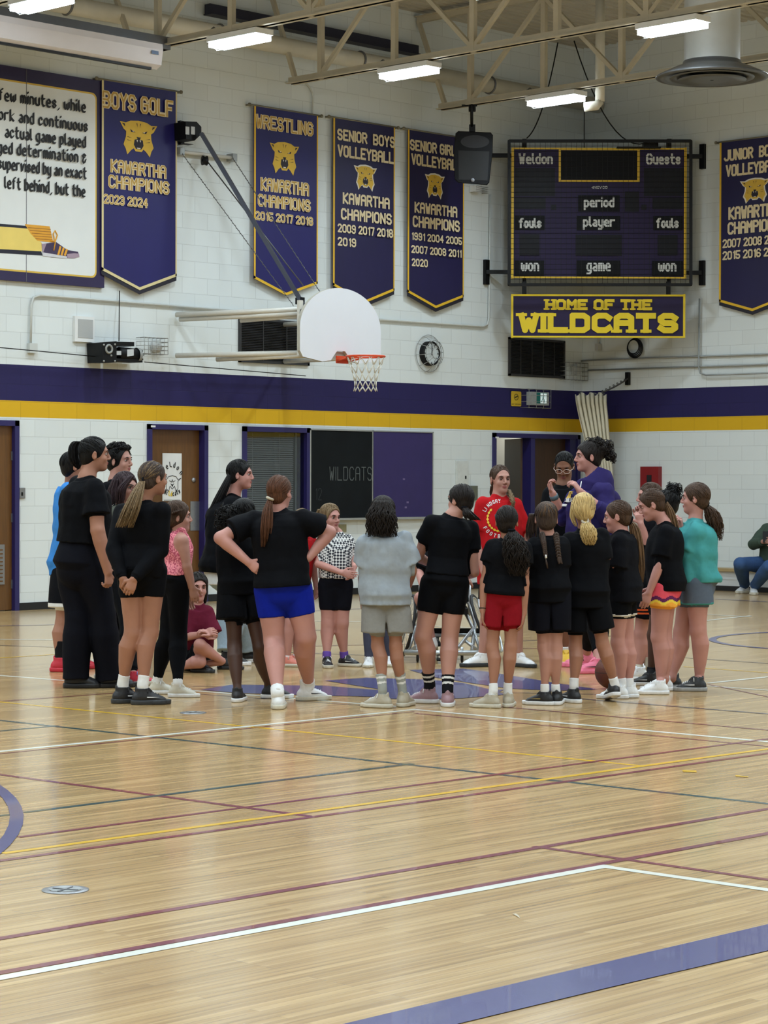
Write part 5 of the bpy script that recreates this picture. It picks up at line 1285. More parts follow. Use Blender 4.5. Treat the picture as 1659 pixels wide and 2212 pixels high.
def locks(name, parent, base, pts, rad, n, m, seed=1, wav=0.0, wn=3.0, thick=.006, flat=1.0, ends=.3):
    """a hanging bunch of hair: n tapering strands following the path pts (world) inside radius rad (list)"""
    r = np.random.default_rng(seed); pts = np.array(pts, float); K = 14
    tt = np.linspace(0, 1, len(pts)); ts = np.linspace(0, 1, K)
    # smooth the path
    path = np.stack([np.interp(ts, tt, pts[:, i]) for i in range(3)], 1)
    for _ in range(2): path[1:-1] = (path[:-2] + 2 * path[1:-1] + path[2:]) / 4
    R = np.interp(ts, np.linspace(0, 1, len(rad)), rad); m_ = MB()
    n = int(n * 1.5); thick *= .72
    if wav < .01:
        vs, fs = [], []; Kc = K - 3
        for j in range(Kc):
            for q_ in range(10):
                a = q_ * math.pi / 5; rr = R[j] * (.82 if j < Kc - 2 else .5 if j < Kc - 1 else .12); vs.append(path[j] + HX * math.cos(a) * rr + HY * math.sin(a) * rr * flat)
        for j in range(Kc - 1):
            for q_ in range(10): fs.append((j * 10 + q_, j * 10 + (q_ + 1) % 10, j * 10 + 10 + (q_ + 1) % 10, j * 10 + 10 + q_))
        m_.faces(vs, fs, m, True)
    for i in range(n):
        a = r.uniform(0, 2 * math.pi); q = math.sqrt(r.uniform(0.05, 1)); ph = r.uniform(0, 6.28); ln = 1 - ends * r.uniform(0, 1) ** 2
        P = []
        for j in range(K):
            t = ts[j] * ln; c = np.array([np.interp(t, ts, path[:, d]) for d in range(3)]); RR = np.interp(t, ts, R)
            w = wav * math.sin(wn * 6.28 * t + ph) * min(1, t * 3)
            off = HX * (math.cos(a) * q * RR + w) + HY * (math.sin(a) * q * RR * flat + w * .5)
            P.append(c + off)
        th = thick * r.uniform(.7, 1.2); m_.tube(P, [th * (1 - .75 * (j / (K - 1)) ** 2) for j in range(K)], m, 5)
    return m_.build(name, parent)
# ---------------------------------------------------------------- one person from photographed joints
RES = 1.0
ZU = np.array([0, 0, 1.])
def fvec(yaw):      # 0 = facing the camera, 90 = facing right in the picture, 180 = facing away
    a = math.radians(yaw); return HX * math.sin(a) - HY * math.cos(a)
T_T = np.array((0, .12, .42, .72, .86, .95, 1.))
T_A = np.array((.072, .096, .080, .092, .086, .052, .036)); T_B = np.array((.055, .076, .060, .068, .056, .042, .034)); T_C = np.array((.010, .016, -.004, .002, .006, .006, .004))
def person(label, feet, top, yaw, skin='fair', head=None, hh=None, hy=None, hp=0, hr=0, sw=1, bw=1, bd=1, lw=1, aw=1, J=None, shirt=None, bottom=None, sock=None, shoes=None, hair=None, hands=None, eyes=True, res=.006, group='people gathered on the court', extra=None, jaw=1.0, H=None, seated=False, hw=1.0, hidehead=False, brow='dkbrown', px=None, cat='person'):
    J = J or {}
    G = [FL(f[0], f[1]) for f in feet]
    base = (G[0] + G[1]) / 2; D = depth(base); sc = D / FPX
    tpx = head[0] if head else (feet[0][0] + feet[1][0]) / 2
    Htop = float(UN(tpx, top, D)[2])
    H = H or Htop
    hh = hh or (.20 + .05 * (H - 1.3))
    F = fvec(yaw); Lf = np.cross(ZU, F)
    W = lambda x, y, z: base + HX * x + HY * y + ZU * z
    def jp(name, default):
        if name in J:
            q = J[name]
            if len(q) == 3: return UN(q[0], q[1], D + q[2])
            return UN(q[0], q[1], depth(default))
        return default
    hc = head or (tpx, None)
    hz = Htop - hh * .5 - .012
    hpos = UN(head[0], head[1], D + (head[2] if len(head) > 2 else 0)) if head else base + ZU * hz
    zs = Htop - hh - .058 * H
    cen = base + (hpos - base) * (1, 1, 0) * .6
    shL = jp('shL', cen * (1, 1, 0) + ZU * zs + Lf * .098 * H * sw); shR = jp('shR', cen * (1, 1, 0) + ZU * zs - Lf * .098 * H * sw)
    hm0 = base * (1, 1, 0) + (cen - base) * (.5, .5, 0) + ZU * .505 * H
    hpL = jp('hpL', hm0 + Lf * .050 * H * hw); hpR = jp('hpR', hm0 - Lf * .050 * H * hw)
    toe = [fvec(f[2]) for f in feet]; sl = J.get('shoelen', .141 * H)
    anL = jp('anL', G[0] + ZU * .055 * H); anR = jp('anR', G[1] + ZU * .055 * H)
    knL = jp('knL', (hpL + anL) / 2 + (F * .3 + toe[0]) * .012 * H - ZU * .0 * H); knR = jp('knR', (hpR + anR) / 2 + (F * .3 + toe[1]) * .012 * H)
    elL = jp('elL', shL - ZU * .175 * H + Lf * .03 * H - F * .012 * H); elR = jp('elR', shR - ZU * .175 * H - Lf * .03 * H - F * .012 * H)
    wrL = jp('wrL', elL - ZU * .145 * H + F * .03 * H); wrR = jp('wrR', elR - ZU * .145 * H + F * .03 * H)
    hm, smid = (hpL + hpR) / 2, (shL + shR) / 2
    w = norm(smid - hm); P0 = hm - w * .020 * H; P1 = smid + w * .040 * H; LT = np.linalg.norm(P1 - P0)
    sideT = norm(norm(shL - shR) + norm(hpL - hpR)); FT = norm(np.cross(sideT, w))
    if np.dot(FT, F) < 0: FT = -FT
    A = T_A * H * bw; B = T_B * H * bd; C = T_C * H; A[-2:] = T_A[-2:] * H; B[-2:] = T_B[-2:] * H
    A[3:5] = np.maximum(A[3:5], A[3:5] * sw)
    r_sh, r_el, r_wr = .0285 * H * aw, .0230 * H * aw, .0158 * H * aw ** .5
    th_T = (0, .35, .75, 1); th_A = np.array((.052, .047, .038, .0345)) * H * lw; cf_T = (0, .28, .62, .9, 1); cf_A = np.array((.0345, .0385, .0295, .0205, .0205)) * H * (lw ** .8)
    def torso(t0, t1, da, db, drape=0, cap=(1, 1), n=10, fold=None):
        ts = np.linspace(t0, t1, n); a = np.interp(ts, T_T, A); b = np.interp(ts, T_T, B); c = np.interp(ts, T_T, C)
        if drape:
            ca, cb_ = np.interp(.72, T_T, A), np.interp(.72, T_T, B); lo_ = ts < .72
            a[lo_] = np.maximum(a[lo_], ca * drape); b[lo_] = np.maximum(b[lo_], cb_ * drape)
        return loft(P0 + w * LT * t0, P0 + w * LT * t1, sideT, np.linspace(0, 1, n), a + da, b + db, cv=c, cap=cap, fold=fold)
    # ---- body
    S = Sculpt()
    S.add(torso(0, 1, 0, 0), .02); n_t = len(S.ops)
    nb = smid + w * .03 * H
    for s_, sh, el, wr in ((1, shL, elL, wrL), (-1, shR, elR, wrR)):
        S.add(cone(smid + w * .012 * H + (sh - smid) * .25, sh - w * .004 * H, .024 * H, r_sh), .03)
        S.add(loft(sh, el, FT, (0, .3, .8, 1), (r_sh, r_sh * 1.02, r_el * 1.02, r_el)), .02)
        S.add(loft(el, wr, FT, (0, .25, .7, 1), (r_el, r_el * 1.04, r_wr * 1.25, r_wr)), .012)
    n_a = len(S.ops)
    for hp_, kn, an, g, td in ((hpL, knL, anL, G[0], toe[0]), (hpR, knR, anR, G[1], toe[1])):
        S.add(loft(hp_, kn, sideT, th_T, th_A), .025)
        kv = norm(an - kn); back = -norm(td - kv * np.dot(td, kv))
        S.add(loft(kn, an, np.cross(back, kv), cf_T, cf_A, cv=np.array((0, .010, .006, 0, 0)) * H * (1 if np.dot(np.cross(kv, norm(np.cross(back, kv))), back) > 0 else -1)), .018)
        S.add(cone(an, g + ZU * .055, cf_A[-1] * .9, cf_A[-1] * .85), .01); S.add(cone(g + ZU * .045, g + td * sl * .40 + ZU * .034, .013 * H, .010 * H), .006)
    n_l = len(S.ops); OPS = S.ops; U_T = OPS[:n_t]; U_A = OPS[n_t:n_a]; U_L = [o_ for i_, o_ in enumerate(OPS[n_a:n_l]) if i_ % 4 < 2]
    U_up = [o_ for i_, o_ in enumerate(U_A) if i_ % 3 < 2]
    hyw = yaw if hy is None else hy
    hF = fvec(hyw); hL = np.cross(ZU, hF); a = math.radians(hp); hF2 = hF * math.cos(a) - ZU * math.sin(a); hU = ZU * math.cos(a) + hF * math.sin(a)
    b_ = math.radians(hr); hL, hU = hL * math.cos(b_) + hU * math.sin(b_), hU * math.cos(b_) - hL * math.sin(b_); hF = hF2
    k = hh / .225
    S.add(cone(nb - FT * .005, hpos - hU * .045 * k - hF * .022 * k, .031 * H, .029 * H + .004), .025)
    HP = head_prims(S, hpos, hF, hL, hU, hh, jaw)
    hands = hands or {}
    for nm, el, wr, sgn in (('L', elL, wrL, 1), ('R', elR, wrR, -1)):
        hd = hands.get(nm, {})
        if hd is None: continue
        d = hd.get('d'); d = norm(wr - el) if d is None else (HX * d[0] + HY * d[1] + ZU * d[2])
        n = hd.get('n'); n = -Lf * sgn if n is None else (HX * n[0] + HY * n[1] + ZU * n[2])
        t = hd.get('t'); t = F if t is None else (HX * t[0] + HY * t[1] + ZU * t[2])
        hand_prims(S, wr, d, n, t, hh / .225 * hd.get('k', .98), hd.get('curl', .42), spread=hd.get('spread', .0))
    lipc = HP(0, .088, -.059)
    def lipm(Cn):
        q = Cn - lipc; q = np.stack([q @ hL / (.023 * k), q @ hF / (.014 * k), q @ hU / (.0115 * k)], 1); return ((q ** 2).sum(1) < 1).astype(int)
    ob = mesh_obj('person', S.build(res * RES), [SK[skin], M_lipd if skin in ('dark', 'brown') else M_lip], base, None, lipm)
    tag(ob, label, cat, group)
    ctx = dict(ob=ob, base=base, D=D, H=H, HP=HP, hF=hF, hL=hL, hU=hU, k=k, F=F, Lf=Lf, smid=smid, hm=hm, w=w, FT=FT, sideT=sideT, P0=P0, LT=LT, A=A, B=B, shL=shL, shR=shR, elL=elL, elR=elR, wrL=wrL, wrR=wrR, knL=knL, knR=knR, anL=anL, anR=anR, torso=torso, hpos=hpos, hpL=hpL, hpR=hpR, P=lambda x, y, Y=0: UN(x, y, D + Y))
    def addmesh(name, S_, mats, h=None, matfn=None, wr=0.0, seed=0, parent=None):
        return mesh_obj(name, S_.build((h or .008) * RES, wr, seed), mats, base, parent or ob, matfn)
    ctx['addmesh'] = addmesh
    # ---- face details
    if eyes:
        for s_ in (-1, 1):
            m_ = MB(); c = HP(s_ * .031, .0700, .005); r0 = .0120 * k
            m_.lathe(c, hF, [(0, -r0 * .9), (r0 * .8, -r0 * .5), (r0, 0), (r0 * .86, r0 * .5), (r0 * .6, r0 * .8)], M_eyew, 12)
            m_.lathe(c, hF, [(r0 * .72, r0 * .72), (r0 * .4, r0 * .94), (0, r0 * 1.02)], M_iris, 12)
            for sg, e0 in ((1, 12 if hp < 10 else -8), (-1, 34)):
                els = np.radians(np.linspace(e0, 89, 5)); vs, fs = [], []
                for e_ in els:
                    for j_ in range(14):
                        az = j_ * math.pi / 7; vs.append(c + (hF * math.cos(az) * math.cos(e_) + hL * math.sin(az) * math.cos(e_) + hU * sg * math.sin(e_)) * r0 * 1.10)
                for i_ in range(4):
                    for j_ in range(14): fs.append((i_ * 14 + j_, i_ * 14 + (j_ + 1) % 14, i_ * 14 + 14 + (j_ + 1) % 14, i_ * 14 + 14 + j_))
                m_.faces(vs, fs, SK[skin], True)
            m_.build('eye', ob)
            m_ = MB(); m_.tube([HP(s_ * .046, .074, .023), HP(s_ * .034, .0845, .028), HP(s_ * .018, .0885, .024)], [.002, .0036, .003], HAIR[brow], 5); m_.build('eyebrow', ob)
            m_ = MB(); m_.tube([HP(s_ * .044, .076, .008), HP(s_ * .036, .085, .0145), HP(s_ * .024, .0865, .0145), HP(s_ * .017, .083, .007)], [.001, .0022, .002, .001], HAIR['black'], 4); m_.build('eyelash', ob)
    # ---- clothes
    if shirt:
        S = Sculpt(); lo_ = shirt.get('loose', .012); hemz = float(ctx['P'](tpx if 'hx' not in shirt else shirt['hx'], shirt['hem'])[2]); t0 = (hemz - P0[2]) / max(w[2] * LT, .05)
        if 'hemt' in shirt: t0 = shirt['hemt']
        S.add(torso(t0, shirt.get('neck', .95), lo_, lo_, shirt.get('drape', .86), cap=(0, 0), n=14, fold=shirt.get('fold', (.004, 5, 2.0))), .01)
        slv = shirt.get('sleeve', .62)
        if slv is not None:
            for nm, sh, el, wr in (('L', shL, elL, wrL), ('R', shR, elR, wrR)):
                f = slv if not isinstance(slv, dict) else slv[nm]
                S.add(cone(smid + w * .010 * H + (sh - smid) * .3, sh - w * .004 * H, .024 * H + lo_ * .4, r_sh + lo_ * .5), .03)
                sl_ = shirt.get('sl', .010); e1 = sh + (el - sh) * min(f, 1)
                S.add(loft(sh, e1, FT, (0, .4, 1), (r_sh + lo_ * .5, r_sh + lo_ * .4 + sl_ * .45, (r_sh if f < 1 else r_el) + sl_ * .95), cap=(1, 0 if f < 1 else 1)), .02)
                if f > 1:
                    S.add(loft(el, el + (wr - el) * (f - 1), FT, (0, .5, 1), (r_el + sl_, r_el * .95 + sl_, r_wr + sl_ * .8), cap=(1, 0)), .012)
        else:
            for s_, sh in ((1, shL), (-1, shR)):
                S.add(cone(smid + w * .035 * H + sideT * s_ * .035 * H, smid - w * .05 * H + sideT * s_ * .05 * H, .026 * H, .03 * H), .02)
                S.cut(ell(sh + w * .005 * H - sideT * s_ * .0 * H, (sideT, FT, w), (.045 * H, .085 * H, .085 * H)), .008)
        if 'cut' in shirt:
            for pt, nrm in shirt['cut']: S.cut(half(ctx['P'](*pt), HX * nrm[0] + HY * nrm[1] + ZU * nrm[2]), .004)
        if shirt.get('trim', (slv if not isinstance(slv, dict) else 1) is None or (not isinstance(slv, dict) and slv <= 1)): S.trim(half(P0 + w * LT * t0, -w))
        mx_sl = max(slv.values()) if isinstance(slv, dict) else slv
        S.under = U_T + (U_A if (mx_sl or 0) > 1 else U_up if mx_sl else []) + (U_L if not shirt.get('crop') else [])
        mats = [FB[shirt['m']]]; mf = None
        so = addmesh(shirt.get('name', 't_shirt'), S, mats, .0075, mf, shirt.get('wr', .006), 3)
        if shirt.get('lab'): so['label'] = shirt['lab']
        ctx['shirt'] = so
    if bottom:
        S = Sculpt(); lo_ = bottom.get('loose', .006); kind = bottom['kind']
        lt_ = min(lo_, .005); wst = bottom.get('waist', min(.40, (t0 if shirt else .3) + .09)); wst = max(wst, .12); S.add(torso(.04, wst, lt_, lt_, 0, cap=(1, 0)), .015)
        ends = []
        for nm, hp_, kn, an in (('L', hpL, knL, anL), ('R', hpR, knR, anR)):
            if kind == 'shorts':
                f = bottom.get('len', .5); f = f[nm] if isinstance(f, dict) else f; fl_ = bottom.get('flare', .0)
                ts = np.linspace(0, f, 5); rr = np.interp(ts, th_T, th_A) + lo_ + fl_ * (ts / f)
                S.add(loft(hp_, hp_ + (kn - hp_) * f, sideT, ts / f, rr, cap=(1, 0)), .012); ends.append((hp_ + (kn - hp_) * f, norm(kn - hp_)))
            else:
                fl_ = bottom.get('flare', .0); f = bottom.get('len', .93)
                S.add(loft(hp_, kn, sideT, th_T, th_A + lo_), .015)
                S.add(loft(kn, kn + (an - kn) * f, sideT, np.array(cf_T), cf_A + lo_ + fl_ * np.array(cf_T), cap=(1, 0)), .02)
        if kind == 'shorts' and (bottom.get('flare', 0) > .015 or lo_ > .015) and not seated:
            pm = (ends[0][0] + ends[1][0]) / 2; tp_ = hm - w * .055 * H
            S.cut(loft(pm - w * .04, tp_, sideT, (0, 1), (.016, .004), (.25, .25), cap=(0, 1)), .012)
        S.under = U_T + U_L
        mats = [FB[bottom['m']]]; mf = None
        if 'trim' in bottom:
            mats.append(FB[bottom['trim']]); tw = bottom.get('tw', .014)
            def mf(Cn):
                r = np.zeros(len(Cn), int)
                for e, d in ends:
                    q = Cn - e; al = q @ d; rad = np.linalg.norm(q - al[:, None] * d, axis=1); r |= ((np.abs(al) < tw) & (rad < .15)).astype(int)
                return r
        if 'matfn' in bottom: mats = [FB[m_] for m_ in bottom['ms']]; mf = lambda Cn: bottom['matfn'](Cn, ctx, ends)
        bo = addmesh(bottom.get('name', {'shorts': 'shorts', 'pants': 'trousers', 'tights': 'leggings'}[kind]), S, mats, .0065 if 'matfn' in bottom or 'trim' in bottom else .0075, mf, bottom.get('wr', .004), 5)
    shoes = shoes or dict(u='black', s='white')
    for i, (kn, an, g, td, f) in enumerate(((knL, anL, G[0], toe[0], feet[0]), (knR, anR, G[1], toe[1], feet[1]))):
        sk = sock
        if sk:
            hgt = sk.get('h', .05); v = norm(kn - an); S = Sculpt()
            a0 = an - v * .02; a1 = an + v * hgt; rr = np.interp(1 - np.array((0, .5, 1)) * hgt / np.linalg.norm(kn - an), cf_T, cf_A) + .0045
            S.add(loft(a0, a1, sideT, (0, .5, 1), rr, cap=(1, 0)), .004); S.add(cone(an, g + ZU * .05, cf_A[-1] + .0045, cf_A[-1] + .0045), .004)
            mats = [FB[sk['m']]]; mf = None
            if 'stripe' in sk:
                mats.append(FB[sk['stripe']]); mf = lambda Cn, an=an, v=v, hgt=hgt: ((np.abs((Cn - an) @ v - hgt * .72) < .007) | (np.abs((Cn - an) @ v - hgt * .32) < .007)).astype(int)
            addmesh('sock', S, mats, .005, mf)
        if not sk or sk.get('shoe', True):
            g2 = f[3] if len(f) > 3 else {}
            hl = g - td * sl * .24 + ZU * g2.get('lift', 0.0)
            sdef = {**shoes, **g2.get('shoe', {})}
            shoe(ob, base, hl, td, sl, SHM[sdef['u']], SHM[sdef['s']], h=.0045 * RES, high=sdef.get('high', 0), lace=SHM[sdef['l']] if 'l' in sdef else None, mark=SHM[sdef['mk']] if 'mk' in sdef else None, tilt=g2.get('tilt', 0.0), sole_h=sdef.get('sh', .037), wid=sdef.get('w', 1.0))
    # ---- hair
    if hair:
        hm_ = HAIR[hair['m']]; S = Sculpt(); v = hair.get('vol', 0.0); ax = (hL, hF, hU); q = HP
        S.add(ell(q(0, -.014, .030), ax, np.array((.081 + v, .100 + v, .092 + v)) * k), .01)
        S.add(ell(q(0, -.055, -.030), ax, np.array((.062 + v, .045 + v, .055)) * k), .03)
        if hair.get('side'):
            for s_ in (-1, 1): S.add(ell(q(s_ * .062, -.005, -.045), ax, np.array((.022, .040, .085)) * k), .02)
        hl_ = hair.get('hl', 0.0)
        S.cut(ell(q(0, .100, -.036 + hl_), ax, np.array((.079, .099, .104)) * k), .012)
        if hair.get('ears', True):
            for s_ in (-1, 1): S.cut(ell(q(s_ * .085, .004, -.030), ax, np.array((.022, .034, .045)) * k), .008)
        if hair.get('part'): S.cut(loft(q(0, .08, .10), q(0, -.02, .128), hL, (0, 1), (.0022 * k, .0022 * k), (.008 * k, .008 * k)), .002)
        for pf in hair.get('puffs', []):
            c = ctx['P'](*pf[:3]); S.add(ell(c, ax, (pf[3],) * 3), .02)
        cu_ = hair.get('curl', 0.0)
        ho = addmesh('hair', S, [hm_], .0055, None, cu_, 11)
        if hair.get('curls'):
            r = np.random.default_rng(5); m_ = MB(); n_c, rc = hair['curls']
            for i in range(n_c):
                th, ph = r.uniform(-2.9, 2.9), r.uniform(.0, 1.35); ph = max(ph, .72) if abs(th) > 2.0 else ph
                d = np.array((math.sin(th) * math.cos(ph), -math.cos(th) * math.cos(ph) * -1 if False else math.cos(th + math.pi) * math.cos(ph), math.sin(ph)))
                c = q(d[0] * .084, -.014 + d[1] * .104, .030 + d[2] * .096); nn_ = hL * d[0] + hF * d[1] + hU * d[2]; u1, v1 = perp(norm(nn_)); a0 = r.uniform(0, 6.28)
                m_.tube([c + (u1 * math.cos(a0 + t) + v1 * math.sin(a0 + t)) * rc * (1 - t * .08) + nn_ * rc * .35 * t for t in np.linspace(0, 5, 9)], .0035, hm_, 5)
            m_.build('curls', ho)
        if not hair.get('curls') and hair.get('strands', True):
            r = np.random.default_rng(int(abs(base[0]) * 1e4) % 9999); m_ = MB(); cc_ = q(0, -.014, .030); rd = np.array((.081 + v, .100 + v, .092 + v)) * k; d1f = None
            if hair.get('ties'):
                tp = ctx['P'](*hair['ties'][0][:3]) - cc_; d1f = norm(np.array((tp @ hL, tp @ hF, tp @ hU)) / rd)
            for i in range(hair.get('nstr', 150)):
                while True:
                    d0 = norm(r.normal(0, 1, 3))
                    if d0[2] > -.45 and not (d0[1] > .50 and d0[2] < .52) and not (abs(d0[0]) > .8 and d0[2] < .0 and d0[1] > -.2): break
                if d1f is None:
                    d1 = d0; d0 = norm(np.array((r.normal(0, .08), -.35 + r.normal(0, .08), .95)))
                else: d1 = norm(d1f + r.normal(0, .06, 3))
                om = math.acos(max(-1, min(1, float(d0 @ d1))))
                if om < .15 or om > 2.8: continue
                P = []
                for t in np.linspace(0, 1, 8):
                    d = (math.sin((1 - t) * om) * d0 + math.sin(t * om) * d1) / math.sin(om)
                    c = d * rd * (1.012 + .010 * math.sin(t * math.pi) * r.uniform(.6, 1.2)); P.append(cc_ + hL * c[0] + hF * c[1] + hU * c[2])
                m_.tube(P, [.0012, .0028, .0034, .0036, .0036, .0034, .0028, .0014], hm_ if i % 4 or 'hi' not in hair else HAIR[hair['hi']], 4)
            m_.build('strands', ho)
        for i, cb_ in enumerate(hair.get('curlballs', [])):
            cc_ = ctx['P'](*cb_[:3]); R_, n_c, rc = cb_[3:6]; r = np.random.default_rng(20 + i); m_ = MB()
            for j_ in range(n_c):
                d = norm(r.normal(0, 1, 3)); c = cc_ + d * R_ * (r.uniform(.55, 1.0)); u1, v1 = perp(d); a0 = r.uniform(0, 6.28); e = r.uniform(.6, 1.3)
                m_.tube([c + (u1 * math.cos(a0 + t) + v1 * math.sin(a0 + t) * e) * rc * e + d * rc * .25 * t for t in np.linspace(0, 5.5, 10)], .0034, hm_, 5)
            m_.build('curls', ho)
        for i, lk in enumerate(hair.get('locks', [])):
            pts = [ctx['P'](*p_) for p_ in lk['pts']]
            locks(lk.get('name', 'ponytail'), ho, base, pts, lk['rad'], lk.get('n', 40), HAIR[lk['m']] if 'm' in lk else hm_, i + 1, lk.get('wav', .0), lk.get('wn', 3), lk.get('th', .006), lk.get('flat', 1.0), lk.get('ends', .3))
        for tie in hair.get('ties', []):
            m_ = MB(); m_.ring(ctx['P'](*tie[:3]), HX * tie[5][0] + HY * tie[5][1] + ZU * tie[5][2] if len(tie) > 5 else ZU, tie[3], tie[3] * .45, FB[tie[4]], 18, 8); m_.build('hair_tie', ho)
        ctx['hair'] = ho
    if extra: extra(ctx)
    return ob
# ================================================================ THE GROUP ON THE COURT
from mathutils.bvhtree import BVHTree
def decal(name, parent, build, direction, target, lift=.003):
    """press flat shapes onto a garment along a direction so that they follow its surface"""
    m_ = MB(); build(m_); off = np.array(world_loc(target))
    me = target.data; bv = BVHTree.FromPolygons([v.co[:] for v in me.vertices], [p_.vertices[:] for p_ in me.polygons])
    d = Vector([float(q) for q in norm(direction)]); out = []
    for v in m_.v:
        o_ = Vector([float(q) for q in (np.array(v) - off)]) - d * .6; hit = bv.ray_cast(o_, d)
        out.append(tuple(np.array(hit[0] - d * lift) + off) if hit[0] is not None else v)
    m_.v = out; return m_.build(name, target)
def swoosh(mb, c, U, V, s, m):
    pts = [(-.5, .25), (-.42, -.1), (-.2, -.2), (.5, .3), (-.1, .0), (-.3, .0), (-.4, .12)]
    mb.faces([c + U * a * s + V * b * s for a, b in pts], [(0, 1, 2, 5, 6), (2, 3, 4, 5)], m)
BT = 't_shirt'
# --- left end of the circle
person('person in sky blue shirt and red shoes behind the tall woman at far left', [(162, 1444, 90), (130, 1451, 92)], 984, 112, 'tan', head=(160, 1008), hy=112, bw=1.05, J=dict(shL=(165, 1062, .18), shR=(150, 1060, -.1), elR=(140, 1135, .02), hpL=(158, 1235), hpR=(146, 1235), elL=(170, 1140, .2), knR=(136, 1345), knL=(158, 1345)),
       shirt=dict(m='sky', hem=1245, loose=.03, sleeve=.85, sl=.03, drape=1, wr=.01), bottom=dict(kind='shorts', m='black2', len=.72, loose=.04, flare=.02, trim='white', tw=.03), sock=dict(m='sock_black', h=.14), shoes=dict(u='red', s='red', mk='black'), hair=dict(m='black', vol=.002, ears=True, hl=.0), eyes=False, H=1.66)
def swoosh_boy(c): decal('chest_logo', c['ob'], lambda m: swoosh(m, c['P'](237, 1094, -.25), HX, ZU, .055, FB['white']), HY, c['shirt'])
person('teenage boy with short curly black hair in a black t-shirt, looking right', [(222, 1434, 75), (250, 1440, 80)], 960, 62, 'fair', head=(259, 996), hh=.235, hy=66, jaw=1.0, J=dict(shL=(268, 1062, .14), shR=(232, 1058, -.14)), shirt=dict(m='black', hem=1230, loose=.02), bottom=dict(kind='pants', m='black2', loose=.02), shoes=dict(u='black', s='white', mk='white'),
       hair=dict(m='black', vol=.006, hl=.02, curls=(230, .016)), extra=swoosh_boy, res=.005, brow='black', H=1.75)
def glasses(c, col, w=.05, h=.028):
    m_ = MB(); k = c['k']; q = c['HP']; M_g = mat('glasses_' + col, (30, 28, 30) if col == 'dark' else (206, 186, 176), .3)
    for s in (-1, 1):
        ctr = q(s * .033, .104, .002); m_.tube([ctr + (c['hL'] * math.cos(a) * .026 + c['hU'] * math.sin(a) * .019) * k for a in np.linspace(0, 2 * math.pi, 15)], .0022, M_g, 5); m_.tube([q(s * .059, .100, .006), q(s * .078, .06, .006), q(s * .080, -.005, .004)], .002, M_g, 5)
    m_.tube([q(-.008, .105, .005), q(.008, .105, .005)], .002, M_g, 5); m_.build('glasses', c['ob'])
person('girl with plum tinted hair and glasses in an olive top, left of the blond ponytail', [(225, 1466, 80), (288, 1480, 95, dict(shoe=dict(u='red', s='offwhite', l='sky_lace')))], 1020, 55, 'fair', head=(272, 1054, .22), hy=52, J=dict(shL=(285, 1110, .34), shR=(248, 1110, .12), elR=(245, 1165, .10), hpL=(272, 1235, .30), hpR=(254, 1235, .2)), shirt=dict(m='olive', hem=1230, loose=.025, sleeve=1.7, sl=.02), bottom=dict(kind='pants', m='black', loose=.012), shoes=dict(u='grey', s='solegrey'),
       hair=dict(m='plum', vol=.008, ears=False, side=True, locks=[dict(name='long_hair', pts=[(252, 1035, .17), (246, 1060, .17), (244, 1090, .14)], rad=[.03, .05, .05], n=70), dict(name='long_hair', pts=[(285, 1028, .10), (262, 1055, .08), (258, 1090, .10)], rad=[.02, .035, .04], n=40)]), extra=lambda c: glasses(c, 'dark'), H=1.55, brow='dkbrown')
person('tall woman with a dark ponytail in a black t-shirt and loose black trousers', [(163, 1486, 96), (236, 1485, 112)], 944, 118, 'tan', head=(205, 982), hh=.235, hy=104, bw=1.06, bd=1.32, aw=1.2, J=dict(shR=(204, 1058, -.17), shL=(172, 1050, .14), elR=(211, 1146, -.22), wrR=(233, 1236, -.2), hpL=(160, 1228, .05), hpR=(196, 1228, -.06), knL=(168, 1335, 0), knR=(222, 1332, -.02), anL=(165, 1452), anR=(234, 1450), elL=(190, 1140, .25), wrL=(215, 1215, .2)),
       hands=dict(R=dict(d=(.1, 0, -1), n=(-.6, .5, 0), t=(.8, .2, 0), curl=.9)), shirt=dict(m='black', hem=1172, loose=.024, sleeve=.58, sl=.03, drape=.98, wr=.01), bottom=dict(kind='pants', m='navy', loose=.026, flare=.03, len=1.12, wr=.012), shoes=dict(u='black', s='black'),
       hair=dict(m='black', locks=[dict(pts=[(182, 962, 0), (166, 950, 0), (156, 970, 0), (160, 1000, 0), (170, 1012, 0)], rad=[.015, .03, .035, .035, .015], n=70)], ties=[(178, 957, 0, .016, 'black2', (1, 0, .3))]), res=.005, H=1.79, brow='black')
person('girl with a long dark blond ponytail in a black long sleeved top, hands clasped behind', [(265, 1519, 112), (308, 1522, 104)], 997, 145, 'tan', head=(332, 1034), hy=128, bw=1.0, bd=1.05, J=dict(shL=(264, 1105), shR=(350, 1102), elL=(246, 1185, -.05), wrL=(264, 1248, -.17), elR=(346, 1188, -.08), wrR=(290, 1250, -.2), hpL=(282, 1236, 0), hpR=(332, 1234, 0), knL=(287, 1368, 0), knR=(324, 1366, 0), anL=(266, 1472), anR=(309, 1474)),
       hands=dict(L=dict(d=(.55, -.1, -.8), n=(.3, .9, 0), t=(-.8, 0, .4), curl=.6), R=dict(d=(-.35, -.05, -.85), n=(0, .9, .2), t=(-.6, 0, .6), curl=.5)), shirt=dict(m='black', hem=1245, loose=.012, sleeve=1.93, sl=.014, wr=.006), bottom=dict(kind='shorts', m='black', len=.36, loose=.007), sock=dict(m='sock_white', h=.045), shoes=dict(u='black', s='charcoal', mk='white', l='black'),
       hair=dict(m='greybrown', hi='ash', locks=[dict(m='ash', pts=[(307, 1040, -.1), (298, 1062, -.16), (284, 1100, -.2), (268, 1140, -.18)], rad=[.018, .04, .06, .065], n=110, ends=.25)], ties=[(309, 1038, -.09, .016, 'black2', (1, 0, .2))]), res=.0048, eyes=True, H=1.6)
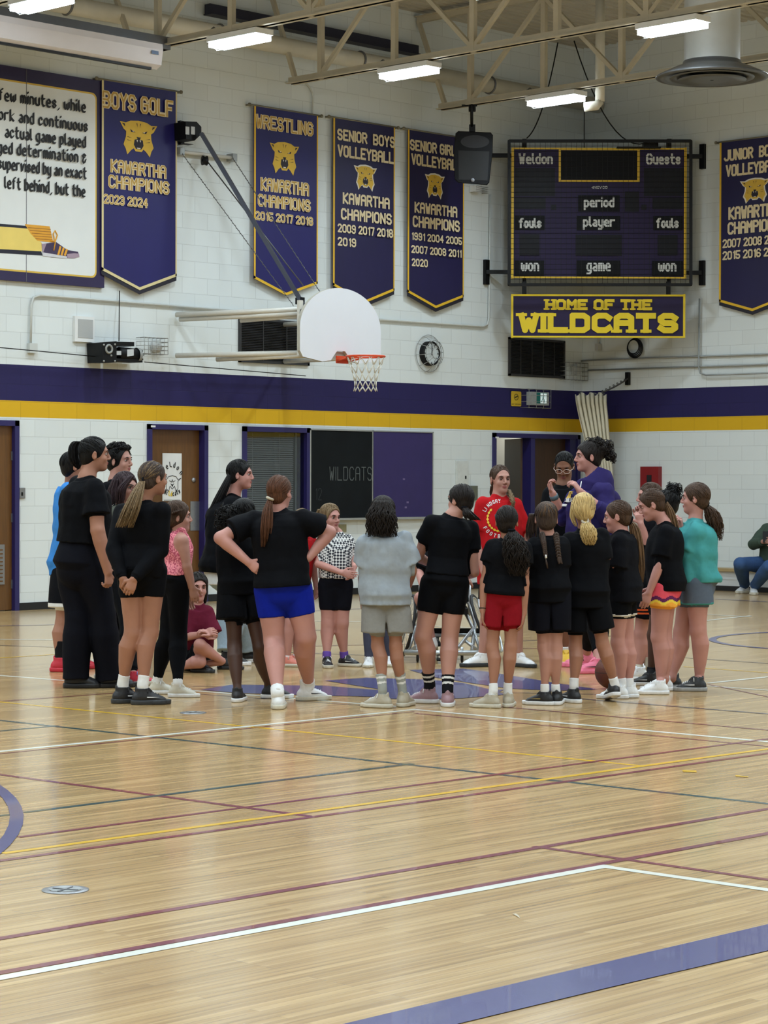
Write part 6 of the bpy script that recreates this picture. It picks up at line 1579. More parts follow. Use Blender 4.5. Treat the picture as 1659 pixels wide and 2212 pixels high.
person('little girl in a pink patterned tank top and black leggings, facing right', [(340, 1499, 92), (383, 1506, 85)], 1084, 108, 'fair', head=(385, 1117), hy=100, lw=1.05, J=dict(shR=(394, 1166, -.10), shL=(378, 1162, .12), elR=(404, 1224, -.1), wrR=(415, 1268, -.08), hpR=(386, 1258, -.05), hpL=(374, 1258, .06), knR=(386, 1378, 0), knL=(362, 1376, .05), anR=(384, 1470), anL=(341, 1462), elL=(392, 1222, .15)),
       shirt=dict(m='pinkprint', name='tank_top', hem=1243, loose=.010, sleeve=None, drape=.9), bottom=dict(kind='tights', m='black', loose=.007, waist=.30), sock=dict(m='sock_white', h=.03), shoes=dict(u='offwhite', s='white', l='white'),
       hair=dict(m='brown', vol=.004, curl=.006, locks=[dict(name='braid', pts=[(368, 1128, -.02), (362, 1160, -.04), (360, 1200, -.06)], rad=[.018, .02, .015], n=26, wav=.01, wn=6), dict(name='braid', pts=[(370, 1110, -.09), (386, 1104, -.10), (398, 1100, -.08)], rad=[.012, .012, .010], n=18, wav=.008, wn=5)]), res=.005, H=1.33)
person('woman with very long black hair in an oversized black t-shirt, facing right', [(492, 1437, 80), (530, 1431, 84)], 995, 82, 'pink', head=(520, 1026), hh=.225, hy=82, jaw=1.25, bw=1.25, bd=1.6, lw=1.1, J=dict(shR=(500, 1092, -.15), shL=(508, 1086, .18), hpR=(496, 1235, -.06), hpL=(498, 1235, .08), elR=(496, 1165, -.2), elL=(520, 1165, .2), wrR=(520, 1215, -.2), wrL=(535, 1210, .2)),
       shirt=dict(m='black', hem=1238, loose=.035, sleeve=.85, sl=.035, drape=1, wr=.01), bottom=dict(kind='pants', m='ltjeans', loose=.03, flare=.02, wr=.008), shoes=dict(u='black', s='white', l='black'), hair=dict(m='black', vol=.003, locks=[dict(name='long_hair', pts=[(500, 1020, -.02), (488, 1048, -.06), (470, 1085, -.06), (457, 1120, -.05), (452, 1145, -.04)], rad=[.02, .035, .045, .05, .04], n=130, ends=.3)]),
       extra=lambda c: c['addmesh']('undershirt', Sculpt().add(c['torso'](-.12, .2, .026, .03, .9, cap=(0, 0))), [FB['white']], .008), res=.005, brow='black', H=1.64)
person('child with a curly black ponytail, black shirt and shorts, beside the blue shorts', [(513, 1516, 172), (584, 1508, 98)], 1077, 142, 'dark', head=(529, 1112), hy=140, bw=1.05, J=dict(shL=(488, 1168, .02), shR=(542, 1168, .10), elL=(482, 1215, .05), elR=(545, 1220, .15), hpL=(502, 1265, .04), hpR=(536, 1265, .08), knL=(507, 1395, 0), knR=(562, 1400, 0), anL=(513, 1490), anR=(580, 1480)), shirt=dict(m='black', hem=1285, loose=.025, drape=1), bottom=dict(kind='shorts', m='black', len=.55, loose=.03, flare=.03), shoes=dict(u='black', s='white', w=1.0),
       hair=dict(m='black', puffs=[(494, 1118, -.08, .055), (486, 1132, -.08, .045)], curl=.01, curlballs=[(493, 1112, -.08, .07, 130, .015), (486, 1130, -.08, .06, 90, .015)]), eyes=False, H=1.36)
HANDHIP = dict(L=dict(d=(.75, -.15, -.55), n=(.3, .6, -.2), t=(.5, -.5, .5), curl=.5), R=dict(d=(-.75, -.05, -.4), n=(-.2, .8, 0), t=(-.8, -.2, .6), curl=.65))
person('girl with a red brown ponytail and bright blue shorts, hands on her hips', [(601, 1531, 180, dict(shoe=dict(high=.035))), (662, 1513, 112, dict(shoe=dict(high=.035)))], 1025, 165, 'pink', head=(605, 1064), hy=152, hh=.215, bw=1.17, bd=1.3, lw=1.3, aw=1.2, J=dict(shL=(548, 1124), shR=(656, 1122), elL=(476, 1162, -.06), wrL=(536, 1214, -.08), elR=(712, 1150, .02), wrR=(668, 1204, -.04), hpL=(584, 1275, 0), hpR=(640, 1275, 0), knL=(592, 1384, 0), knR=(661, 1376, 0), anL=(599, 1492), anR=(666, 1476)), hands=HANDHIP,
       shirt=dict(m='black', hem=1266, loose=.022, sleeve=.62, sl=.035, drape=.98, wr=.008), bottom=dict(kind='shorts', m='blue', len=.47, loose=.006, wr=.002), sock=dict(m='sock_white', h=.03), shoes=dict(u='white', s='offwhite', mk='black', l='white', w=1.05),
       hair=dict(m='redbrown', locks=[dict(pts=[(583, 1080, -.09), (578, 1105, -.13), (576, 1145, -.14), (573, 1182, -.12)], rad=[.016, .035, .042, .03], n=80, ends=.25)], ties=[(583, 1077, -.09, .02, 'sock_beige', (.4, 0, 1))]), res=.0048, H=1.52)
person('blond child in a red shirt and coral shoes, hidden behind the girl in blue shorts', [(640, 1438, 72), (621, 1440, 70)], 1097, 40, 'pink', head=(654, 1128), hy=30, J=dict(shL=(672, 1172), shR=(632, 1172), elL=(676, 1215)), shirt=dict(m='red', hem=1262, loose=.02), bottom=dict(kind='shorts', m='black', len=.6, loose=.02), sock=dict(m='sock_white', h=.02), shoes=dict(u='coral', s='offwhite', l='offwhite'), hair=dict(m='ash'), H=1.26)
person('girl in a black and white checked top and black bike shorts, looking right', [(745, 1439, 62), (706, 1441, 8)], 1089, 30, 'pink', head=(714, 1118), hy=42, hp=4, bw=1.02, bd=1.25, lw=1.15, J=dict(shL=(752, 1168, .0), shR=(704, 1166, .02), elL=(768, 1204, 0), wrL=(766, 1224, -.16), elR=(688, 1218, -.05), wrR=(738, 1237, -.22), hpL=(740, 1265, 0), hpR=(710, 1265, 0), knL=(739, 1346, 0), knR=(708, 1346, 0), anL=(743, 1412), anR=(706, 1413)),
       hands=dict(L=dict(d=(-.25, -.2, -.9), n=(-.6, -.3, -.2), t=(-.6, 0, .6), curl=.35, spread=.6), R=dict(d=(.9, -.15, -.2), n=(.2, .9, 0), t=(.4, 0, .8), curl=.3)), shirt=dict(m='check', hem=1250, loose=.016, sleeve=.5, sl=.02, drape=1.02, wr=.004), bottom=dict(kind='shorts', m='navy', len=.58, loose=.007), sock=dict(m='sock_purple', h=.02), shoes=dict(u='black', s='offwhite', l='white', mk='white'),
       hair=dict(m='ash', vol=.004, hl=.012, locks=[dict(name='tied_hair', pts=[(692, 1100, .05), (686, 1120, .08), (690, 1138, .08)], rad=[.02, .03, .02], n=30)]), res=.0048, H=1.29)
person('child in grey leggings and white shoes, hidden behind the grey t-shirt', [(838, 1438, 15), (797, 1440, -5)], 1120, 5, 'fair', head=(826, 1150), shirt=dict(m='black2', hem=1270, loose=.02), bottom=dict(kind='tights', m='leggrey', loose=.010), shoes=dict(u='white', s='offwhite', l='white', w=1.1), hair=dict(m='brown'), eyes=False, H=1.2)
person('child with shoulder length dark hair in grey t-shirt and grey shorts, from behind', [(827, 1529, -118), (871, 1526, 160)], 1073, 184, 'tan', head=(827, 1110), hh=.205, hy=180, bw=1.0, lw=.84, J=dict(shL=(792, 1174), shR=(872, 1170), elL=(786, 1232, .02), wrL=(797, 1272, .16), elR=(890, 1232, .02), wrR=(884, 1262, .16), hpL=(812, 1292, 0), hpR=(852, 1292, 0), knL=(816, 1396, 0), knR=(855, 1396, 0), anL=(826, 1484), anR=(868, 1482)),
       shirt=dict(m='grey', hem=1306, loose=.034, sleeve=.72, sl=.04, drape=1.02, wr=.016, fold=(.007, 7, 3)), bottom=dict(kind='shorts', m='greyshort', len=.70, loose=.028, flare=.034, wr=.010, name='shorts'), sock=dict(m='sock_grey', h=.085, stripe='white'), shoes=dict(u='beige', s='offwhite', l='white', w=1.1),
       hair=dict(m='dkbrown', vol=.008, ears=False, side=True, locks=[dict(name='long_hair', pts=[(826, 1082, -.08), (824, 1115, -.11), (826, 1160, -.10)], rad=[.05, .095, .10], n=230, flat=.45, wav=.012, wn=2.2, ends=.2, th=.007)]), eyes=False, res=.006, H=1.37)
person('girl with a low dark ponytail, black t-shirt, short black shorts and mauve shoes', [(926, 1519, -110), (967, 1526, 178)], 1046, 202, 'fair', head=(994, 1081), hh=.205, hy=226, bw=.98, bd=1.0, lw=1.1, J=dict(shL=(932, 1128), shR=(1016, 1140), elL=(904, 1203, .06), wrL=(930, 1218, .25), elR=(1024, 1236, .05), wrR=(1000, 1246, .25), hpL=(938, 1262, 0), hpR=(984, 1262, 0), knL=(914, 1376, 0), knR=(971, 1382, 0), anL=(928, 1476), anR=(967, 1486)),
       hands=dict(R=dict(d=(.6, .6, -.4), curl=.2)), shirt=dict(m='black', hem=1240, loose=.013, sleeve=.50, sl=.018), bottom=dict(kind='shorts', m='black', len=.47, loose=.008), sock=dict(m='sock_black', h=.085, stripe='white'), shoes=dict(u='mauve', s='white', l='white', w=1.05),
       hair=dict(m='dkbrown', locks=[dict(pts=[(1004, 1096, -.08), (1012, 1108, -.11), (1022, 1118, -.10), (1030, 1124, -.08)], rad=[.015, .03, .035, .03], n=60), dict(pts=[(1004, 1096, -.08), (1008, 1112, -.11), (1014, 1126, -.10)], rad=[.012, .025, .02], n=25)], ties=[(1003, 1096, -.08, .015, 'black2')]), res=.005, H=1.46, eyes=True)
# --- wheelchair player and right half of the circle
person('child seated in the sports wheelchair, in black, hidden behind the girl with mauve shoes', [(962, 1420, 10, dict(lift=.10)), (938, 1420, 5, dict(lift=.10))], 1118, 0, 'pink', head=(962, 1146, .05), hh=.205, J=dict(shL=(998, 1192, .05), shR=(930, 1192, .05), elR=(906, 1236, -.05), wrR=(914, 1272, -.2), elL=(1012, 1238, -.02), wrL=(985, 1270, -.2), hpL=(976, 1300, .1), hpR=(938, 1300, .1), knL=(984, 1296, -.3), knR=(908, 1292, -.3), anL=(962, 1388, -.30), anR=(936, 1388, -.30)),
       shirt=dict(m='black', hem=1290, loose=.022, sleeve=.85, sl=.025), bottom=dict(kind='shorts', m='black', len=.6, loose=.02), sock=dict(m='sock_white', h=.04), shoes=dict(u='black', s='charcoal', l='offwhite'), hair=dict(m='brown'), eyes=False, seated=True, H=1.42, group='people gathered on the court')
def arc_text(m, c, t, cen, R, a0, a1, h, th, mt, inv=False):
    for i, ch in enumerate(t):
        a = math.radians(a0 + (a1 - a0) * i / (len(t) - 1)); d = HX * math.cos(a) + ZU * math.sin(a); tg = (HX * math.sin(a) - ZU * math.cos(a)) * (-1 if inv else 1); up = d * (-1 if inv else 1)
        if ch != ' ': letter(m, ch, cen + d * R - tg * h * .3, tg, up, h * .6, h, th, mt, -HY * .001)
def red_print(c):
    cen = c['P'](1083, 1121, -.3)
    def b(m):
        arc_text(m, c, 'LINDSAY', cen, .125, 152, 92, .030, .005, MATS['paper']); arc_text(m, c, 'FOOTBALL', cen, .155, 212, 306, .030, .005, MATS['paper'], True)
        for s in (-1, 1):
            for k in range(9):
                a = math.radians(270 + s * (12 + k * 15)); p = cen + (HX * math.cos(a) + ZU * math.sin(a)) * .10; tg = HX * -math.sin(a) + ZU * math.cos(a); n = HX * math.cos(a) + ZU * math.sin(a)
                m.poly([p - tg * .016, p + n * .010, p + tg * .016, p - n * .010], M_gold)
        m.poly([cen + HX * a + ZU * b_ for a, b_ in ((-.045, .03), (0, .055), (.045, .03), (.03, -.04), (0, -.06), (-.03, -.04))], mat('crest_grey', (70, 74, 96), .6))
    decal('chest_print', c['ob'], b, HY, c['shirt'])
person('girl facing us in a red t-shirt with a round crest, side braid over her shoulder', [(1121, 1440, 42), (1041, 1440, -72)], 1004, 16, 'fair', head=(1081, 1036), hh=.222, hy=22, bw=1.05, aw=.92, J=dict(shL=(1114, 1092), shR=(1043, 1089), elL=(1134, 1164), elR=(1034, 1166), wrR=(1044, 1235, -.1), wrL=(1136, 1232, -.1), hpL=(1098, 1248, 0), hpR=(1064, 1248, 0), knL=(1115, 1345, 0), knR=(1052, 1345, 0)),
       shirt=dict(m='red', hem=1262, loose=.022, sleeve=.72, sl=.026, drape=1.0, wr=.008), bottom=dict(kind='shorts', m='black', len=.5, loose=.02), sock=dict(m='sock_white', h=.02), shoes=dict(u='white', s='charcoal', l='white'),
       hair=dict(m='brown', vol=-.004, part=True, hl=.012, locks=[dict(name='braid', m='ash', pts=[(1099, 1058, .02), (1104, 1070, -.06), (1108, 1083, -.12), (1109, 1098, -.13)], rad=[.014, .016, .016, .010], n=26, wav=.010, wn=6), dict(name='braid', pts=[(1064, 1050, .02), (1062, 1064, .03), (1062, 1072, .02)], rad=[.014, .016, .012], n=20)]), extra=red_print, res=.0046, brow='brown', H=1.6)
person('girl in bright red shorts with a long wavy dark ponytail, seen from behind', [(1062, 1529, -112), (1098, 1527, 172)], 1091, 174, 'tan', head=(1095, 1127), hh=.20, hy=170, bw=.95, bd=1, lw=.86, J=dict(shL=(1064, 1180), shR=(1132, 1184), elL=(1047, 1256), elR=(1133, 1260), wrL=(1043, 1318, -.03), wrR=(1131, 1324, -.03), hpL=(1072, 1290, 0), hpR=(1106, 1284, 0), knL=(1063, 1398, 0), knR=(1103, 1398, 0), anL=(1066, 1486), anR=(1097, 1484)), hands=dict(L=dict(d=(0, 0, -1), curl=.3), R=dict(d=(-.1, 0, -1), curl=.3)),
       shirt=dict(m='black', hem=1284, loose=.017, sleeve=.44, sl=.02), bottom=dict(kind='shorts', m='redshort', len=.58, loose=.018, flare=.014, wr=.006), sock=dict(m='sock_white', h=.03), shoes=dict(u='beige', s='offwhite'),
       hair=dict(m='dkbrown', locks=[dict(pts=[(1107, 1146, -.10), (1110, 1165, -.14), (1116, 1200, -.15), (1122, 1245, -.13)], rad=[.018, .06, .082, .05], n=170, wav=.018, wn=2.6, flat=.5, ends=.35)], ties=[(1105, 1145, -.1, .018, 'black2')]), eyes=False, res=.0055, H=1.31,
       extra=lambda c: (lambda m: (m.ring(c['wrL'] + (c['elL'] - c['wrL']) * .06, c['elL'] - c['wrL'], .0235, .003, M_ink, 18, 6), m.build('wristband', c['ob'])))(MB()))
def braid(c, pts, n=14, r=.016, m='greybrown'):
    m_ = MB(); P = np.array([c['P'](*q) for q in pts]); t = np.linspace(0, 1, len(P))
    for i in range(n):
        a = (i + .5) / n; q = np.array([np.interp(a, t, P[:, d]) for d in range(3)]); rr = r * (1 - .35 * a)
        for s in (-1, 1): m_.lathe(q + HX * s * rr * .5, norm(HX * s * .7 - ZU), [(0, -rr * 1.3), (rr * .62, -rr * .6), (rr * .7, .1 * rr), (rr * .4, rr), (0, rr * 1.3)], HAIR[m], 8)
    m_.build('braid', c['hair'])
def two_braids(c):
    braid(c, [(1171, 1152, -.10), (1175, 1172, -.12), (1179, 1200, -.12)]); braid(c, [(1201, 1152, -.09), (1204, 1175, -.11), (1208, 1205, -.11), (1211, 1216, -.11)])
    m_ = MB(); m_.tube([c['P'](1179, 1198, -.12), c['P'](1179.5, 1206, -.12)], .008, FB['white'], 8); m_.build('hair_tie', c['hair'])
    m_ = MB()
    for k in range(9): m_.tube([c['P'](1179 + random.uniform(-1, 1), 1206, -.12), c['P'](1179.5 + k * .3, 1216, -.125), c['P'](1182 + k * .25, 1228, -.12)], [.003, .003, .001], HAIR['greybrown'], 5)
    m_.build('braid_end', c['hair'])
person('child with two braids, black t-shirt and long black shorts, seen from behind', [(1177, 1523, -112), (1203, 1522, 172)], 1084, 182, 'fair', head=(1180, 1121), hh=.205, hy=180, bw=1.0, lw=.87, J=dict(shL=(1154, 1178), shR=(1212, 1174), elL=(1151, 1242), elR=(1215, 1240), wrL=(1164, 1262, .2), wrR=(1205, 1262, .2), hpL=(1170, 1278, 0), hpR=(1203, 1278, 0), knL=(1175, 1398, 0), knR=(1201, 1398, 0), anL=(1177, 1484), anR=(1200, 1484)),
       shirt=dict(m='black', hem=1300, loose=.018, sleeve=.72, sl=.022, drape=.95), bottom=dict(kind='shorts', m='navy', len=.68, loose=.030, flare=.02, wr=.008), sock=dict(m='sock_white', h=.02), shoes=dict(u='black', s='white', mk='gold'), hair=dict(m='greybrown', hi='ltbrown', vol=.003, part=False, locks=[dict(name='loose_hair', pts=[(1150, 1110, .03), (1147, 1140, .06), (1149, 1170, .06)], rad=[.02, .035, .04], n=40)]), extra=two_braids, eyes=False, res=.0055, H=1.335)
person('child with blond hair in a scrunchie, black t-shirt and shorts, back to us', [(1239, 1518, -142), (1327, 1516, -168, dict(lift=.0, tilt=.22))], 1067, 183, 'tan', head=(1260, 1101), hh=.205, hy=181, bw=1.02, lw=.88, J=dict(shL=(1230, 1168), shR=(1300, 1158), elL=(1230, 1230), wrL=(1240, 1240, .2), elR=(1305, 1224), wrR=(1296, 1240, .2), hpL=(1246, 1285, 0), hpR=(1284, 1285, 0), knL=(1243, 1398, 0), knR=(1302, 1392, 0), anL=(1240, 1476), anR=(1327, 1474)),
       shirt=dict(m='black', hem=1312, loose=.022, sleeve=.75, sl=.024, drape=1), bottom=dict(kind='shorts', m='black', len=.70, loose=.028, flare=.022), sock=dict(m='sock_white', h=.035), shoes=dict(u='black', s='white', mk='white'),
       hair=dict(m='blonde', hi='ash', vol=.006, curl=.004, ears=False, side=False, locks=[dict(pts=[(1264, 1126, -.11), (1270, 1140, -.13), (1272, 1160, -.13), (1274, 1178, -.12)], rad=[.015, .05, .055, .03], n=100, flat=.7, wav=.006), dict(name='loose_hair', pts=[(1238, 1085, -.03), (1236, 1115, -.03), (1244, 1138, -.05)], rad=[.01, .018, .012], n=24), dict(name='loose_hair', pts=[(1258, 1072, -.10), (1254, 1100, -.125), (1262, 1124, -.12)], rad=[.05, .06, .02], n=70, flat=.25)], ties=[(1264, 1125, -.115, .02, 'sock_beige', (.1, -.8, .6))]), eyes=False, res=.0055, H=1.385)
person('woman with smooth black hair and clear glasses looking down, behind the purple hoodie', [(1244, 1434, -20), (1226, 1435, -15)], 973, -8, 'brown', head=(1219, 1008), hh=.225, hy=-12, hp=24, J=dict(shL=(1248, 1066), shR=(1188, 1068), hpL=(1236, 1215, 0), hpR=(1212, 1215, 0)), shirt=dict(m='black', hem=1225, loose=.02, sleeve=1.9, sl=.015), bottom=dict(kind='shorts', m='black', len=.8, loose=.02), sock=dict(m='sock_white', h=.05), shoes=dict(u='yellow', s='offwhite'),
       hair=dict(m='black', vol=-.004, part=True, hl=.012), extra=lambda c: glasses(c, 'clear'), res=.005, brow='black', H=1.72)
def hoodie(c):
    ob = c['ob']; P = c['P']; S = Sculpt()
    S.add(loft(P(1282, 1060, 0), P(1298, 1012, .0), HX, (0, .3, .7, 1), (.15, .155, .12, .08), (.15, .15, .11, .08), cap=(1, 0)), .02)
    S.cut(loft(P(1262, 1040, 0), P(1274, 990, 0), HX, (0, 1), (.085, .105), (.095, .115)), .01)
    S.add(ell(P(1305, 1036, 0), (HX, HY, ZU), (.058, .09, .055)), .03)
    c['addmesh']('hood', S, [FB['purple']], .008, None, .006, 2)
    def em(m):
        cen = P(1239, 1070, -.4); cat_emblem(m, cen, HX, ZU, -HY, .06, .06, .001); letter(m, 'WILDCATS', P(1222, 1085, -.4), HX, ZU, .15, .034, .006, MATS['paper'], -HY * .001); q = P(1222, 1095, -.4)
        m.poly([q, q + HX * .09, q + HX * .09 + ZU * .018, q + ZU * .018], MATS['paper'])
    decal('chest_print', ob, em, HY, c['shirt'])
    def lg(m): letter(m, 'W', P(1264, 1064, -.4), HX, ZU, .03, .04, .007, MATS['paper'], -HY * .001)
    decal('sleeve_print', ob, lg, HY, c['shirt'])
    m_ = MB(); v = c['elR'] - c['wrR']; a = c['wrR'] + v * .06; m_.tube([a, a + norm(v) * .036], .0345, mat('watch_band', (74, 92, 104), .5), 16); m_.build('wristband', ob)
    m_ = MB(); m_.tube([P(1256, 1040, -.13), P(1254, 1052, -.17), P(1253, 1062, -.18)], .004, FB['white'], 6); m_.build('drawstring', ob)
    S = Sculpt()
    for s_, hp_, kn, an in ((1, c['hpL'], c['knL'], c['anL']),): pass
person('coach in a purple hoodie with curly dark hair piled up, gesturing with both hands', [(1294, 1455, -86), (1266, 1440, -84)], 953, -62, 'pink', head=(1270, 987), hh=.228, hy=-80, jaw=1.08, bw=1.05, bd=1.52, sw=1.0, aw=1.02, lw=1.08, J=dict(shL=(1302, 1062, -.16), shR=(1262, 1056, .18), elL=(1318, 1118, -.26), wrL=(1253, 1062, -.38), elR=(1216, 1118, .16), wrR=(1194, 1066, .06), hpL=(1288, 1240, -.06), hpR=(1278, 1240, .08), knL=(1288, 1340, -.05), knR=(1278, 1340, .06)),
       hands=dict(L=dict(d=(-.55, 0, .8), n=(-.6, .4, -.5), t=(-.2, .8, .5), curl=.75), R=dict(d=(-.35, 0, .95), n=(.75, -.4, .3), t=(.5, -.6, .3), curl=.8, spread=.4)), shirt=dict(name='hoodie', m='purple', hem=1225, loose=.034, sleeve=dict(L=1.42, R=1.1), sl=.022, drape=1.0, wr=.018, trim=True), bottom=dict(kind='tights', m='black', loose=.008, len=.72), shoes=dict(u='pink', s='pink', mk='black'),
       hair=dict(m='dkbrown', vol=.002, hl=.0, curl=.006, puffs=[(1304, 969, 0, .055), (1298, 978, 0, .05)], curlballs=[(1305, 967, 0, .062, 120, .015), (1317, 984, 0, .038, 50, .014), (1290, 959, 0, .045, 60, .014), (1276, 957, 0, .035, 40, .012)], locks=[dict(name='loose_hair', pts=[(1318, 975, 0), (1325, 990, 0), (1326, 1002, 0)], rad=[.02, .02, .008], n=14, wav=.012, wn=3)]), extra=hoodie, res=.0045, brow='dkbrown', H=1.76)
person('girl with a brown ponytail low over her back, black t-shirt and white trimmed shorts', [(1338, 1509, -93), (1360, 1507, -100)], 1081, -112, 'pink', head=(1333, 1116), hh=.205, hy=-104, hp=8, bw=1.0, bd=1.05, lw=.98, J=dict(shL=(1340, 1168, -.11), shR=(1342, 1164, .11), elL=(1334, 1228, -.12), wrL=(1314, 1186, -.14), elR=(1325, 1225, .1), wrR=(1310, 1170, .05), hpL=(1340, 1278, -.05), hpR=(1348, 1278, .05), knL=(1334, 1388, -.03), knR=(1355, 1390, .04), anL=(1343, 1474, -.02), anR=(1359, 1474, .03)), hands=dict(R=dict(d=(-.4, 0, .9), curl=.9), L=dict(d=(-.4, 0, .9), curl=.9)),
       shirt=dict(m='black2', hem=1300, loose=.022, sleeve=.95, sl=.03, drape=1.0), bottom=dict(kind='shorts', m='black', len=.46, loose=.014, flare=.008, trim='white', tw=.009), sock=dict(m='sock_white', h=.03), shoes=dict(u='white', s='white', l='white'),
       hair=dict(m='brown', locks=[dict(m='ltbrown', pts=[(1362, 1126, .0), (1371, 1140, 0), (1376, 1180, 0), (1381, 1225, 0), (1385, 1258, 0)], rad=[.012, .035, .045, .04, .015], n=90, ends=.3)], ties=[(1362, 1125, 0, .024, 'black2', (1, 0, -.4))]), res=.0048, H=1.34,
       extra=lambda c: (lambda m: (m.box(c['P'](1338, 1297, -.2), (.02, .004, .015), FB['white'], HX, HY, ZU), m.build('shorts_tag', c['ob'])))(MB()) if False else None)
person('girl in orange striped black shorts, face half hidden behind the girl with rainbow shorts', [(1381, 1470, -82), (1403, 1454, -72)], 1041, -84, 'pink', head=(1402, 1074), hh=.205, hy=-82, J=dict(shL=(1410, 1134, -.1), shR=(1408, 1130, .12), elL=(1398, 1172, -.12), wrL=(1384, 1132, -.14), elR=(1392, 1165, .1), wrR=(1384, 1118, .1), hpL=(1400, 1262, -.05), hpR=(1402, 1262, .06), knL=(1384, 1370, 0), knR=(1398, 1365, .05), anL=(1378, 1446, 0), anR=(1401, 1432, 0)), hands=dict(L=dict(d=(-.2, 0, 1), curl=.9), R=dict(d=(-.2, 0, 1), curl=.9)),
       shirt=dict(m='black2', hem=1278, loose=.02, sleeve=.4), bottom=dict(kind='shorts', m='black', len=.62, loose=.035, flare=.03, ms=['black', 'shortorange'], matfn=lambda C, c, e: ((np.abs(C[:, 2] - c['P'](1385, 1316)[2]) < .006) | (np.abs(C[:, 2] - c['P'](1385, 1323)[2]) < .006)).astype(int)), sock=dict(m='sock_beige', h=.04), shoes=dict(u='white', s='white', l='white'), hair=dict(m='brown'), res=.005, H=1.47)
person('child with a dark curly bun and black shoes, hidden behind the girl with rainbow shorts', [(1404, 1481, -96), (1424, 1476, -92)], 1052, -92, 'dark', head=(1438, 1090), hh=.20, hy=-92, J=dict(shL=(1438, 1140, -.08), shR=(1436, 1138, .1), hpL=(1432, 1265, -.05), hpR=(1434, 1265, .06), knL=(1412, 1372, 0), knR=(1428, 1372, .03), anL=(1407, 1450, 0), anR=(1426, 1448, 0), elL=(1440, 1200, -.05), elR=(1436, 1200, .1)), shirt=dict(m='black', hem=1285, loose=.015), bottom=dict(kind='shorts', m='black', len=.55, loose=.015), sock=dict(m='sock_black', h=.03), shoes=dict(u='black', s='white', mk='white'),
       hair=dict(m='black', puffs=[(1452, 1062, .02, .045)], curlballs=[(1454, 1060, .02, .055, 110, .014), (1462, 1074, .02, .03, 30, .012)]), eyes=False, H=1.36)
def rainbow(C, c, e):
    z = C[:, 2] + .010 * np.sin((C @ HX) * 60); z0 = c['P'](1430, 1288)[2]; z1 = c['P'](1430, 1296)[2]; z2 = c['P'](1430, 1302)[2]; r = np.zeros(len(C), int); r[z < z0] = 1; r[z < z1] = 2; r[z < z2] = 3; return r
fabc('coralpink', (222, 84, 100)); fabc('plumstripe', (96, 40, 84)); fabc('amber', (228, 158, 60)); fabc('sunyellow', (226, 196, 70))
person('girl in rainbow wave shorts and white shoes looking down, ponytail down her back', [(1424, 1500, -94), (1434, 1492, -98)], 1056, -96, 'pink', head=(1407, 1091), hh=.205, hy=-94, hp=20, bw=1.02, bd=1.15, lw=1.12, J=dict(shL=(1438, 1150, -.11), shR=(1434, 1146, .12), elL=(1424, 1222, -.13), wrL=(1402, 1280, -.14), elR=(1425, 1220, .14), wrR=(1405, 1270, .12), hpL=(1432, 1268, -.05), hpR=(1436, 1268, .06), knL=(1423, 1376, -.02), knR=(1434, 1376, .05), anL=(1428, 1470, -.02), anR=(1436, 1466, .04)), hands=dict(L=dict(d=(-.35, 0, -.95), curl=.4)),
       shirt=dict(m='black', hem=1276, loose=.02, sleeve=.72, sl=.026, drape=1.0), bottom=dict(kind='shorts', m='coralpink', len=.36, loose=.014, flare=.022, ms=['coralpink', 'plumstripe', 'sunyellow', 'amber'], matfn=rainbow), shoes=dict(u='white', s='white', l='white', w=1.05),
       hair=dict(m='brown', locks=[dict(m='ltbrown', pts=[(1437, 1084, 0), (1446, 1102, 0), (1454, 1135, 0), (1463, 1178, 0)], rad=[.012, .03, .04, .02], n=90, ends=.3)], ties=[(1437, 1084, 0, .018, 'black2', (1, 0, -.5))]), res=.0048, brow='brown', H=1.42)
person('girl in a teal t-shirt and slate running shorts with a thick brown ponytail', [(1506, 1493, -93), (1453, 1487, -94)], 1041, -108, 'pink', head=(1501, 1077), hh=.212, hy=-106, bw=1.05, bd=1.35, lw=1.15, J=dict(shL=(1506, 1146, -.12), shR=(1494, 1140, .13), elL=(1482, 1202, -.08), wrL=(1473, 1146, -.02), elR=(1474, 1196, .18), wrR=(1472, 1142, .14), hpL=(1506, 1262, -.06), hpR=(1494, 1262, .07), knL=(1508, 1362, -.05), knR=(1472, 1366, .06), anL=(1511, 1466, -.02), anR=(1451, 1462, .04)), hands=dict(L=dict(d=(-.1, 0, 1), n=(-.8, 0, -.3), curl=.9), R=dict(d=(-.1, 0, 1), n=(-.8, 0, -.3), curl=.9)),
       shirt=dict(m='teal', hem=1258, loose=.022, sleeve=.66, sl=.026, drape=1.0, wr=.016, fold=(.006, 6, 4)), bottom=dict(kind='shorts', m='slate', len=.42, loose=.016, flare=.016, trim='teal', tw=.008, wr=.006), shoes=dict(u='charcoal', s='solegrey', l='white', mk='white'),
       hair=dict(m='brown', vol=.002, locks=[dict(pts=[(1527, 1092, 0), (1536, 1104, 0), (1545, 1130, 0), (1550, 1168, 0)], rad=[.015, .05, .06, .035], n=120, ends=.35, wav=.006)], ties=[(1528, 1092, 0, .02, 'black2', (1, 0, -.4))]), res=.0048, H=1.46)
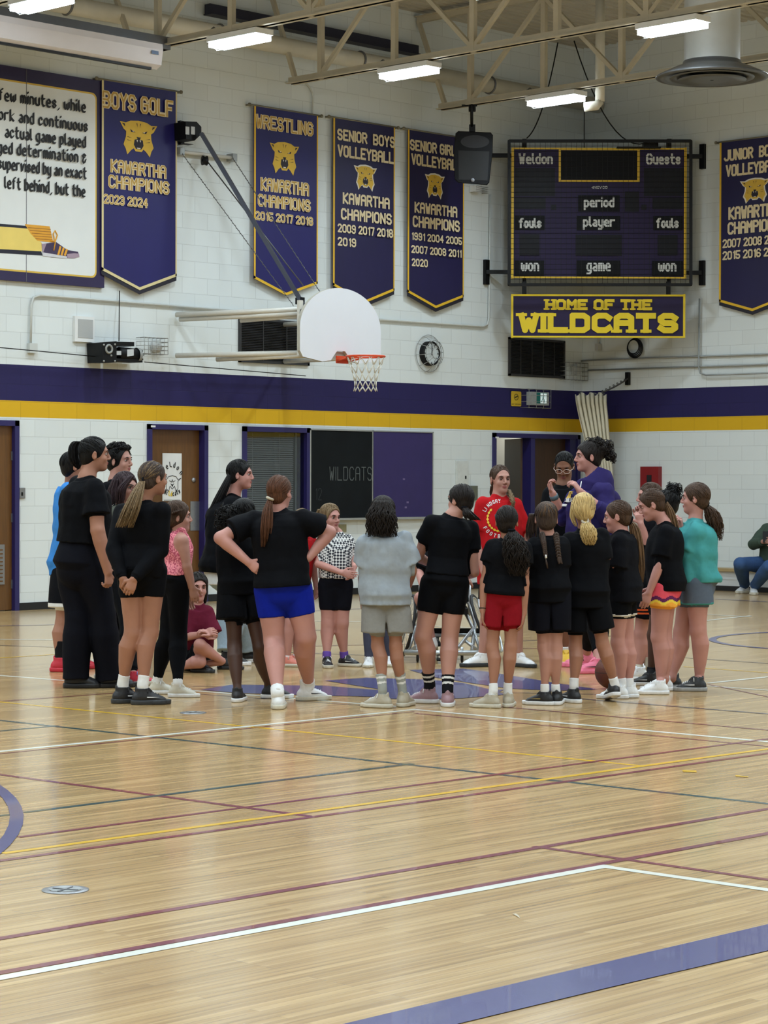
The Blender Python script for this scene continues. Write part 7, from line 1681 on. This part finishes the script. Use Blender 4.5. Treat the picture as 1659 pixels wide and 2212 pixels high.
person('child in a maroon t-shirt sitting on the floor behind the girl in pink', [(428, 1452, 60), (486, 1446, 80)], 1237, 18, 'pink', head=(427, 1270), hh=.215, hy=20, J=dict(shL=(447, 1322, 0), shR=(406, 1324, 0), elL=(462, 1372, -.05), wrL=(455, 1374, -.25), elR=(402, 1376, -.05), wrR=(438, 1370, -.25), hpL=(432, 1424, .1), hpR=(404, 1424, .1), knL=(432, 1393, -.28), knR=(432, 1430, -.22), anL=(480, 1428, -.12), anR=(395, 1440, -.15)), hands=dict(L=dict(d=(-.6, -.3, .5), curl=.7), R=dict(d=(.8, -.3, .3), curl=.7)),
       shirt=dict(m='maroon', hem=1400, loose=.022, sleeve=.9, sl=.03, drape=1), bottom=dict(kind='shorts', m='black', len=.62, loose=.02), sock=None, shoes=dict(u='black', s='charcoal'), hair=dict(m='dkbrown', vol=.006, side=True, ears=False), seated=True, res=.005, H=1.3)
person('seated man in a green sweatshirt and jeans holding a phone at the right edge', [(1628, 1284, -8), (1609, 1281, -40)], 1082, -38, 'fair', head=(1688, 1104, -.12), hh=.23, hp=15, J=dict(shL=(1706, 1142, -.30), shR=(1656, 1142, -.02), elL=(1712, 1178, -.45), wrL=(1674, 1172, -.52), elR=(1628, 1176, -.10), wrR=(1648, 1170, -.36), hpL=(1680, 1222, -.22), hpR=(1656, 1220, -.02), knL=(1662, 1224, -.66), knR=(1599, 1218, -.38)), hands=dict(R=dict(d=(.8, -.2, .1), curl=.6), L=dict(d=(-.7, -.3, .2), curl=.6)), bd=1.2, bw=1.1, seated=True,
       shirt=dict(m='green', name='sweatshirt', hem=1212, loose=.03, sleeve=1.9, sl=.03, drape=1), bottom=dict(kind='pants', m='jeans', loose=.022, flare=.01), shoes=dict(u='white', s='offwhite'), hair=dict(m='dkbrown'), eyes=False, res=.007, H=1.78, group='people along the right wall')
m_ = MB(); q = UN(1654, 1160, depth(FL(1618, 1282)) - .46); m_.box(q, (.075, .012, .15), M_blk, HX, norm(HY + ZU * -.3), norm(ZU + HY * .3)); tag(m_.build('phone', loc=q), 'black phone held by the seated man in green', 'phone')
# --- wheelchair
WD = depth(FL(960, 1425)); wc = empty('sports_wheelchair', FL(960, 1428), 'silver framed sports wheelchair with slanted wheels behind the girl with mauve shoes', 'wheelchair')
M_tub = mat('silver_tube', (176, 182, 186), .3, .04, 10, metal=.7); M_tyre = mat('tyre', (20, 20, 22), .7, .1, 20)
Q = lambda x, y, Y=0.: UN(x, y, WD + Y)
for s, top_, bot in ((-1, (893, 1284), (862, 1424)), (1, (1018, 1284), (1077, 1424))):
    t_, b_ = Q(*top_, .12), Q(*bot, .12); c = (t_ + b_) / 2; v = norm(t_ - b_); R = np.linalg.norm(t_ - b_) / 2; axn = norm(np.cross(v, HY * .98 + HX * s * .18))
    m_ = MB(); m_.ring(c, axn, R - .012, .013, M_tyre, 56, 8); wb = m_.build('wheel', wc)
    m_ = MB(); m_.ring(c, axn, R - .03, .009, M_tub, 56, 6); m_.build('wheel_rim', wb)
    m_ = MB(); o_ = axn * (.05 if np.dot(axn, HX) * s > 0 else -.05); m_.ring(c + o_, axn, R - .05, .010, M_tub, 56, 6); m_.build('hand_rim', wb)
    m_ = MB(); u_, w_ = perp(axn)
    for k in range(20): a = k * math.pi / 10; m_.tube([c + o_ * .3, c + (u_ * math.cos(a) + w_ * math.sin(a)) * (R - .03)], .0018, M_tub, 4)
    m_.lathe(c, axn, [(.0, -.04), (.025, -.04), (.025, .04), (0, .04)], M_tub, 12); m_.build('spokes', wb)
    m_ = MB(); m_.tube([Q(960 + s * 43, 1318, .0), Q(960 + s * 62, 1358, .0), Q(960 + s * 30, 1398, -.2)], .016, M_tub, 8); m_.tube([Q(960 + s * 62, 1358, 0), Q(960 + s * 78, 1408, -.1)], .014, M_tub, 8); m_.tube([Q(960 + s * 45, 1384, -.12), Q(960 + s * 76, 1408, -.12)], .014, M_tub, 8)
    m_.tube([Q(960 + s * 52, 1300, .1), Q(960 + s * 66, 1345, .1), Q(960 + s * 60, 1405, -.15)], .016, M_tub, 8); m_.build('side_frame', wc)
    cc_ = Q(960 + s * 58, 1420, -.28) if s < 0 else Q(998, 1420, -.28); cc_[2] = .045
    m_ = MB(); m_.ring(cc_, HX, .035, .011, M_tyre, 24, 8); m_.lathe(cc_, HX, [(0, -.01), (.03, -.008), (.03, .008), (0, .01)], M_tub, 16); m_.tube([cc_, cc_ + ZU * .08], .012, M_tub, 8); m_.build('caster', wc)
m_ = MB(); m_.tube([Q(874, 1409, -.3), Q(960, 1411, -.36), Q(1042, 1410, -.3)], .022, M_tub, 12); m_.build('front_bumper', wc)
m_ = MB(); m_.box(Q(960, 1425, -.34), (.13, .16, .012), M_blk, HX, HY, ZU); m_.tube([Q(945, 1412, -.3), Q(945, 1425, -.3)], .01, M_tub, 6); m_.tube([Q(975, 1412, -.3), Q(975, 1425, -.3)], .01, M_tub, 6); m_.build('footrest', wc)
m_ = MB(); m_.box(Q(960, 1318, .08), (.38, .40, .05), M_blk, HX, HY, ZU); m_.build('seat', wc)
m_ = MB(); m_.box(Q(960, 1270, .32), (.40, .04, .26), M_blk, HX, HY, ZU); m_.tube([Q(908, 1262, .32), Q(908, 1330, .3)], .014, M_tub, 8); m_.tube([Q(1014, 1262, .32), Q(1014, 1330, .3)], .014, M_tub, 8); m_.build('backrest', wc)
m_ = MB(); m_.box(Q(982, 1363, .3), (.42, .03, .045), M_blk, HX, HY, ZU); m_.build('leg_strap', wc)
m_ = MB(); m_.tube([Q(885, 1372, .12), Q(1058, 1372, .12)], .016, M_tub, 8); m_.build('axle_tube', wc)
# --- ball on the floor
bc = FL(1321, 1488); M_ball = mat('basketball', (96, 46, 28), .6, .08, 60, bump=.2, bscale=160)
bo_ = empty('basketball', bc, 'brown basketball lying behind the white trimmed shorts girl', 'basketball')
m_ = MB(); c = bc + ZU * .12; m_.lathe(c, ZU, [(.12 * math.cos(a), .12 * math.sin(a)) for a in np.linspace(-math.pi / 2, math.pi / 2, 20)], M_ball, 36); m_.build('cover', bo_)
m_ = MB(); m_.ring(c, HX, .1195, .002, M_ink, 48, 4); m_.ring(c, ZU, .1195, .002, M_ink, 48, 4); m_.ring(c, HX * .7 + ZU * .7, .1195, .002, M_ink, 48, 4); m_.build('seam_lines', bo_)
